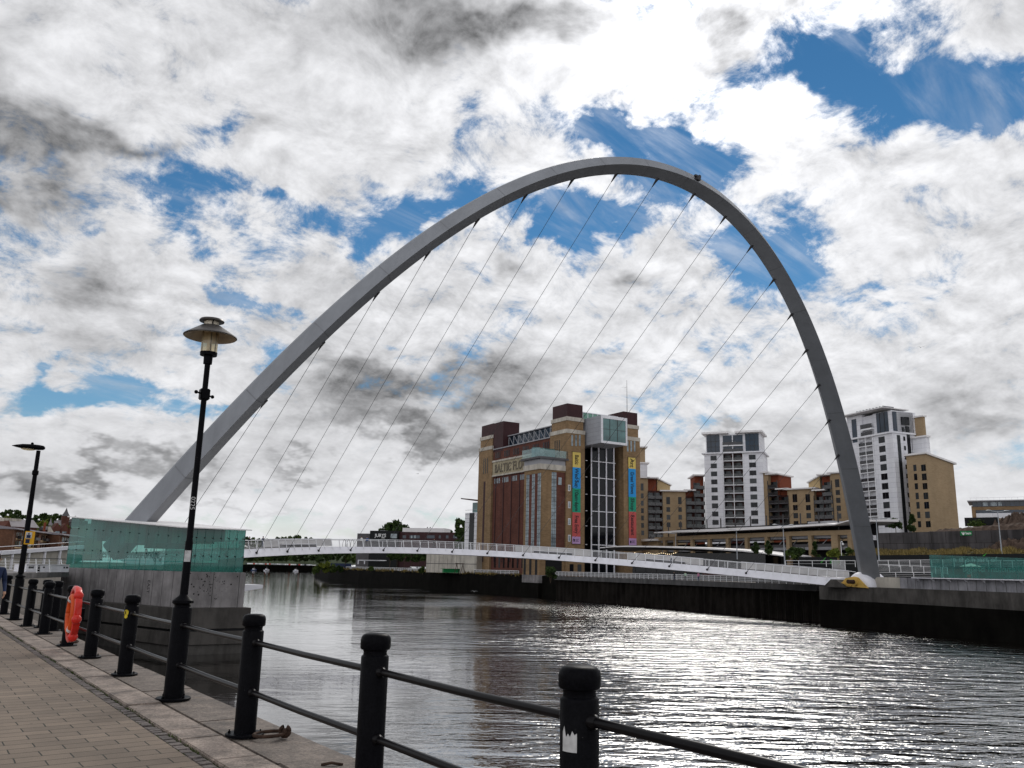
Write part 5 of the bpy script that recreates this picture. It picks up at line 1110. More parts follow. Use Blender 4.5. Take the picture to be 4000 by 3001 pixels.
# --- white riverside tower
T = Facade('apartment_tower', 'white panelled apartment tower with a central stack of balconies, seen under the arch', 'building', 2754, 2985, 298, 290)
U = lambda x, y, d=0: T.uv(*z3(x, y), d)
sl = U(632, 750)[0]; sa = U(783, 750)[0]; sb_ = U(949, 750)[0]; sr = U(1106, 750)[0]; ztop = U(860, 458)[1]; zroof = U(860, 285)[1]
T.b('white_wing', MT['white_panel'], sl, sa, 3, ztop, 0, 14); T.b('white_wing', MT['white_panel'], sb_, sr, 3, ztop, 0, 14)
T.b('core', MT['dark_red'], sa, sb_, 3, zroof - 1, 2.3, 14)
zf = [U(860, y)[1] for y in (1045, 978, 912, 846, 780, 714, 648, 582, 517)]
balconies(T, sa + .05, sb_ - .05, zf, MT['dark_red'], 2, 2.2, MT['white_rail'], MT['white_rail'])
for y in (497, 560, 625, 690, 755, 820, 884, 950, 1018):
    z = U(700, y)[1]; window(T, U(683, 750)[0], U(733, 750)[0], z - .86, z + .86, MT['window_dark'])
    z = U(1020, y - 8)[1]; window(T, U(997, 750)[0], U(1052, 750)[0], z - .86, z + .86, MT['window_dark'])
T.b('cornice', MT['white_panel'], sl - .8, sr + .8, ztop, ztop + .45, -.8, 14)
T.b('crown', MT['white_panel'], sl + .6, sr - .6, ztop + .45, zroof - .6, .5, 13)
for xa, xb in ((643, 748), (957, 1066)):
    cw = T.b('crown_window', MT['window_blue'], U(xa, 380)[0], U(xb, 380)[0], ztop + .7, U(860, 302)[1], .40, .6)
    for f in (.33, .66): q = U(xa, 380)[0] + (U(xb, 380)[0] - U(xa, 380)[0]) * f; T.b('mullion', MT['dark_steel'], q - .06, q + .06, ztop + .7, U(860, 302)[1], .33, .41, cw)
    for f in (.3, .62): q = ztop + .7 + (U(860, 302)[1] - ztop - .7) * f; T.b('mullion', MT['dark_steel'], U(xa, 380)[0], U(xb, 380)[0], q - .06, q + .06, .33, .41, cw)
T.b('crown_loggia', MT['window_blue'], U(775, 380)[0], U(935, 380)[0], ztop + .5, U(860, 310)[1], .38, .6)
for y in (450, 395): z = U(860, y)[1]; T.b('balcony', MT['white_rail'], U(772, 380)[0], U(938, 380)[0], z - .2, z + .2, -.3, .5); T.b('balcony_rail', MT['rail_glass'], U(774, 380)[0], U(936, 380)[0], z + .2, z + 1.3, -.3, -.24)
q = U(853, 380)[0]; T.b('mullion', MT['white_rail'], q - .15, q + .15, ztop + .5, U(860, 310)[1], .2, .4)
for xa, xb in ((608, 822), (876, 1098)): T.b('roof', MT['roof_white'], U(xa, 285)[0], U(xb, 285)[0], zroof - .6, zroof + .1, -1.6, 12)
# --- tan brick wings either side of the tower
def tan(F, x0, x1, ytop, mt=MT['pale_brick'], y0=0.0, depth=12, zb=2.0):
    a = F.uv(*z3(x0, 850)); c = F.uv(*z3(x1, 850)); return F.b('brick_block', mt, a[0], c[0], zb, F.uv(*z3((x0 + x1) / 2, ytop))[1], y0, depth)
def flatroof(F, x0, x1, ytop, rise=0):
    a = F.uv(*z3(x0, 850))[0]; c = F.uv(*z3(x1, 850))[0]; z = F.uv(*z3((x0 + x1) / 2, ytop))[1]
    F.b('roof', MT['roof_white'], a - .5, c + .5, z, z + .45, -.9, 12)
def mono(F, x0, x1, yl, yr, mt):                                     # wall with a sloping top
    a = F.uv(*z3(x0, 850), 3)[0]; c = F.uv(*z3(x1, 850), 3)[0]; zl = F.uv(*z3(x0, yl), 3)[1]; zr = F.uv(*z3(x1, yr), 3)[1]
    m = MB().ext([(a, 3, 2), (c, 3, 2), (c, 3, zr), (a, 3, zl)], (0, 9, 0)); F.mesh('gable_block', mt, m)
    m = MB().ext([(a - .3, 2.2, zl), (c + .5, 2.2, zr), (c + .5, 2.2, zr + .45), (a - .3, 2.2, zl + .45)], (0, 10, 0)); F.mesh('roof', MT['roof_white'], m)
MT['cream_render'] = mat('cream_render', (.50, .37, .20), .8, var=.08, scale=.4)
Wl = Facade('apartment_block', 'tan brick flats with dark balconies between the mill and the white tower', 'building', 2495, 2754, 300, 299)
W_ = lambda x, y, d=0: Wl.uv(*z3(x, y), d)
tan(Wl, 108, 170, 660); flatroof(Wl, 108, 172, 660)
tan(Wl, 172, 245, 662, MT['orange_render'], 2.2); flatroof(Wl, 172, 245, 662); mono(Wl, 245, 350, 664, 722, MT['cream_render'])
balconies(Wl, W_(170, 900)[0], W_(285, 900)[0], [W_(230, y)[1] for y in (1140, 1072, 1005, 942, 880, 825)], MT['dark_red'], 2, 2.0)
tan(Wl, 282, 474, 768); flatroof(Wl, 276, 478, 768)
tan(Wl, 474, 545, 765, MT['orange_render'], 2.2); flatroof(Wl, 474, 545, 762); tan(Wl, 560, 632, 640, MT['orange_render'], 2.2); flatroof(Wl, 548, 630, 640)
balconies(Wl, W_(478, 900)[0], W_(630, 900)[0], [W_(555, y)[1] for y in (1058, 998, 935, 872)], MT['dark_red'], 2, 2.0)
balconies(Wl, W_(545, 900)[0], W_(630, 900)[0], [W_(590, y)[1] for y in (808, 745)], MT['orange_render'], 1, 2.0)
for xa, xb in ((318, 348), (414, 442)):
    for ya, yb in ((812, 870), (895, 932), (957, 995), (1018, 1056)): window(Wl, W_(xa, 900)[0], W_(xb, 900)[0], W_(xa, yb)[1], W_(xa, ya)[1])
for ya, yb in ((702, 760), (783, 822), (843, 882), (903, 942), (963, 1002), (1024, 1062), (1084, 1122)): window(Wl, W_(112, 900)[0], W_(134, 900)[0], W_(120, yb)[1], W_(120, ya)[1])
Wr = Facade('apartment_block', 'tan and orange flats with dark balconies between the white tower and the arch leg', 'building', 2980, 3330, 291, 270)
V_ = lambda x, y, d=0: Wr.uv(*z3(x, y), d)
tan(Wr, 1100, 1150, 618); flatroof(Wr, 1100, 1152, 618); tan(Wr, 1150, 1212, 630, MT['orange_render'], 2.2); flatroof(Wr, 1146, 1224, 630)
balconies(Wr, V_(1150, 900)[0], V_(1225, 900)[0], [V_(1190, y)[1] for y in (800, 738)], MT['orange_render'], 1, 2.0)
tan(Wr, 1225, 1302, 752, MT['orange_render'], 2.2); flatroof(Wr, 1222, 1302, 752)
balconies(Wr, V_(1152, 900)[0], V_(1310, 900)[0], [V_(1230, y)[1] for y in (1048, 988, 926, 864)], MT['dark_red'], 2, 2.0)
tan(Wr, 1302, 1518, 750); flatroof(Wr, 1292, 1524, 750); mono(Wr, 1478, 1572, 702, 640, MT['cream_render'])
tan(Wr, 1568, 1655, 640, MT['orange_render'], 2.2); flatroof(Wr, 1565, 1655, 636); tan(Wr, 1518, 1600, 765, MT['orange_render'], 2.0); flatroof(Wr, 1518, 1600, 762)
balconies(Wr, V_(1520, 900)[0], V_(1672, 900)[0], [V_(1600, y)[1] for y in (985, 925, 862)], MT['dark_red'], 2, 1.8)
balconies(Wr, V_(1592, 900)[0], V_(1668, 900)[0], [V_(1630, y)[1] for y in (800, 742)], MT['orange_render'], 1, 1.8)
tan(Wr, 1655, 1775, 622); flatroof(Wr, 1652, 1775, 620)
for xa, xb in ((1345, 1382), (1450, 1487)):
    for ya, yb in ((790, 855), (878, 920), (943, 985), (1008, 1050)): window(Wr, V_(xa, 900)[0], V_(xb, 900)[0], V_(xa, yb)[1], V_(xa, ya)[1])
for ya, yb in ((668, 732), (755, 795), (818, 860), (882, 925), (946, 988)): window(Wr, V_(1698, 900)[0], V_(1732, 900)[0], V_(1715, yb)[1], V_(1715, ya)[1])
Ws = Facade('apartment_block', 'tall narrow tan and white building just showing behind the right edge of the mill', 'building', 2490, 2530, 326, 326)
for n_, mt_, xa, xb, yt in (('upper', MT['pale_brick'], 100, 147, 415), ('lower', MT['white_panel'], 100, 158, 545)):
    a = Ws.uv(*z3(xa, 600)); c = Ws.uv(*z3(xb, 600)); z = Ws.uv(*z3(125, yt))[1]
    Ws.b(n_ + '_block', mt_, a[0], c[0], 2, z, 0 if n_ == 'upper' else -1.5, 8); Ws.b('roof', MT['roof_white'], a[0] - .2, c[0] + .8, z, z + .5, -2, 8)
# --- right tower, corner towards us
R1 = Facade('apartment_tower', 'white apartment tower with glazed top corner and stepped tan blocks, right of the arch leg', 'building', 3318, 3524, 258.5, 240)
Q = lambda x, y, d=0: R1.uv(*z4(x, y), d)
ztp = Q(560, 270)[1]; zrf = Q(520, 88)[1]
sA = Q(360, 600)[0]; sB = Q(393, 560)[0]; sC = Q(502, 600)[0]; sD = Q(646, 600)[0]
R1.b('white_wing', MT['white_panel'], sC, sD, 14, ztp, 0, 6); R1.b('white_wing', MT['white_panel'], sA - 4, sB, 8, ztp - 1, 0, 6); R1.b('white_base', MT['cream_stone'], sC + .02, sD - .02, 4, 14, .02, 6)
R1.b('core', MT['dark_red'], sB, sC, 4, ztp, 2.2, 14)
zf = [Q(450, y)[1] for y in (862, 808, 744, 678, 612, 545, 482, 418, 352)]
balconies(R1, sB + .05, sC - .05, zf, MT['black_cladding'], 2, 2.0, MT['white_rail'], MT['white_rail'])
for y in (307, 374, 442, 508, 576, 645, 713, 782, 850, 918): z = Q(560, y)[1]; window(R1, Q(540, 575)[0] + .0, Q(585, 575)[0], z - .93, z + .93)
R1.b('cornice', MT['white_panel'], sA - 4, sD + .3, ztp, ztp + .5, -.5, 9)
R1.b('crown', MT['white_panel'], Q(470, 180)[0], sD - .3, ztp + .5, zrf - 1, .6, 10); R1.b('crown', MT['white_panel'], sA - 3, Q(392, 200)[0], ztp - 1, Q(350, 135)[1], .6, 10)
R1.b('crown_loggia', MT['window_dark'], Q(392, 200)[0], Q(470, 180)[0], ztp - 1, Q(430, 125)[1], 1.6, 8)
for y in (290, 235): z = Q(430, y)[1]; R1.b('balcony', MT['white_rail'], Q(390, 200)[0], Q(472, 200)[0], z - .25, z + .25, -.2, 1.6); R1.b('balcony_rail', MT['rail_glass'], Q(390, 200)[0], Q(472, 200)[0], z + .25, z + 1.6, -.2, -.1)
c_ = R1.b('crown_window', MT['window_blue'], Q(497, 190)[0], Q(580, 190)[0], ztp + .7, Q(540, 110)[1], .45, .7)
for f in (.3, .7): q = Q(497, 190)[0] * (1 - f) + Q(580, 190)[0] * f; R1.b('mullion', MT['dark_steel'], q - .07, q + .07, ztp + .7, Q(540, 110)[1], .36, .46, c_)
R1.b('crown_window', MT['window_blue'], Q(320, 230)[0], Q(352, 230)[0], ztp - 1, Q(340, 160)[1], .45, .7)
m = MB(); 
for k in range(9): s = Q(402, 100)[0] + (Q(592, 80)[0] - Q(402, 100)[0]) * k / 8; m.box(s - .1, s + .1, -2.2, 3, zrf - .1, zrf + .1)
R1.b('roof_canopy', MT['roof_white'], Q(402, 100)[0], Q(592, 80)[0], zrf - .35, zrf - .1, -2.2, 8)
for k in range(9): s = Q(402, 100)[0] + (Q(592, 80)[0] - Q(402, 100)[0]) * k / 8; R1.b('canopy_rib', MT['roof_grey'], s - .12, s + .12, zrf - .1, zrf + .15, -2.3, 2)
R1.b('roof_canopy', MT['roof_white'], sA - 3.5, Q(420, 120)[0], Q(360, 122)[1] - .3, Q(360, 122)[1], -1.8, 8)
# side wall of that tower (runs back from the corner)
cpt = R1.p0 + R1.u * sD; R2p0 = cpt; dirS = R1.n
def side(x, y):                                                       # point on the side plane -> (distance back, z)
    P = onplane(x, y, cpt, R1.u); return float((P - cpt) @ R1.n), float(P[2])
def sbox(name, mt, y0, y1, z0, z1, o0=-.04, o1=.3): return MB().box(sD - o1, sD - o0, y0, y1, z0, z1).build(name, mt, R1.t)
yb1 = side(*z4(765, 300))[0]
MB().box(sA, sD - .3, 1.0, max(yb1, 9), 4, zrf - 1.2).build('side_wall', MT['white_panel'], R1.t)
ys = [side(*z4(x, y))[0] for x, y in ((668, 500), (690, 500), (735, 500), (760, 500))]
for (xa, ya, yb, za, zc) in ((662, 0, 0, 300, 0),): pass
w1 = side(*z4(652, 180))[0]
sbox('crown_window', MT['window_blue'], .8, w1, ztp + .7, Q(600, 105)[1])
d0, d1 = side(*z4(676, 600))[0], side(*z4(700, 600))[0]; sbox('dark_strip', MT['window_dark'], d0, d1, 5, ztp - .5)
d0, d1 = side(*z4(748, 600))[0], side(*z4(772, 600))[0]; sbox('dark_strip', MT['window_dark'], d0, d1, 5, side(*z4(735, 215))[1])
d0, d1 = side(*z4(722, 600))[0], side(*z4(736, 600))[0]
for y in (237, 304, 371, 438, 505, 571, 639, 708, 776, 845): z = side(*z4(728, y))[1]; sbox('window', MT['window_dark'], d0, d1, z - .65, z + .65)
for y in (172,):
    for xa in (686, 712): d0 = side(*z4(xa, 172))[0]; z = side(*z4(xa, y))[1]; sbox('window', MT['window_dark'], d0, d0 + 1.6, z - 1.2, z + 1.2)
# tan rear blocks of the right tower
R3 = Facade('apartment_block', 'large plain tan brick block with two window columns, right of the right tower', 'building', 3573, 3652, 237, 231.5)
X3 = lambda x, y, d=0: R3.uv(*z4(x, y), d)
zT = X3(880, 408)[1]; lR = R3.L; PB = R3.p0 + R3.u * lR
sback = float((onplane(*z4(1100, 930), PB, R3.u) - PB) @ R3.n); zback = float(onplane(*z4(1075, 490), PB, R3.u)[2])
R3.mesh('brick_block', MT['pale_brick'], MB().ext([(lR, 0, 12.5), (lR, sback, 12.5), (lR, sback, zback), (lR, 0, zT)], (-lR, 0, 0)))
R3.mesh('roof', MT['roof_white'], MB().ext([(lR + .5, -.6, zT), (lR + .5, sback + .8, zback), (lR + .5, sback + .8, zback + .5), (lR + .5, -.6, zT + .5)], (-lR - 1, 0, 0)))
R3.b('white_base', MT['white_panel'], -.02, lR + .02, 4, 12.5, -.02, sback)
rb = lambda x, y, d: X3(x, y, d)
R3.b('rear_block', MT['pale_brick'], rb(768, 200, 9)[0], rb(842, 200, 9)[0], 10, rb(800, 150, 9)[1], 9, 10); R3.b('rear_block', MT['white_panel'], rb(764, 330, 7)[0], rb(864, 330, 7)[0], 10, rb(850, 290, 7)[1], 7, 8.5)
R3.b('roof', MT['roof_white'], rb(766, 200, 9)[0], rb(846, 200, 9)[0] + .3, rb(800, 150, 9)[1], rb(800, 150, 9)[1] + .45, 8.4, 10.2); R3.b('roof', MT['roof_white'], rb(764, 330, 7)[0], rb(872, 330, 7)[0], rb(850, 290, 7)[1], rb(850, 290, 7)[1] + .45, 6.4, 8.8)
for xa, xb in ((778, 800), (829, 862)):
    for ya, yb in ((490, 536), (555, 602), (624, 668), (693, 740), (760, 808), (830, 876), (898, 942)):
        window(R3, X3(xa + 8, 690)[0] if xa < 800 else X3(xa + 14, 690)[0], X3(xb + 8, 690)[0] if xa < 800 else X3(xb + 14, 690)[0], X3(xa, yb)[1], X3(xa, ya)[1])
# --- car park with long white roof
CP = Facade('car_park', 'multi storey car park with tan brick frame and a long thin white roof', 'building', 2554, 3335, 262, 196, 2120)
cp = lambda x, y, d=0: CP.uv(2600 + x / 2.949, 2000 + y / 2.949, d)
bt = [(x, cp(x, yt)[1], cp(x, yb)[1]) for x, yt, yb in ((-130, 295, 330), (500, 262, 312), (1100, 240, 290), (1640, 218, 272), (1915, 212, 265), (2130, 205, 262))]
m = MB()
zb_top = np.mean([b[1] for b in bt]); zb_bot = np.mean([b[2] for b in bt])
def cz(x, yt): return cp(x, yt)[1]
m = MB(); pts_t = [(cp(x, 200)[0], zt_) for x, zt_, _ in bt]; pts_b = [(cp(x, 200)[0], zb__) for x, _, zb__ in bt]
m.ext([(s, 0, z) for s, z in pts_b] + [(s, 0, z) for s, z in pts_t[::-1]], (0, .9, 0)); CP.mesh('brick_beam', MT['pale_brick'], m)
for x in (-120, -20, 102, 297, 495, 706, 926, 1157, 1406, 1662, 1945, 2118):
    s = cp(x, 350)[0]; wd = .55 if x < 1900 or x > 2000 else 1.0; zt_ = np.interp(s, [p[0] for p in pts_b], [p[1] for p in pts_b]); CP.b('brick_column', MT['pale_brick'], s - wd, s + wd, 2, zt_ + .01, .02, .9)
LcP = cp(2180, 300)[0]; sL = cp(-150, 300)[0]
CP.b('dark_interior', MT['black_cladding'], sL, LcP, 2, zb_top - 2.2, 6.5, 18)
for zz, mt_, d0 in ((np.mean([cp(x, y)[1] for x, y in ((600, 322), (1500, 285))]), MT['roof_grey'], 1.2), (cp(1000, 395)[1], MT['slate'], 1.6), (cp(1500, 420)[1], MT['roof_grey'], 1.6)):
    CP.b('parking_deck', mt_, sL, LcP, zz - .35, zz + .35, d0, 6.4)
for k in range(16):
    s = sL + (LcP - sL) * (k + .5) / 16; CP.mesh('brace', MT['roof_grey'], MB().ext([(s - 2, 2.5, zb_bot - 3.5), (s - 1.7, 2.5, zb_bot - 3.5), (s + 2, 2.5, zb_bot - .6), (s + 1.7, 2.5, zb_bot - .6)], (0, .15, 0)))
rt = [(2554, 2079, 2083), (2640, 2072, 2080), (2800, 2065, 2076), (3000, 2056, 2066), (3150, 2049, 2056), (3225, 2043, 2052), (3258, 2047, 2051), (3312, 2032, 2036)]
m = MB()
R_ = [CP.uv(x, ya, -3.0) + CP.uv(x, yb, -3.0) for x, ya, yb in rt]
m.loft([[(a, -3, d_), (a, -3, max(b_, d_ + .25)), (a + .5, 14, max(b_, d_ + .25) + 1.0), (a + .5, 14, d_ + .6)] for a, b_, c_, d_ in R_]); CP.mesh('roof', MT['roof_white'], m)
CP.b('roof_plant', MT['roof_grey'], cp(1570, 110)[0], cp(1850, 100)[0], cp(1700, 125)[1], cp(1700, 103)[1], 2, 6)
for k in range(14): s = sL + (LcP - sL) * k / 13; z = np.interp(s, [p[0] for p in pts_t], [p[1] for p in pts_t]); CP.b('roof_post', MT['dark_steel'], s - .12, s + .12, z, z + 4.6, 1.5, 1.75)
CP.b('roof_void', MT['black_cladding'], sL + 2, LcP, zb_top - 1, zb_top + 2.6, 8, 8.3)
CP.b('low_canopy', MT['roof_white'], CP.uv(2503, 2107)[0], CP.uv(2572, 2107)[0], CP.uv(2540, 2114)[1], CP.uv(2540, 2106)[1], -2, 6)
CP.b('low_wall', MT['pale_brick'], CP.uv(2506, 2125)[0], CP.uv(2570, 2125)[0], 3, CP.uv(2540, 2116)[1], 0, 6)
# --- low quayside pavilion with a curved white roof, dark glass and string lights
QP = Facade('quayside_pavilion', 'low dark glass pavilion with a thin curved white roof and string lights', 'building', 2343, 3068, 232, 196, 2160)
zq = lambda x, y, d=0: QP.uv(x, y, d)
top = [(2343, 2138), (2400, 2133), (2450, 2131.5), (2560, 2132.5), (2610, 2134), (2700, 2137), (2800, 2142), (2900, 2149), (2980, 2158), (3068, 2171)]
prof = [zq(x, y, -5) for x, y in top]
m = MB(); m.loft([[(s, -5, z - .22 - .16 * math.sin(i / 9 * math.pi)), (s, -5, z), (s, 9, z + .3), (s, 9, z - .25 - .3 * math.sin(i / 9 * math.pi))] for i, (s, z) in enumerate(prof)]); QP.mesh('roof', MT['roof_white'], m)
QP.b('glass_wall', MT['window_dark'], zq(2470, 2180)[0], zq(2990, 2180)[0], .1, np.interp(zq(2700, 2150)[0], [p[0] for p in prof], [p[1] for p in prof]) - 1.4, 0, 8)
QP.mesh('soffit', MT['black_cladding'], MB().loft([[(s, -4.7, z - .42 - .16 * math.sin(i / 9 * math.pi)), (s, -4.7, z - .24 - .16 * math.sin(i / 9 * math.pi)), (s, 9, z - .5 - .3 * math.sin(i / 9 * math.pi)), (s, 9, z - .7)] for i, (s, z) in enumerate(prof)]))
for k in range(12):
    s = zq(2480, 2180)[0] + (zq(2985, 2180)[0] - zq(2480, 2180)[0]) * k / 11; QP.b('mullion', MT['dark_steel'], s - .07, s + .07, .1, 4.4, -.12, .0)
QP.b('red_counter', MT['dark_red'], zq(2745, 2190)[0], zq(2885, 2190)[0], 1.2, 2.4, -.3, -.01)
mb_, tb_, bb_ = new_mat('string_bulb'); bb_.inputs['Emission Color'].default_value = (1, .78, .45, 1); bb_.inputs['Emission Strength'].default_value = 4; MT['bulb'] = mb_
sp0, sp1 = zq(2480, 2165, -3)[0], zq(2640, 2165, -3)[0]
cord_pts = [(sp0 + (sp1 - sp0) * k / 40, -3, zq(2560, 2158, -3)[1] - .35 * abs(math.sin(k / 40 * 3 * math.pi))) for k in range(41)]
cd = QP.mesh('string_lights', MT['dark_steel'], MB().tube(cord_pts, .02, 4)) 
for k in range(0, 41, 2): QP.mesh('light_bulb', MT['bulb'], MB().ball(np.array(cord_pts[k]) + [0, 0, -.08], .075, 6), cd)
# --- terrace: hoardings, grass bank, retaining wall, sign, office block, rubble
MT['hoarding'] = mat('hoarding_black', (.008, .009, .010), .6, var=.2, scale=.5)
def wallseg(name, label, cat, a, b, z0, z1, th, mt, **kw):
    a, b = np.array(a), np.array(b); d = (b - a)[:2]; n = np.array([-d[1], d[0]]) / np.linalg.norm(d); t = thing(name, label, cat, (a[0], a[1], z0))
    za, zb2 = (z1 if hasattr(z1, '__len__') else (z1, z1))
    o = MB().ext([(*a[:2], z0), (*b[:2], z0), (*b[:2], zb2), (*a[:2], za)], (*(n * th), 0)).build('wall_face', mt, t, world=True); return t
ha, hb_ = at(3060, 2200, 168), at(4150, 2210, 142)
zh = lambda x, y: float(onwall(x, y, ha, hb_)[2])
hz0, hz1 = zh(3440, 2172), zh(4000, 2160)
ho = wallseg('site_hoarding', 'long black construction hoarding with pale lettering and green leaf marks behind the far railings', 'hoarding', onwall(3280, 2200, ha, hb_), hb_, .1, (hz0, hz1), .3, MT['hoarding'])
hl = wallseg('site_hoarding', 'short black hoarding with a green swoosh beside the shrubs, left of the arch leg', 'hoarding', onwall(3120, 2200, ha, hb_), onwall(3270, 2200, ha, hb_), .1, zh(3200, 2176), .3, MT['hoarding'])
hd_ = (hb_ - ha); hd_ = hd_ / np.linalg.norm(hd_); hn = np.array([-hd_[1], hd_[0], 0])
MT['green_mark'] = plain('green_mark', (.06, .38, .05), .6)
for (xa, ya, xb, yb, par) in ((3205, 2198, 3225, 2178, hl), (3838, 2172, 3852, 2162, ho)):
    a, b = onwall(xa, ya, ha, hb_) - hn * .06, onwall(xb, yb, ha, hb_) - hn * .06
    MB().ext([a, a + hd_ * .25, b + hd_ * .1, b], -hn * .02).build('leaf_mark', MT['green_mark'], par, world=True)
pt = onwall(3242, 2200, ha, hb_) - hn * .05; text('lettering', 'Sage', 1.1, MT['green_mark'], pt, hd_, (0, 0, 1), hl, .01, bold=.01)
MT['pale_letters'] = plain('pale_letters', (.45, .47, .48), .7)
pt = onwall(3716, 2194, ha, hb_) - hn * .06; text('lettering', 'in the heart of', 1.25, MT['pale_letters'], pt, hd_, (0, 0, 1), ho, .01, bold=.015)
gA, gB = onwall(3420, 2168, ha, hb_), hb_.copy()
bank_n = hn; rA = at(3424, 2110, 186); rB = at(4150, 2100, 160)
zr = lambda x, y: float(onwall(x, y, rA, rB)[2])
zg0, zg1 = zr(3500, 2150), zr(4000, 2141); zw0, zw1 = zr(3500, 2081), zr(4000, 2067)
g_a, g_b = onwall(3300, 2168, ha, hb_) + hn * .3, hb_ + hn * .3
MB().add([(*g_a[:2], hz0 - .3), (*g_b[:2], hz1 - .3), (*rB[:2], zg1 - .2), (*rA[:2], zg0 - .2)], [(0, 1, 2, 3)]).build('grass_bank', MT['moss_soil'], kind='structure')
vs, fs = [], []
for i in range(9000):
    f, g_ = random.random(), random.random() ** .8; p = (g_a * (1 - f) + g_b * f) * (1 - g_) + (rA * (1 - f) + rB * f) * g_; z = ((hz0 - .3) * (1 - f) + (hz1 - .3) * f) * (1 - g_) + ((zg0 - .2) * (1 - f) + (zg1 - .2) * f) * g_
    h = random.uniform(.35, 1.0) * (.7 + .5 * math.sin(f * 40) * math.sin(f * 13 + 1)); w = random.uniform(.05, .16); a = random.uniform(0, 3.14); b0 = len(vs)
    vs += [(p[0] - w * math.cos(a), p[1] - w * math.sin(a), z), (p[0] + w * math.cos(a), p[1] + w * math.sin(a), z), (p[0] + random.gauss(0, .25), p[1] + random.gauss(0, .25), z + h)]; fs.append((b0, b0 + 1, b0 + 2))
raw('dry_grass', vs, fs, MT['leaf_dry'], label='tall dry yellow grass on the bank below the retaining wall', cat='grass', kind='stuff')
MT['retain'] = courses('retaining_concrete', (.085, .078, .080), (.070, .065, .067), (.035, .03, .03), bw=2.6, bh=9, msize=.05, var=.25, streak=.55)
rw = wallseg('retaining_wall', 'long dark streaked concrete retaining wall above the grass bank', 'wall', rA, rB, .0, (zw0, zw1), .8, MT['retain'])
rd = (rB - rA); rd[2] = 0; rd = rd / np.linalg.norm(rd); rn = np.array([-rd[1], rd[0], 0])
q0 = onwall(3753, 2092, rA, rB) - rn * .2; q1 = onwall(3797, 2074, rA, rB) - rn * .2
sg = thing('company_sign', 'green rectangular sign with white lettering on the retaining wall', 'sign', q0)
MT['sign_green'] = plain('sign_green', (.015, .19, .06), .5); LS = float((q1 - q0) @ rd); HS = q1[2] - q0[2]
MB().ext([q0, q0 + rd * LS, q0 + rd * LS + [0, 0, HS], q0 + [0, 0, HS]], rn * .1).build('board', MT['sign_green'], sg, world=True)
text('lettering', 'bam', HS * .72, MT['white'], q0 + rd * LS * .46 + np.array([0, 0, HS * .26]) - rn * .02, rd, (0, 0, 1), sg, .01, bold=.02)
c = q0 + rd * LS * .27 + np.array([0, 0, HS * .5]) - rn * .015
MB().ext([c + rd * a + np.array([0, 0, b]) for a, b in ((-.42, .28), (-.1, .0), (-.02, .38), (.12, .02), (.38, .30), (.12, -.36), (-.1, -.38))], -rn * .02).build('bird_logo', MT['white'], sg, world=True)
up0 = rA + rn * .8; up1 = rB + rn * .8; 
MB().prism([up0[:2], up1[:2], (up1 + rn * 150)[:2], (up0 + rn * 150)[:2]], -1, [zw0 - .4, zw1 - .4, 13.5, 13.0]).build('upper_terrace', MT['tarmac'], kind='structure')
# earth ridge and rubble heap
MT['earth'] = mat('earth', (.075, .052, .040), .95, var=.5, scale=1.2, bump=.8, bscale=4)
def heap(name, label, a, b, hs, depth, mt, rough=.4, kind=None):
    m = MB(); nx, ny = 46, 7; vs_ = []
    for i in range(nx):
        f = i / (nx - 1); h = np.interp(f, np.linspace(0, 1, len(hs)), hs)
        for j in range(ny):
            g_ = j / (ny - 1); p = a + (b - a) * f + rn * depth * g_; vs_.append((p[0], p[1], a[2] + (b[2] - a[2]) * f + h * math.sin(math.pi * min(g_ * .9 + .05, 1)) + (random.gauss(0, rough * .35) if 0 < j < ny - 1 else -.3)))
    m.add(vs_, [(i * ny + j, (i + 1) * ny + j, (i + 1) * ny + j + 1, i * ny + j + 1) for i in range(nx - 1) for j in range(ny - 1)]); return m.build(name, mt, label=label, cat='earth heap')
ea = onwall(3600, 2080, rA, rB) + rn * 1; eb = onwall(4100, 2064, rA, rB) + rn * 1
heap('earth_ridge', 'low ridge of brown earth along the top of the retaining wall', ea, eb, [.2, .7, .9, 1.0, 1.3, 1.5, 1.6, 1.6], 6, MT['earth'])
ra = at(3850, 2052, 182); rb_ = at(4090, 2050, 176); heap('rubble_heap', 'tall heap of brick rubble behind the fence at the right edge', ra, rb_, [0, 1.6, 2.6, 3.0, 2.8, 2.6], 8, MT['earth'], 1.0)
wa = onwall(3865, 2140, rA, rB) - rn * 3.0; wb = onwall(4090, 2138, rA, rB) - rn * 3.0
heap('earth_heap', 'dark mound of spoil lying against the foot of the retaining wall', np.array([*wa[:2], zg1 - .6]), np.array([*wb[:2], zg1 - .6]), [.3, 1.8, 2.4, 2.2, 2.6, 2.0], 3, MT['earth'], .5)
fa, fb = at(3770, 2056, 186), at(3905, 2052, 182); wallseg('fence', 'short black fence panel on the terrace beside the rubble heap', 'fence', fa, fb, fa[2], fa[2] + 1.9, .1, MT['hoarding'])
OB = Facade('office_building', 'low office block with a glazed top floor and an orange band, far right', 'building', 3797, 4080, 330, 318, 2010, z0=10)
ob = lambda y: OB.uv(3900, y)[1]
OB.b('body', MT['tan_brick'], 0, OB.L, 10, ob(1975), .2, 20); OB.b('top_glazing', MT['window_blue'], .4, OB.L, ob(1978), ob(1958), .0, 20); OB.b('roof', MT['roof_grey'], -1.2, OB.L, ob(1958), ob(1954), -1.5, 20)
OB.b('lower_glazing', MT['window_blue'], OB.uv(3812, 1998)[0], OB.L, ob(2004), ob(1992), .0, .4); OB.b('white_band', MT['white_panel'], OB.uv(3812, 1998)[0], OB.L, ob(2024), ob(2004), .0, .5)
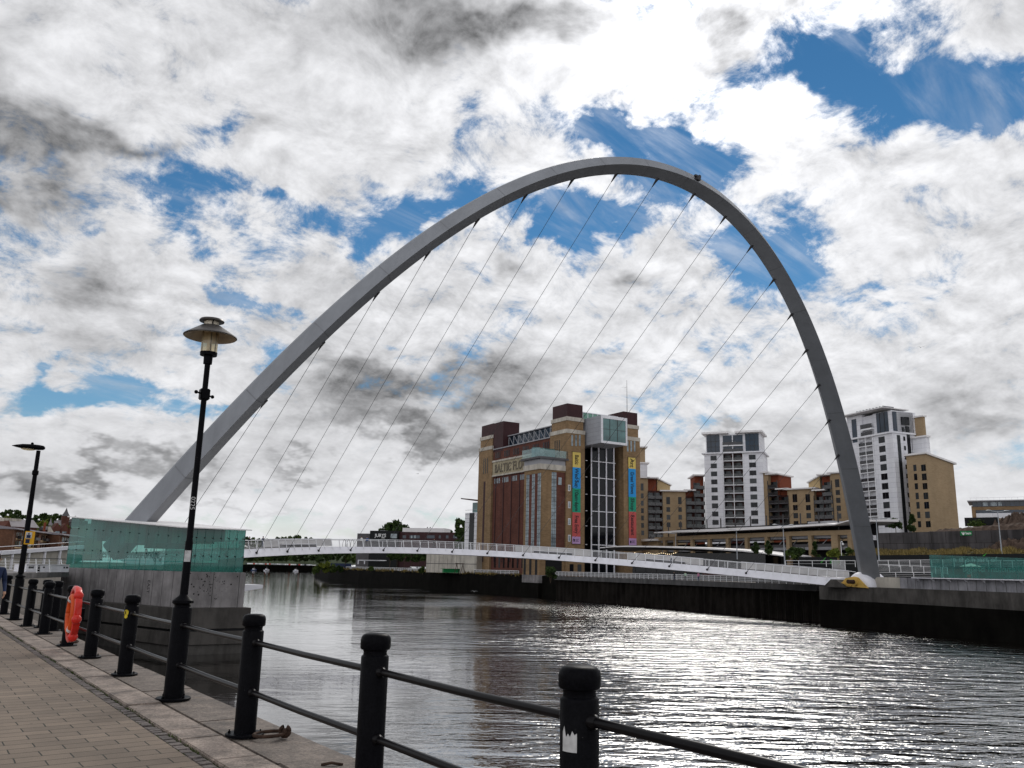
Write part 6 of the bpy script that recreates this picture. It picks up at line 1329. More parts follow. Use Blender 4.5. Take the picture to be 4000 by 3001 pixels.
for xa, xb in ((3840, 3857), (3869, 3893), (3899, 3912)): OB.b('pale_window', MT['window_pale'], OB.uv(xa, 1968)[0], OB.uv(xb, 1968)[0], ob(1976), ob(1960), -.05, 0)  # paler panes in the top floor glazing
for k in range(18): OB.b('mullion', MT['dark_steel'], k * 1.6 + .4, k * 1.6 + .5, ob(1978), ob(1958), -.05, 0)
MB().tube([OB.w(-.5, -1, ob(1954) + 1.0), OB.w(OB.L, -1, ob(1954) + 1.0)], .05, 5).build('roof_rail', MT['white_rail'], OB.t, world=True)
for k in range(14): MB().tube([OB.w(k * 2.0, -1, ob(1954)), OB.w(k * 2.0, -1, ob(1954) + 1.0)], .04, 4).build('roof_rail_post', MT['white_rail'], OB.t, world=True)
# --- white balustrades and ramps on the far promenade
def pxline(pts, d): return [at(x, y, dd) for (x, y), dd in zip(pts, d)]
def pxrail(label, pts, d, h, gap, bars, infill=None, thick=.05):
    P = pxline(pts, d); return railing('balustrade', label, [tuple(p - np.array([0, 0, h])) for p in P], P[0][2] - h, h, gap, MT['white_rail'], bars, thick, infill, cat='railing')
pxrail('white topped balustrade over the dark wall, left of the arch leg', [(3068, 2190), (3340, 2190)], [160, 150], 1.1, 2.4, 1)
pxrail('upper white ramp railing behind the arch leg, running to the glass screen', [(3428, 2189), (3640, 2187), (4000, 2190)], [150, 146, 140], 1.2, 1.7, 4)
pxrail('middle white ramp railing right of the arch leg', [(3430, 2205), (3700, 2216)], [146, 140], 1.2, 1.7, 5)
pxrail('lower white railing beside the hinge, right of the arch foot', [(3434, 2235), (3500, 2236), (3640, 2236)], [140, 138, 135], .9, 2.2, 2)
wallseg('low_wall', 'dark stone wall under the white balustrade left of the arch leg', 'wall', at(2950, 2218, 161), at(3350, 2212, 151), -.5, 2.2, .5, MT['concrete_dark'])
ka, kb = at(3250, 2190, 147), at(3300, 2190, 145.5)
kt = thing('information_panel', 'white framed panel at the end of the balustrade by the arch leg', 'sign board', (*ka[:2], .2))
MB().ext([(*ka[:2], 1.9), (*kb[:2], 1.9), (*kb[:2], 4.4), (*ka[:2], 4.4)], (.05, .05, 0)).build('panel', MT['mesh_infill'], kt, world=True)
for p in (ka, kb): MB().tube([(*p[:2], .2), (*p[:2], 4.45)], .06, 6).build('frame_post', MT['white_rail'], kt, world=True)
MB().tube([(*ka[:2], 4.42), (*kb[:2], 4.42)], .06, 6).build('frame_bar', MT['white_rail'], kt, world=True)
# parasol behind the glass screen
pc = at(3793, 2212, 128.5)
pz = at(3793, 2214, 128.5)[2]
ps = thing('parasol', 'cream parasol open behind the teal glass screen', 'parasol', (pc[0], pc[1], .2)); MT['parasol'] = plain('parasol_cloth', (.70, .68, .60), .8)
rr = 1.62
MB().loft([[(r * math.cos(q), r * math.sin(q), pz - .2 + dz) for q in np.linspace(0, 2 * math.pi, 9)[:-1]] for r, dz in ((rr, 0), (rr, .05), (.05, .52), (.04, .45))]).build('canopy', MT['parasol'], ps)
MB().tube([(0, 0, 0), (0, 0, pz + .2)], .035, 6).build('pole', MT['white_rail'], ps)
for xa, ya, lab in ((3680, 2240, 'pale blue upright board behind the glass screen'), ):
    p = at(xa, ya, 128.5); MB().box(p[0] - .25, p[0] + .25, p[1] - .05, p[1] + .05, .2, p[2] + .9).build('notice_board', MT['etched'], label=lab, cat='board')
p = at(3785, 2247, 129); MB().lathe([(0, 0), (.22, 0), (.28, .45), (0, .45)], (p[0], p[1], p[2] - .35), 12).build('red_planter', MT['red_plastic'], label='small red planter under the cream parasol', cat='planter')
# --- glazed office and hotel behind the mill
GO = Facade('office_building', 'pale glazed office with an angled roof wing, showing left of the mill', 'building', 1816, 1875, 345, 338, 2050)
GO.b('glazing', MT['white_panel'], 0, GO.L, .1, GO.uv(1830, 2003)[1], 0, 15); GO.b('upper_glazing', MT['box_glass'], GO.L * .35, GO.L, GO.uv(1840, 2003)[1], GO.uv(1840, 1963)[1], 1, 12)
GO.b('dark_bay', MT['window_dark'], GO.L * .3, GO.L * .62, .1, GO.uv(1830, 2005)[1], -.1, 0)
for k in range(14): z = 3 + k * 1.7; GO.b('glazing_bar', MT['roof_grey'], 0, GO.L, z, z + .12, -.06, 0)
GO.mesh('roof_wing', MT['maroon_metal'], MB().ext([(-2.0, -1, GO.uv(1808, 1950)[1]), (GO.L, -1, GO.uv(1855, 1961)[1]), (GO.L, -1, GO.uv(1855, 1955)[1]), (-2.0, -1, GO.uv(1808, 1946)[1])], (0, 12, 0)))
HT = Facade('hotel', 'long low hotel with a black sign block and a maroon upper floor beyond the bridge', 'building', 1386, 1880, 430, 415, 2100)
h_ = lambda x, y: HT.uv(x, y)
def hp(name, mt, xa, xb, ya, yb, d0=0, d1=14): return HT.b(name, mt, h_(xa, 2100)[0], h_(xb, 2100)[0], h_((xa + xb) / 2, yb)[1] if yb else .1, h_((xa + xb) / 2, ya)[1], d0, d1)
hp('black_block', MT['hoarding'], 1450, 1560, 2074, None, -2); hp('dark_wing', MT['slate'], 1386, 1462, 2083, None, 3); hp('maroon_floor', MT['maroon_metal'], 1560, 1842, 2079, None, 0); hp('grey_plant', MT['roof_white'], 1560, 1726, 2061, 2080, 4); hp('black_end', MT['hoarding'], 1842, 1882, 2090, None, -.5); hp('roof_box', MT['roof_grey'], 1478, 1497, 2071, 2076, 2)
for xa, xb in ((1573, 1586), (1600, 1640), (1668, 1698), (1714, 1722), (1742, 1752), (1770, 1805)): HT.px('window', MT['window_blue'], xa, 2091, xb, 2103)
HT.px('window', MT['window_pale'], 1532, 2086, 1556, 2103, -2.1, -1.9); HT.px('window', MT['window_pale'], 1826, 2098, 1852, 2114, -.6, -.4)
for xa in (1605, 1618, 1780): HT.px('window_pale_pane', MT['window_pale'], xa, 2092, xa + 6, 2102, -.08, 0)
for xa in (1416, 1440): HT.px('canopy', MT['white_panel'], xa, 2188, xa + 84, 2191, -6, -5); HT.px('canopy_leg', MT['white_panel'], xa, 2189, xa + 3, 2204, -6, -5.6)
tl = HT.w(h_(1470, 2100)[0], -2.05, h_(1470, 2098)[1]); text('lettering', 'JURYS', 2.35, MT['white'], tl, HT.u, (0, 0, 1), HT.t, .05, bold=.03, squash=.98)
tl = HT.w(h_(1497, 2100)[0], -2.05, h_(1497, 2103.5)[1]); text('lettering', 'INN', .85, MT['white'], tl, HT.u, (0, 0, 1), HT.t, .05, bold=.02)
for x in (1654, 1665): HT.b('flue', MT['dark_steel'], h_(x, 2060)[0] - .2, h_(x, 2060)[0] + .2, h_(x, 2062)[1], h_(x, 2056)[1], 6, 6.4)
SH = Facade('warehouse', 'low pale panelled warehouse under the bridge deck, left of the mill', 'building', 1665, 1862, 300, 285, 2190)
SH.b('wall', MT['cream_stone'], 0, SH.L, .1, 7.2, 0, 12); SH.b('band', MT['slate'], 0, SH.L, 3.1, 3.3, -.05, 0)
for k in range(9): SH.b('panel_joint', MT['slate'], k * 2.1, k * 2.1 + .06, .1, 7.2, -.03, 0)
p = at(1760, 2200, 282); gt = thing('skip', 'green metal skip in front of the pale warehouse', 'skip', (p[0], p[1], .1))
MB().prism([(-3.2, -.9), (3.2, -.9), (2.6, .9), (-2.6, .9)], 0.1, 1.3).build('body', MT['sign_green'], gt)
MB().box(-3.3, 3.3, -1.0, 1.0, 1.3, 1.42).build('rim', MT['sign_green'], gt)
p = at(1797, 2200, 281); gy = thing('gantry', 'small rusty orange gantry frame beside the green skip', 'gantry', (p[0], p[1], .1))
for x in (-1.2, 1.2): MB().ext([(x - .9, 0, 0), (x - .75, 0, 0), (x + .1, 0, 3.0), (x - .05, 0, 3.0)], (0, .12, 0)).build('leg', MT['rust'], gy); MB().ext([(x + .9, 0, 0), (x + .75, 0, 0), (x - .1, 0, 3.0), (x + .05, 0, 3.0)], (0, .12, 0)).build('leg', MT['rust'], gy)
MB().box(-1.7, 1.7, -.05, .2, 3.0, 3.25).build('beam', MT['rust'], gy)
bw0, bw1 = at(1284, 2205, 470), at(1372, 2205, 452); wallseg('site_hoarding', 'dark blue hoarding near the point of the far bank', 'hoarding', bw0, bw1, .3, 3.0, .2, MT['navy'])
# ------------------------------------------------------------------ vegetation
def crown_mesh(n, H, R, ls, z0, shape, seed, lobes=9):
    r_ = random.Random(seed); cl = []
    for k in range(lobes):
        a = r_.uniform(0, 6.28); q = r_.random() ** .6; f = r_.random()
        if shape == 'cone': rad = R * (1 - f) * .9; cl.append((rad * q * math.cos(a), rad * q * math.sin(a), z0 + (H - z0) * f, max(R * (1.05 - f) * .42, R * .12)))
        elif shape == 'column': cl.append((R * .4 * q * math.cos(a), R * .4 * q * math.sin(a), z0 + (H - z0) * (.1 + .85 * f), R * r_.uniform(.45, .65)))
        else:
            zz = .15 + .8 * f; rad = R * math.sin(math.pi * min(.95, .18 + .72 * zz)) * .85; cl.append((rad * q * math.cos(a), rad * q * math.sin(a), z0 + (H - z0) * zz * .92, R * r_.uniform(.26, .46)))
    vs, fs = [], []
    for i in range(n):
        cx, cy, cz, cr = r_.choice(cl); u = [r_.gauss(0, 1) for _ in range(3)]; l = math.sqrt(sum(t * t for t in u)) or 1; rr = cr * (r_.random() ** .33) * r_.uniform(.75, 1.12)
        p = np.array([cx + u[0] / l * rr, cy + u[1] / l * rr, cz + u[2] / l * rr * .85]); 
        if p[2] < z0 * .6: p[2] = z0 * .6 + r_.random() * .3
        a = np.array([r_.gauss(0, 1) for _ in range(3)]); a /= np.linalg.norm(a); b = np.cross(a, [r_.gauss(0, 1) for _ in range(3)]); b /= np.linalg.norm(b) + 1e-9
        s = ls * r_.uniform(.5, 1.25); b0 = len(vs); vs += [p - a * s, p + b * s * .55, p + a * s, p - b * s * .55]; fs.append((b0, b0 + 1, b0 + 2, b0 + 3))
    return [tuple(v) for v in vs], fs
_ts = [100]
def tree(name, label, base, H, R, mt, n=900, ls=.5, shape='round', trunk=.28, cat='tree', group=None, lobes=10):
    _ts[0] += 1; t = thing(name, label, cat, base, 0, group); z0 = H * trunk
    vs, fs = crown_mesh(n, H, R, ls, z0, shape, _ts[0], lobes); raw('crown', vs, fs, mt, t)
    tr = max(.05, H * .018); m = MB().tube([(0, 0, -.3), (.02 * H, 0, z0), (0, .02 * H, H * .7)], [tr * 1.4, tr, tr * .3], 7)
    m.build('trunk', MT['bark'], t, smooth=True)
    for k in range(3):
        a = k * 2.1 + _ts[0]; MB().tube([(.01 * H, 0, z0 * (.9 + .2 * k)), (R * .5 * math.cos(a), R * .5 * math.sin(a), z0 + (H - z0) * .45)], [tr * .6, tr * .2], 5).build('limb', MT['bark'], t)
    return t
def shrub(label, base, H, R, mt, n=500, ls=.35, cat='shrub', group=None):
    _ts[0] += 1; t = thing('shrub', label, cat, base, 0, group); vs, fs = crown_mesh(n, H, R, ls, H * .12, 'round', _ts[0], 8); raw('foliage', vs, fs, mt, t)
    for k in range(3): MB().tube([(0, 0, -.2), (R * .3 * math.cos(k * 2.1), R * .3 * math.sin(k * 2.1), H * .6)], [.06, .02], 5).build('stem', MT['bark'], t)
    return t
def treepx(name, label, xc, ytop, ybase, halfw, d, mt, **kw):
    b = at(xc, ybase, d); tp = at(xc, ytop, d); H = tp[2] - b[2]; R = halfw / FPX * d
    return tree(name, label, b, H, R, mt, **kw)
def shrubpx(label, xc, ytop, ybase, halfw, d, mt, **kw):
    b = at(xc, ybase, d); tp = at(xc, ytop, d); return shrub(label, b, tp[2] - b[2], halfw / FPX * d, mt, **kw)
G1 = 'trees and shrubs in front of the car park'
treepx('conifer', 'dark conifer in front of the middle of the car park', 2953, 2122, 2160, 26, 190, MT['leaf_dark'], shape='cone', trunk=.1, n=900, ls=.42, group=G1)
treepx('conifer', 'taller dark conifer between two car park columns', 3002, 2108, 2165, 24, 188, MT['leaf_dark'], shape='cone', trunk=.1, n=1000, ls=.42, group=G1)
shrubpx('broad dark shrub left of the conifer beside the car park', 3118, 2140, 2186, 42, 180, MT['leaf_dark'], n=1500, ls=.36, group=G1)
shrubpx('olive green shrub just right of the grey lamp column', 3082, 2152, 2190, 24, 178, MT['leaf_mid'], n=700, ls=.32, group=G1)
treepx('conifer', 'dark conifer in front of the car park near the arch leg', 3186, 2120, 2188, 26, 178, MT['leaf_dark'], shape='cone', trunk=.08, n=1200, ls=.4, group=G1)
shrubpx('bright lime green shrub left of the arch leg', 3262, 2146, 2182, 36, 174, MT['leaf_light'], n=1300, ls=.32, group=G1)
shrubpx('dark green shrub touching the arch leg', 3322, 2140, 2184, 26, 172, MT['leaf_mid'], n=800, ls=.34, group=G1)
treepx('broadleaf_tree', 'spindly dark tree in front of the right tower, left of the dense one', 3500, 2024, 2082, 28, 205, MT['leaf_dark'], n=500, ls=.5, trunk=.3)
treepx('broadleaf_tree', 'dense dark tree at the foot of the right tower', 3568, 2012, 2078, 30, 205, MT['leaf_dark'], n=1300, ls=.5, shape='cone', trunk=.12)
shrubpx('low green weeds on the terrace beside the black fence', 3815, 2043, 2056, 42, 184, MT['leaf_mid'], n=500, ls=.3)
treepx('broadleaf_tree', 'broad dark tree rising behind the hotel roof', 1533, 2034, 2160, 60, 520, MT['leaf_dark'], n=2600, ls=1.25, lobes=16)
treepx('poplar_tree', 'tall dark poplar left of the glazed office', 1790, 2024, 2170, 20, 380, MT['leaf_dark'], shape='column', n=2600, ls=.75, trunk=.1, lobes=30)
treepx('poplar_tree', 'second poplar, partly behind the glazed office', 1812, 2030, 2170, 16, 385, MT['leaf_mid'], shape='column', n=2000, ls=.75, trunk=.1, lobes=30)
treepx('broadleaf_tree', 'low dark trees left of the poplars behind the hotel', 1755, 2070, 2170, 28, 480, MT['leaf_dark'], n=900, ls=1.0)
G2 = 'clipped trees along the promenade in front of the hotel'
for k, x in enumerate((1522, 1550, 1578, 1606, 1634, 1658)):
    treepx('promenade_tree', 'dark rounded tree in a close row between the bridge deck and the promenade railing', x, 2150, 2212, 23, 385, MT['leaf_dark'], n=1100, ls=.62, trunk=.32, group=G2)
for k, (x, w_) in enumerate(((1348, 22), (1378, 26), (1402, 18))):
    treepx('broadleaf_tree', ['leftmost tree of the three on the point under the deck', 'middle and widest of three trees on the point under the deck', 'tree nearest the hotel of three on the point under the deck'][k], x, 2150 + 4 * k, 2208, w_, 455, MT['leaf_mid' if k == 1 else 'leaf_dark'], n=1400, ls=.75, trunk=.15)
for k, (x, yt, yb, w_, m_) in enumerate(((1250, 2170, 2240, 30, 'leaf_dark'), (1270, 2188, 2244, 25, 'leaf_light'), (1240, 2198, 2248, 22, 'leaf_mid'), (1300, 2206, 2240, 20, 'leaf_mid'), (1328, 2208, 2240, 18, 'leaf_dark'), (1392, 2208, 2232, 18, 'leaf_mid'), (1448, 2214, 2234, 12, 'leaf_mid'), (1650, 2212, 2242, 14, 'leaf_mid'))):
    lab = ['tall dark bush on the tip of the far river bank', 'bright yellow green bush on the tip of the far bank', 'scrubby bush hanging over the tip of the wall', 'grey green bush on the wall below the blue hoarding', 'second bush on the wall below the blue hoarding', 'bush on the river wall in front of the white canopies', 'small bush on the river wall left of the parked cars', 'round bush growing over the promenade railing by the warehouse'][k]
    shrubpx(lab, x, yt, yb, w_, 450 if x < 1400 else 380 if x < 1500 else 300, MT[m_], n=1100, ls=.7 if x < 1400 else .5)
shrubpx('dark bush growing from the river wall beside the mill stair block', 2150, 2215, 2275, 28, 224, MT['leaf_dark'], n=1300, ls=.36)
# far wooded slopes
def hillrow(name, label, x0, x1, ys, d, mt, n, ls, ybase=2225, kind=None):
    pass
MT['far_green'] = mat('far_green', (.035, .05, .022), .95, var=.4, scale=.05)
pn = MB(); xs = np.linspace(850, 1500, 27); 
rid = [at(x, 2150 + 10 * math.sin(x * .02), 1120) for x in xs]; foot = [at(x, 2207, 1060) for x in xs]
pn.loft([[tuple(f), tuple(r), tuple(r + np.array([0, 250, -10]))] for f, r in zip(foot, rid)], caps=False, closed=False); pn.build('far_hill', MT['far_green'], kind='structure')
def woods(label, x0, x1, ytop, ybase, d, n, mt):
    r_ = random.Random(x0); 
    for k in range(n):
        x = x0 + (x1 - x0) * (k + .5 + r_.uniform(-.25, .25)) / n; yt = np.interp(x, np.linspace(x0, x1, len(ytop)), ytop) + r_.uniform(-3, 3); w_ = (x1 - x0) / n * .8
        treepx('woodland_tree', label, x, yt, ybase, w_, d * r_.uniform(.97, 1.03), mt if r_.random() < .7 else MT['leaf_mid'], n=320, ls=d * .0022, trunk=.12, group=label + ' (row)')
woods('dark tree on the skyline above the bridge deck at the far bend', 930, 1240, [2104, 2092, 2106, 2104, 2086, 2082, 2098, 2108], 2160, 1000, 15, MT['leaf_dark'])
woods('tree on the wooded slope under the deck at the river bend', 940, 1330, [2164, 2160, 2164, 2158, 2156, 2150], 2196, 1030, 16, MT['leaf_dark'])
# far quay with parked cars and moored boats
fq = [at(x, 2205, 1050) for x in (820, 1020, 1235, 1420)]; fz = fq[0][2]
MB().loft([[(p[0], p[1], -8), (p[0], p[1], 0.6), (p[0], p[1] + 220, 2.0), (p[0], p[1] + 220, -8)] for p in fq]).build('far_quay', MT['wet_wall'], label='distant dark quay across the river bend with a row of parked cars', cat='quay')
def car_proto(loc, rz, c, label, group, s=1.0):
    t = thing('parked_car', label, 'car', loc, rz, group)
    prof = [(-2.1, .35), (-2.15, .75), (-1.9, .92), (-1.25, 1.0), (-.75, 1.45), (.75, 1.48), (1.35, 1.02), (2.05, .85), (2.15, .6), (2.1, .35)]
    MB().ext([(x * s, -.85 * s, z * s) for x, z in prof], (0, 1.7 * s, 0)).build('body', c, t, bevel=.06)
    MB().ext([(x * s, -.87 * s, z * s) for x, z in ((-1.1, 1.02), (-.68, 1.38), (.68, 1.4), (1.15, 1.04))], (0, 1.74 * s, 0)).build('window', MT['window_dark'], t)
    for x in (-1.35, 1.35):
        for y in (-.86, .86):
            MB().tube([(x * s, (y - .1) * s, .33 * s), (x * s, (y + .1) * s, .33 * s)], .33 * s, 10).build('wheel', MT['black_cladding'], t)
    return t
CC = [plain('car_white', (.75, .75, .76), .3), plain('car_silver', (.45, .46, .48), .3), plain('car_dark', (.04, .045, .05), .3), plain('car_red', (.45, .04, .03), .3)]
protos = []
gA_, gB_ = fq[0], fq[3]; n_c = 34
for k in range(n_c):
    x = 962 + (1225 - 962) * (k + .5) / n_c; p = at(x, 2200, 1051); c = random.choice([0, 0, 0, 1, 1, 2, 3]); lab = ['white car parked in the long row on the distant quay', 'silver car parked in the long row on the distant quay', 'dark car parked in the long row on the distant quay', 'red car parked in the long row on the distant quay'][c]
    gname = ['white', 'silver', 'dark', 'red'][c] + ' cars parked on the distant quay'
    ex = [q for q in protos if q[0] == c]
    if ex: o = copy_tree(ex[0][1]); o.location = (p[0], p[1] + 4, 0.72)
    else: o = car_proto((p[0], p[1] + 4, 0.72), 1.2, CC[c], lab, gname, 1.35); protos.append((c, o))
for k, (x, c, lab) in enumerate(((1614, 0, 'white car parked behind the promenade railing, left of two others'), (1638, 1, 'silver car parked behind the promenade railing beside a white one'), (1656, 0, 'white car parked behind the railing nearest the pale warehouse'))):
    p = at(x, 2208, 345); car_proto((p[0], p[1], .12), 1.4, CC[c], lab, 'cars behind the promenade railing', 1.25)
MT['boat_blue'] = plain('boat_blue', (.05, .08, .18), .4)
for k, (x, y, lab) in enumerate(((932, 2221, 'small white boat moored nearest the abutment at the far quay'), (992, 2222, 'blue hulled cabin boat moored at the far quay'), (1042, 2222, 'low white motor boat moored third along the far quay'), (1156, 2224, 'white boat moored farthest from the abutment at the far quay'))):
    d = 7.65 * FPX / max(y - (2181.2 + .022 * x), 12); d = min(d, 1000); p = at(x, y, d); s = d / 3276 * 27 / 8.0
    t = thing('moored_boat', lab, 'boat', (p[0], p[1], WZ), .5)
    hull = [[(xx * s, w_ * s, z * s) for w_, z in ((-b, 1.0 + h), (-b * .6, .05), (b * .6, .05), (b, 1.0 + h))] for xx, b, h in ((-4, 1.1, 0), (-2, 1.4, 0), (1, 1.4, .1), (3, .9, .35), (4.3, .06, .6))]
    MB().loft(hull).build('hull', MT['boat_blue'] if k == 1 else MT['white_steel'], t)
    cb_ = MB().prism([(-1.5 * s, -.9 * s), (1.2 * s, -.9 * s), (1.2 * s, .9 * s), (-1.5 * s, .9 * s)], .9 * s, 2.5 * s).build('cabin', MT['white_steel'], t)
    MB().box(-1.2 * s, 1.23 * s, -.93 * s, .93 * s, 1.6 * s, 2.2 * s).build('window', MT['window_dark'], cb_)
    MB().tube([(0, 0, 2.5 * s), (0, 0, 4.2 * s)], .06 * s, 5).build('mast', MT['white_steel'], t)
# ------------------------------------------------------------------ north bank town on the left
MB().prism([(-260, 130), (13, 130), (30, 200), (70, 330), (170, 640), (300, 930), (-200, 1300), (-500, 600)], -8, .05).build('north_bank', MT['promenade'], kind='structure')
hv = []; nx = 30
for i in range(nx):
    x = -120 + 520 * i / (nx - 1); hv.append([tuple(at(x, 2185, 420)), tuple(at(x, 2085, 520)), tuple(at(x, 2052 + 8 * math.sin(x * .03), 640)), tuple(at(x, 2045, 760)), tuple(at(x, 2190, 900))])
MB().loft(hv, caps=False, closed=False).build('wooded_hill', MT['far_green'], kind='structure')
hz_ = lambda x, y: at(x, y, 600)
def zt_(x, y): return x / 6.506, 1960 + y / 6.506
r_ = random.Random(5); rows = [([(0, 230), (100, 160), (190, 160), (240, 270), (330, 180), (430, 210), (480, 320), (560, 340), (700, 380), (800, 400), (900, 320), (1060, 260), (1130, 250), (1220, 300), (1350, 270), (1480, 280), (1560, 370), (1700, 440), (1830, 440), (1980, 420), (2080, 420)], 640, 'leaf_dark', 'dark tree on the skyline of the hill above the riverside flats', 560)]
for lst, d, mt, lab, yb in rows:
    for x, y in lst:
        sx, sy = zt_(x, y); treepx('hill_tree', lab, sx, sy, zt_(0, yb + 60)[1], 14 + r_.uniform(0, 6), d * r_.uniform(.95, 1.05), MT[mt], n=520, ls=1.05, trunk=.1, group='skyline trees on the left hill')
for x, y, w_ in ((60, 400, 13), (160, 380, 12), (260, 400, 13), (350, 430, 14), (450, 470, 14), (550, 500, 12), (760, 500, 12), (930, 520, 14), (1030, 490, 13), (1110, 560, 11), (1200, 540, 9), (1330, 540, 12), (1430, 560, 13), (1540, 580, 10), (1640, 570, 11), (1740, 580, 9), (1900, 500, 14), (1200, 430, 14), (1300, 340, 14)):
    sx, sy = zt_(x, y); treepx('hill_tree', 'yellow green tree on the slope between the skyline trees and the red brick houses', sx, sy, zt_(0, y + 230)[1], w_, 520, MT['leaf_light'] if y > 370 else MT['leaf_mid'], n=520, ls=.85, trunk=.1, group='lighter trees on the left slope')
def zf5(x, y): return x / 6.506, 1960 + y / 6.506
MT['flat_brick'] = courses('flat_brick', (.15, .070, .042), (.115, .055, .035), (.10, .07, .05), var=.2)
MT['flat_tan'] = courses('flat_tan', (.20, .125, .07), (.165, .10, .058), (.14, .10, .07), var=.15)
MT['zinc'] = plain('zinc_roof', (.22, .20, .22), .5)
def flats(label, xg0, xg1, xf1, dg0, dg1, df1, yroof_peak, steps):
    """Brick gable with a barrel roof, and a balconied front running back from it."""
    G = Facade('riverside_flats', label, 'building', xg0, xg1, dg0, dg1, 2110)
    zp = G.uv((xg0 + xg1) / 2, yroof_peak)[1]; zs = G.uv(xg1, steps[0][2])[1]; zl = zs - 1.0
    arc = [(G.L * k / 12, zl + (zs - zl) * k / 12 + (zp - (zl + zs) / 2) * math.sin(math.pi * k / 12)) for k in range(13)]
    G.mesh('gable_wall', MT['flat_brick'], MB().ext([(0, 0, 0), (G.L, 0, 0)] + [(s, 0, z) for s, z in arc[::-1]], (0, 1.0, 0)))
    for f in (.16, .50): G.b('gable_window', MT['window_pale'], G.L * f, G.L * f + 1.5, zs - 1.2, zs + .6, -.05, .2)
    Fp = G.p0 + G.u * G.L; e_ = at(xf1, 2110, df1); dv_ = (e_ - Fp)[:2]; Lf = float(np.linalg.norm(dv_)); u_ = np.array([*(dv_ / Lf), 0]); nn_ = np.array([-u_[1], u_[0], 0])
    def fpx(x, y): P = onplane(x, y, Fp, nn_); return float((P - Fp) @ u_), float(P[2])
    def fb(name, mt, a, b_, z0, z1, d0, d1, parent=None): return MB().obox(Fp * [1, 1, 0] + u_ * a + nn_ * d0 + np.array([0, 0, z0]), u_ * (b_ - a), nn_ * (d1 - d0), (0, 0, z1 - z0)).build(name, mt, parent or G.t, world=True)
    for (xa, xb, y0, y1) in steps:
        a, z_a = fpx(xa, y0); b_, z_b = fpx(xb, y1); zz = min(z_a, z_b)
        fb('front_wall', MT['flat_brick'] if int(xa) % 2 else MT['flat_tan'], a, b_, 0, zz, .0, 9); fb('stair_bay', MT['flat_brick'], a + .1, a + (b_ - a) * .22, 0, zz, -.5, 0)
        fb('front_roof', MT['zinc'], a - .4, b_ + .6, zz, zz + .25, -1.8, 9)
        MB().loft([[tuple(Fp * [1, 1, 0] + u_ * s_ + nn_ * (-1.8 + 11 * k / 6) + np.array([0, 0, zz + .25 + .9 * math.sin(math.pi * .5 * min(1, k / 4))])) for k in range(7)] + [tuple(Fp * [1, 1, 0] + u_ * s_ + nn_ * 9.2 + np.array([0, 0, zz + .3]))] for s_ in (a - .4, b_ + .6)]).build('barrel_roof', MT['zinc'], G.t, world=True)
        nfl = 4
        for fl in range(nfl):
            z = zz - 3.0 - fl * 3.0
            if z < .2: break
            for f in (.34, .52, .74): w_ = fb('window', MT['window_pale'] if random.random() < .35 else MT['window_dark'], a + (b_ - a) * f, a + (b_ - a) * (f + .13), z + .3, z + 2.2, -.05, .1)
            if fl % 2 == 0: bl = fb('balcony', MT['dark_steel'], a + (b_ - a) * .55, a + (b_ - a) * .9, z, z + 1.0, -1.2, -.02)
            fb('string_course', MT['cream_render'], a + (b_ - a) * .3, b_ - .2, z - .25, z, -.06, .02)
    return G
flats('brick riverside flats with barrel roofs, nearest the left edge behind the ramp', -30, 49, 192, 300, 292, 352, 2060, [(49, 92, 2066, 2074), (102, 152, 2069, 2082), (148, 191, 2076, 2087)])
flats('second block of brick barrel roofed flats, right of the first by the pavilion', 188, 229, 316, 356, 350, 392, 2084, [(229, 276, 2084, 2096), (274, 316, 2090, 2100)])
MT['slate_pale'] = mat('slate_pale', (.27, .25, .26), .8, var=.12, scale=.3)
VH = Facade('brick_house', 'long red brick building with a pale slate roof above the riverside flats', 'building', 14, 146, 392, 405, 2050)
v = lambda x, y: VH.uv(*zf5(x, y)); za, zc = v(500, 640)[1], v(500, 540)[1]
VH.b('wall', MT['red_brick'], 0, VH.L, 0, za, 0, 12); VH.mesh('roof', MT['slate_pale'], MB().ext([(v(260, 600)[0], -.5, za), (v(260, 600)[0], 6, zc + 2), (v(260, 600)[0], 12.5, za)], (VH.L - v(260, 600)[0] + 1, 0, 0)))
VH.mesh('gable', MT['red_brick'], MB().ext([(v(100, 600)[0], -.6, 0), (v(265, 600)[0], -.6, 0), (v(265, 600)[0], -.6, za), (v(200, 600)[0], -.6, v(200, 475)[1]), (v(100, 600)[0], -.6, za)], (0, 12, 0)))
VT = Facade('brick_house', 'dark red brick house with a steep slate roof and dormers near the pavilion', 'building', 178, 268, 405, 412, 2060)
v2 = lambda x, y: VT.uv(*zf5(x, y)); za = v2(1500, 730)[1]; zc = v2(1500, 630)[1]
VT.b('wall', MT['red_brick'], 0, VT.L, 0, za, 0, 10); VT.mesh('roof', MT['slate'], MB().ext([(-.5, -.5, za), (-.5, 5, zc), (-.5, 10.5, za)], (VT.L + 1, 0, 0)))
for xa in (1440, 1640): s = v2(xa, 700)[0]; VT.mesh('dormer', MT['red_brick'], MB().ext([(s - 2, -.6, 0), (s + 2, -.6, 0), (s + 2, -.6, za + .5), (s, -.6, za + 3.6), (s - 2, -.6, za + .5)], (0, 5, 0)))
for xa in (1420, 1480, 1600, 1650): s = v2(xa, 770)[0]; VT.b('window', MT['window_pale'], s - .5, s + .5, v2(1500, 795)[1], v2(1500, 750)[1], -.7, -.5)
VT.b('chimney', MT['orange_render'], v2(1095, 600)[0], v2(1140, 600)[0], 0, v2(1120, 525)[1], -2, -.6)
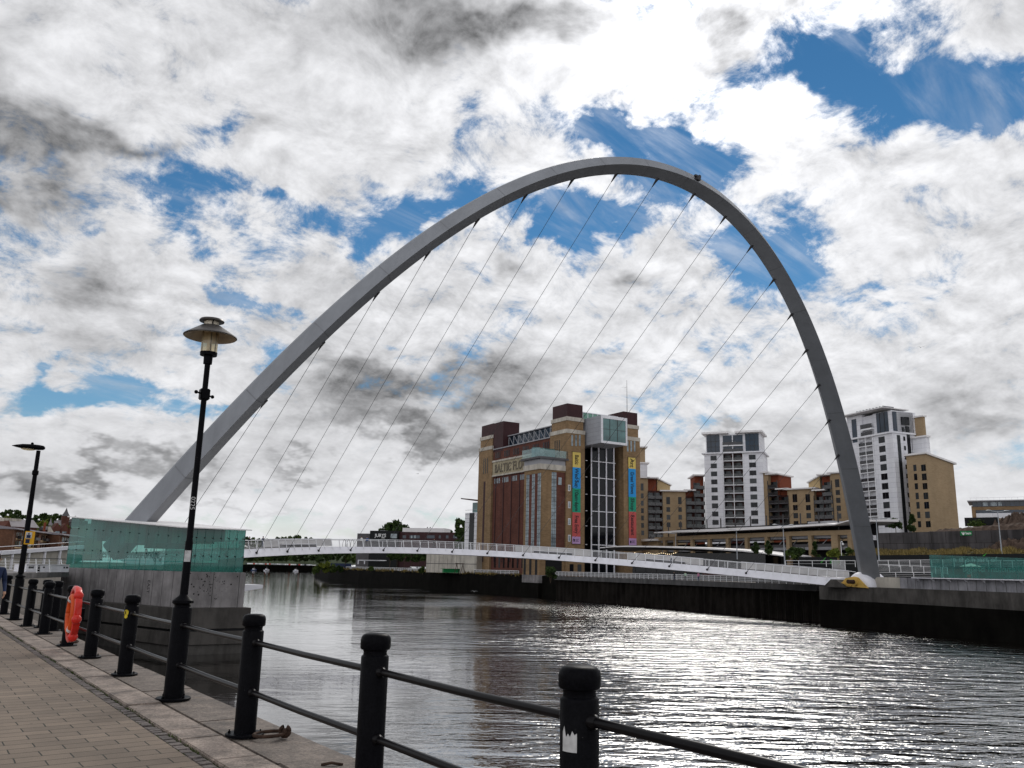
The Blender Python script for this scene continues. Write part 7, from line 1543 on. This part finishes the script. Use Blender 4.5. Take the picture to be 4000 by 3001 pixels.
VT.mesh('pale_gable', MT['cream_stone'], MB().ext([(v2(1200, 700)[0], -1.5, 0), (v2(1370, 700)[0], -1.5, 0), (v2(1370, 700)[0], -1.5, v2(1370, 800)[1]), (v2(1240, 700)[0], -1.5, v2(1240, 625)[1]), (v2(1200, 700)[0], -1.5, v2(1220, 640)[1])], (0, .9, 0)))
VT.mesh('lead_spirelet', MT['zinc'], MB().lathe([(0, 0), (1.0, 0), (.5, 1.6), (.35, 2.0), (0.02, v2(1265, 400)[1] - v2(1265, 600)[1])], (v2(1258, 600)[0], -1, v2(1258, 605)[1]), 8))
TW_ = Facade('brick_tower', 'square red brick tower with a dark cupola beside the glass pavilion', 'tower', 270, 309, 410, 412, 2070)
v3 = lambda x, y: TW_.uv(*zf5(x, y)); s0, s1 = v3(1830, 700)[0], v3(1985, 700)[0]
TW_.b('wall', MT['orange_render'], s0, s1, 0, v3(1900, 660)[1], 0, s1 - s0); TW_.b('wing', MT['red_brick'], 0, s0, 0, v3(1780, 650)[1], 1, 8); TW_.b('parapet', MT['cream_stone'], s0 - .3, s1 + .3, v3(1900, 660)[1], v3(1900, 640)[1], -.3, s1 - s0 + .3)
TW_.mesh('cupola', MT['slate'], MB().lathe([(0, 0), (2.0, 0), (2.0, 2.2), (2.6, 2.3), (2.4, 3.2), (1.2, 4.6), (.1, 5.6), (0, 5.6)], ((s0 + s1) / 2 - .6, 4, v3(1900, 640)[1]), 10))
ch = at(252, 2050, 640); zsp = at(254, 1982, 640)[2]; zba = at(252, 2016, 640)[2]; zgr = at(252, 2056, 640)[2] - 6
cht = thing('church', 'church with a tall thin dark spire on the wooded hill', 'church', (ch[0], ch[1], zgr))
MB().box(-2.6, 2.6, -2.6, 2.6, 0, zba - zgr).build('tower', MT['red_brick'], cht); MB().lathe([(0, 0), (3.0, 0), (1.2, (zsp - zba) * .5), (.03, zsp - zba), (0, zsp - zba)], (0, 0, zba - zgr), 8).build('spire', MT['slate'], cht)
MB().ext([(-14, -4, 0), (-14, 4, 0), (-14, 4, 5), (-14, 0, 10.5), (-14, -4, 5)], (11.5, 0, 0)).build('nave_roof', MT['slate_pale'], cht)
ph = at(0, 2025, 470); pb = Facade('brick_house', 'red and white house at the left edge above the riverside flats', 'building', -20, 14, 400, 396, 2040)
pb.b('wall', MT['red_brick'], 0, pb.L, 0, pb.uv(*zf5(40, 520))[1], 0, 8); pb.b('upper_wall', MT['cream_stone'], 0, pb.L, pb.uv(*zf5(40, 520))[1], pb.uv(*zf5(40, 410))[1], 0, 8)

# ------------------------------------------------------------------ street lamps on the far bank
def lampcol(label, xb, yb, xt, yt, d, arms=2, r=.10):
    b = at(xb, yb, d); tp = at(xt, yt, d); H = tp[2] - b[2]; t = thing('lamp_column', label, 'street lamp', b)
    MB().tube([(0, 0, 0), (0, 0, H)], [r * 1.3, r * .6], 8).build('column', MT['lamp_grey'], t)
    vx = RW[:, 0] * [1, 1, 0]; vx /= np.linalg.norm(vx)
    for s in ((1, -1) if arms == 2 else (-1,)):
        MB().tube([(0, 0, H - .1), tuple(vx * s * 1.6 + np.array([0, 0, H + .1]))], .06, 6).build('arm', MT['lamp_grey'], t)
        c = vx * s * 1.6 + np.array([0, 0, H + .1]); MB().ball(tuple(c), .42, 8, sq=(1.2, 1.2, .3)).build('lamp_head', MT['lamp_grey'], t, smooth=True)
    return t
MT['lamp_grey'] = plain('lamp_grey', (.32, .34, .37), .4)
lampcol('grey double armed lamp column in front of the car park, nearest the river', 3066, 2208, 3058, 2050, 162)
lampcol('grey single armed lamp column in front of the middle of the car park', 2880, 2185, 2877, 2067, 195, 1)
lampcol('small grey lamp column at the left end of the car park', 2640, 2140, 2640, 2084, 240, 1, .08)
lampcol('tall grey double armed lamp column in front of the retaining wall', 3915, 2178, 3893, 1994, 150)
lampcol('grey lamp column just right of the arch leg', 3434, 2190, 3420, 2024, 152)
p = at(3288, 2180, 168); t = thing('lamp_column', 'small swan necked lamp by the car park corner, left of the arch leg', 'street lamp', p)
hh = at(3286, 2112, 168)[2] - p[2]; MB().tube([(0, 0, 0), (0, 0, hh - .5)] + [(.35 - .35 * math.cos(q), 0, hh - .5 + .4 * math.sin(q)) for q in np.linspace(0, math.pi, 8)], .07, 6).build('column', MT['white_rail'], t); MB().ball((.7, 0, hh - .65), .22, 8).build('lamp_head', MT['white_rail'], t)
# ------------------------------------------------------------------ people
def person(label, loc, rz, top, legs, h=1.72, pose='stand', hairm='hair', arms=(0.15, 0.15), lean=0.0, simple=True, bag=None):
    t = thing('person', label, 'person', loc, rz); k = h / 1.72
    # one vertex per joint; x forward, y left
    st_ = {'stand': 0.04, 'walk': 0.30}[pose]
    J = {'pel': (0, 0, .93), 'wai': (.01, 0, 1.08), 'che': (.02 + lean, 0, 1.30), 'nec': (.02 + lean, 0, 1.47), 'hd0': (.04 + lean, 0, 1.56), 'hd1': (.05 + lean, 0, 1.665),
         'hl': (0, .10, .90), 'kl': (st_ * .62, .105, .50), 'al': (st_ * .55 - .12 * (pose == 'walk'), .11, .09), 'tl': (st_ * .55 + .12, .12, .035),
         'hr': (0, -.10, .90), 'kr': (-st_ * .10, -.105, .50), 'ar': (-st_ * .95, -.11, .10), 'tr': (-st_ * .95 + .17, -.12, .035),
         'sl': (.01 + lean, .19, 1.40), 'el': (-.10 * (arms[0] > .1) + arms[0] * .3, .25, 1.13), 'wl': (arms[0] * .9, .24, .90 + arms[0] * .4), 'gl': (arms[0] * 1.05, .235, .81 + arms[0] * .5),
         'sr': (.01 + lean, -.19, 1.40), 'er': (-.10 * (arms[1] > .1) + arms[1] * .3, -.25, 1.13), 'wr': (arms[1] * .9, -.24, .90 + arms[1] * .4), 'gr': (arms[1] * 1.05, -.235, .81 + arms[1] * .5)}
    Rr = {'pel': .145, 'wai': .135, 'che': .155, 'nec': .058, 'hd0': .085, 'hd1': .088, 'hl': .10, 'kl': .066, 'al': .048, 'tl': .04, 'hr': .10, 'kr': .066, 'ar': .048, 'tr': .04, 'sl': .07, 'el': .05, 'wl': .036, 'gl': .040, 'sr': .07, 'er': .05, 'wr': .036, 'gr': .040}
    E_ = [('pel', 'wai'), ('wai', 'che'), ('che', 'nec'), ('nec', 'hd0'), ('hd0', 'hd1'), ('pel', 'hl'), ('hl', 'kl'), ('kl', 'al'), ('al', 'tl'), ('pel', 'hr'), ('hr', 'kr'), ('kr', 'ar'), ('ar', 'tr'), ('che', 'sl'), ('sl', 'el'), ('el', 'wl'), ('wl', 'gl'), ('che', 'sr'), ('sr', 'er'), ('er', 'wr'), ('wr', 'gr')]
    if not simple:                                                     # five separate fingers for a figure close to the camera
        for sd, sg_ in (('l', 1), ('r', -1)):
            g = np.array(J['g' + sd]); w_ = np.array(J['w' + sd]); ax = (g - w_) / np.linalg.norm(g - w_); fwd = np.array([1, 0, 0.0])
            for q, (of, ln_) in enumerate(((.030, .075), (.010, .085), (-.010, .080), (-.028, .062))):
                a = g + fwd * of * .9; b = a + ax * ln_ * .55 + np.array([0, -sg_ * .008, 0]); c = b + ax * ln_ * .45 + np.array([0, -sg_ * .022, 0])
                for nm_, pp_, rr_ in ((f'f{sd}{q}a', b, .0095), (f'f{sd}{q}b', c, .008)): J[nm_] = tuple(pp_); Rr[nm_] = rr_
                J[f'f{sd}{q}0'] = tuple(a); Rr[f'f{sd}{q}0'] = .012
                E_ += [('g' + sd, f'f{sd}{q}0'), (f'f{sd}{q}0', f'f{sd}{q}a'), (f'f{sd}{q}a', f'f{sd}{q}b')]
            a = w_ + ax * .035 + fwd * .03; b = a + ax * .035 + fwd * .03
            J['t' + sd + '1'] = tuple(a); Rr['t' + sd + '1'] = .013; J['t' + sd + '2'] = tuple(b); Rr['t' + sd + '2'] = .010; E_ += [('w' + sd, 't' + sd + '1'), ('t' + sd + '1', 't' + sd + '2')]
            Rr['g' + sd] = .032
    names = list(J); me = bpy.data.meshes.new('body'); me.from_pydata([tuple(c * k for c in J[n_]) for n_ in names], [(names.index(a), names.index(b)) for a, b in E_], [])
    o = bpy.data.objects.new('body', me); COL.objects.link(o); o.modifiers.new('s', 'SKIN'); sv = me.skin_vertices[0].data
    for i, n_ in enumerate(names): f = 1.15 if n_ in ('pel', 'wai', 'che') else 1; sv[i].radius = (Rr[n_] * k * (.8 if n_ in ('pel', 'wai', 'che') else 1), Rr[n_] * k * f); sv[i].use_root = (n_ == 'pel')
    sd_ = o.modifiers.new('d', 'SUBSURF'); sd_.levels = 2 if not simple else 1
    bpy.context.view_layer.update(); m2 = bpy.data.meshes.new_from_object(o.evaluated_get(bpy.context.evaluated_depsgraph_get())); bpy.data.objects.remove(o)
    m2.materials.clear()
    for mm in (MT['skin'], MT[top], MT[legs], MT['black_cladding']): m2.materials.append(mm)
    gz_l, gz_r = J['wl'][2] * k, J['wr'][2] * k
    for p in m2.polygons:
        x, y, z = p.center / k; hand = abs(y) > .19 and z < (J['wl'][2] if y > 0 else J['wr'][2]) - .005 and z > .55 and abs(y) > .2
        p.material_index = 3 if z < .09 else 2 if z < .94 and not abs(y) > .185 else 0 if (z > 1.475 or hand) else 1; p.use_smooth = True
    b = bpy.data.objects.new('body', m2); COL.objects.link(b); b.parent = t
    hc = np.array(J['hd1']) * k
    MB().ball((hc[0] - .022 * k, 0, hc[2] + .02 * k), .098 * k, 10, sq=(1.0, .92, .98)).build('hair', MT[hairm], t, smooth=True)
    if not simple:
        MB().ball((hc[0] + .088 * k, 0, hc[2] - .055 * k), .016, 8, sq=(1.1, .8, 1.2)).build('nose', MT['skin'], t, smooth=True)
        for s in (1, -1): MB().ball((hc[0] + .072 * k, s * .033, hc[2] - .02 * k), .011, 8).build('eye', MT['hair'], t, smooth=True); MB().ball((hc[0], s * .092 * k, hc[2] - .04 * k), .03, 8, sq=(.7, .35, 1.1)).build('ear', MT['skin'], t, smooth=True)
        MB().ball((hc[0] + .078 * k, 0, hc[2] - .098 * k), .018, 8, sq=(.5, 1.2, .35)).build('mouth', MT['red'], t, smooth=True)
    if bag: MB().box(-.28, -.12, -.16, .16, 1.0, 1.42).build('backpack', MT[bag], t, bevel=.04)
    return t
def on_deck(px, out):
    lo, hi = 0.02, 1.0
    for _ in range(40):
        md = (lo + hi) / 2; P = deckP(md, out, .6)[0] - EYE; c = RW.T @ P
        if 2000 + FPX * c[0] / c[2] < px: lo = md
        else: hi = md
    P, tg, nn = deckP(lo, out, .605); return P, math.atan2(tg[1], tg[0])
for px, out_, fl, lab, tp, lg, pose, kw in (
    (971, 1.0, -1.57, 'person in black leaning at the bridge rail beside the glass pavilion', 'black', 'black', 'stand', {}),
    (1024, 1.4, 0, 'person in navy walking on the bridge by the first wind screen', 'navy', 'denim', 'walk', {}),
    (1411, 1.0, 3.14, 'person in a white shirt and dark shorts walking on the bridge deck', 'white', 'black', 'walk', {}),
    (1432, 1.5, 3.14, 'person in a blue top walking just behind the white shirted one', 'blue', 'black', 'walk', {'bag': 'blue'}),
    (1694, 1.6, 0, 'person in dark clothes on the bridge deck in front of the hotel', 'black', 'black', 'walk', {}),
    (2623, 1.2, 3.14, 'person in a white top near the pavilion end of the bridge deck', 'white', 'denim', 'walk', {}),
    (2634, 1.5, 3.14, 'shorter person in pale clothes beside the white topped one on the bridge', 'white', 'grey', 'walk', {'h': 1.45})):
    P, a = on_deck(px, out_); person(lab, P, a + fl, tp, lg, pose=pose, **kw)
for x, y, d, lab, tp, lg, rz in ((2677, 2252, 166, 'person in a pale green coat on the far promenade below the deck', 'pale_green', 'grey', 1.0), (2634, 2252, 167, 'person in dark clothes on the far promenade left of the green coat', 'black', 'navy', 2.0), (2728, 2252, 165, 'person in pink on the far promenade under the deck', 'pink', 'denim', 1.5), (1848, 2240, 300, 'person in black standing on the far promenade left of the mill', 'black', 'black', 1.0)):
    b = onplane(x, y, (0, 0, 1.1), (0, 0, 1)); b = at(x, y, d); person(lab, (b[0], b[1], GZ + .1), rz, tp, lg)
q = onplane(-34, 2330, (1.9, 22.0, 0), (0.0, 1.0, 0)); person('walker in a dark blue jacket cut off by the left edge of the picture', (q[0] - .02, 22.0, 0), -1.45, 'navy', 'denim', pose='walk', simple=False, arms=(.12, .2))
# ------------------------------------------------------------------ gulls
MT['gull'] = plain('gull_white', (.6, .6, .62), .8)
for x, y, d, s, rz, lab in ((2441, 1515, 240, 1.0, .4, 'gull flying beside the mill flagpole'), (1852, 2311, 215, .9, 1.2, 'white gull flying low over the river before the mill'), (3597, 1357, 150, .7, .8, 'tiny dark gull high in the sky on the right'), (1632, 1851, 150, .5, .2, 'tiny gull over the river between the cables')):
    p = at(x, y, d); t = thing('gull', lab, 'gull', p, rz)
    MB().loft([[(xx * s, r * s * math.cos(q), r * s * math.sin(q)) for q in np.linspace(0, 6.283, 9)[:-1]] for xx, r in ((-.38, .01), (-.25, .05), (0, .09), (.2, .06), (.3, .045), (.4, .01))]).build('body', MT['gull'], t, smooth=True)
    for sg in (1, -1): MB().loft([[(xx * s, sg * yy * s, zz * s), ((xx + w_) * s, sg * yy * s, zz * s), ((xx + w_ * .5) * s, sg * yy * s, (zz + .025) * s)] for xx, w_, yy, zz in ((-.1, .22, .04, .03), (-.02, .2, .35, .22), (-.12, .12, .75, .15), (-.2, .02, .95, .05))]).build('wing', MT['gull'], t)
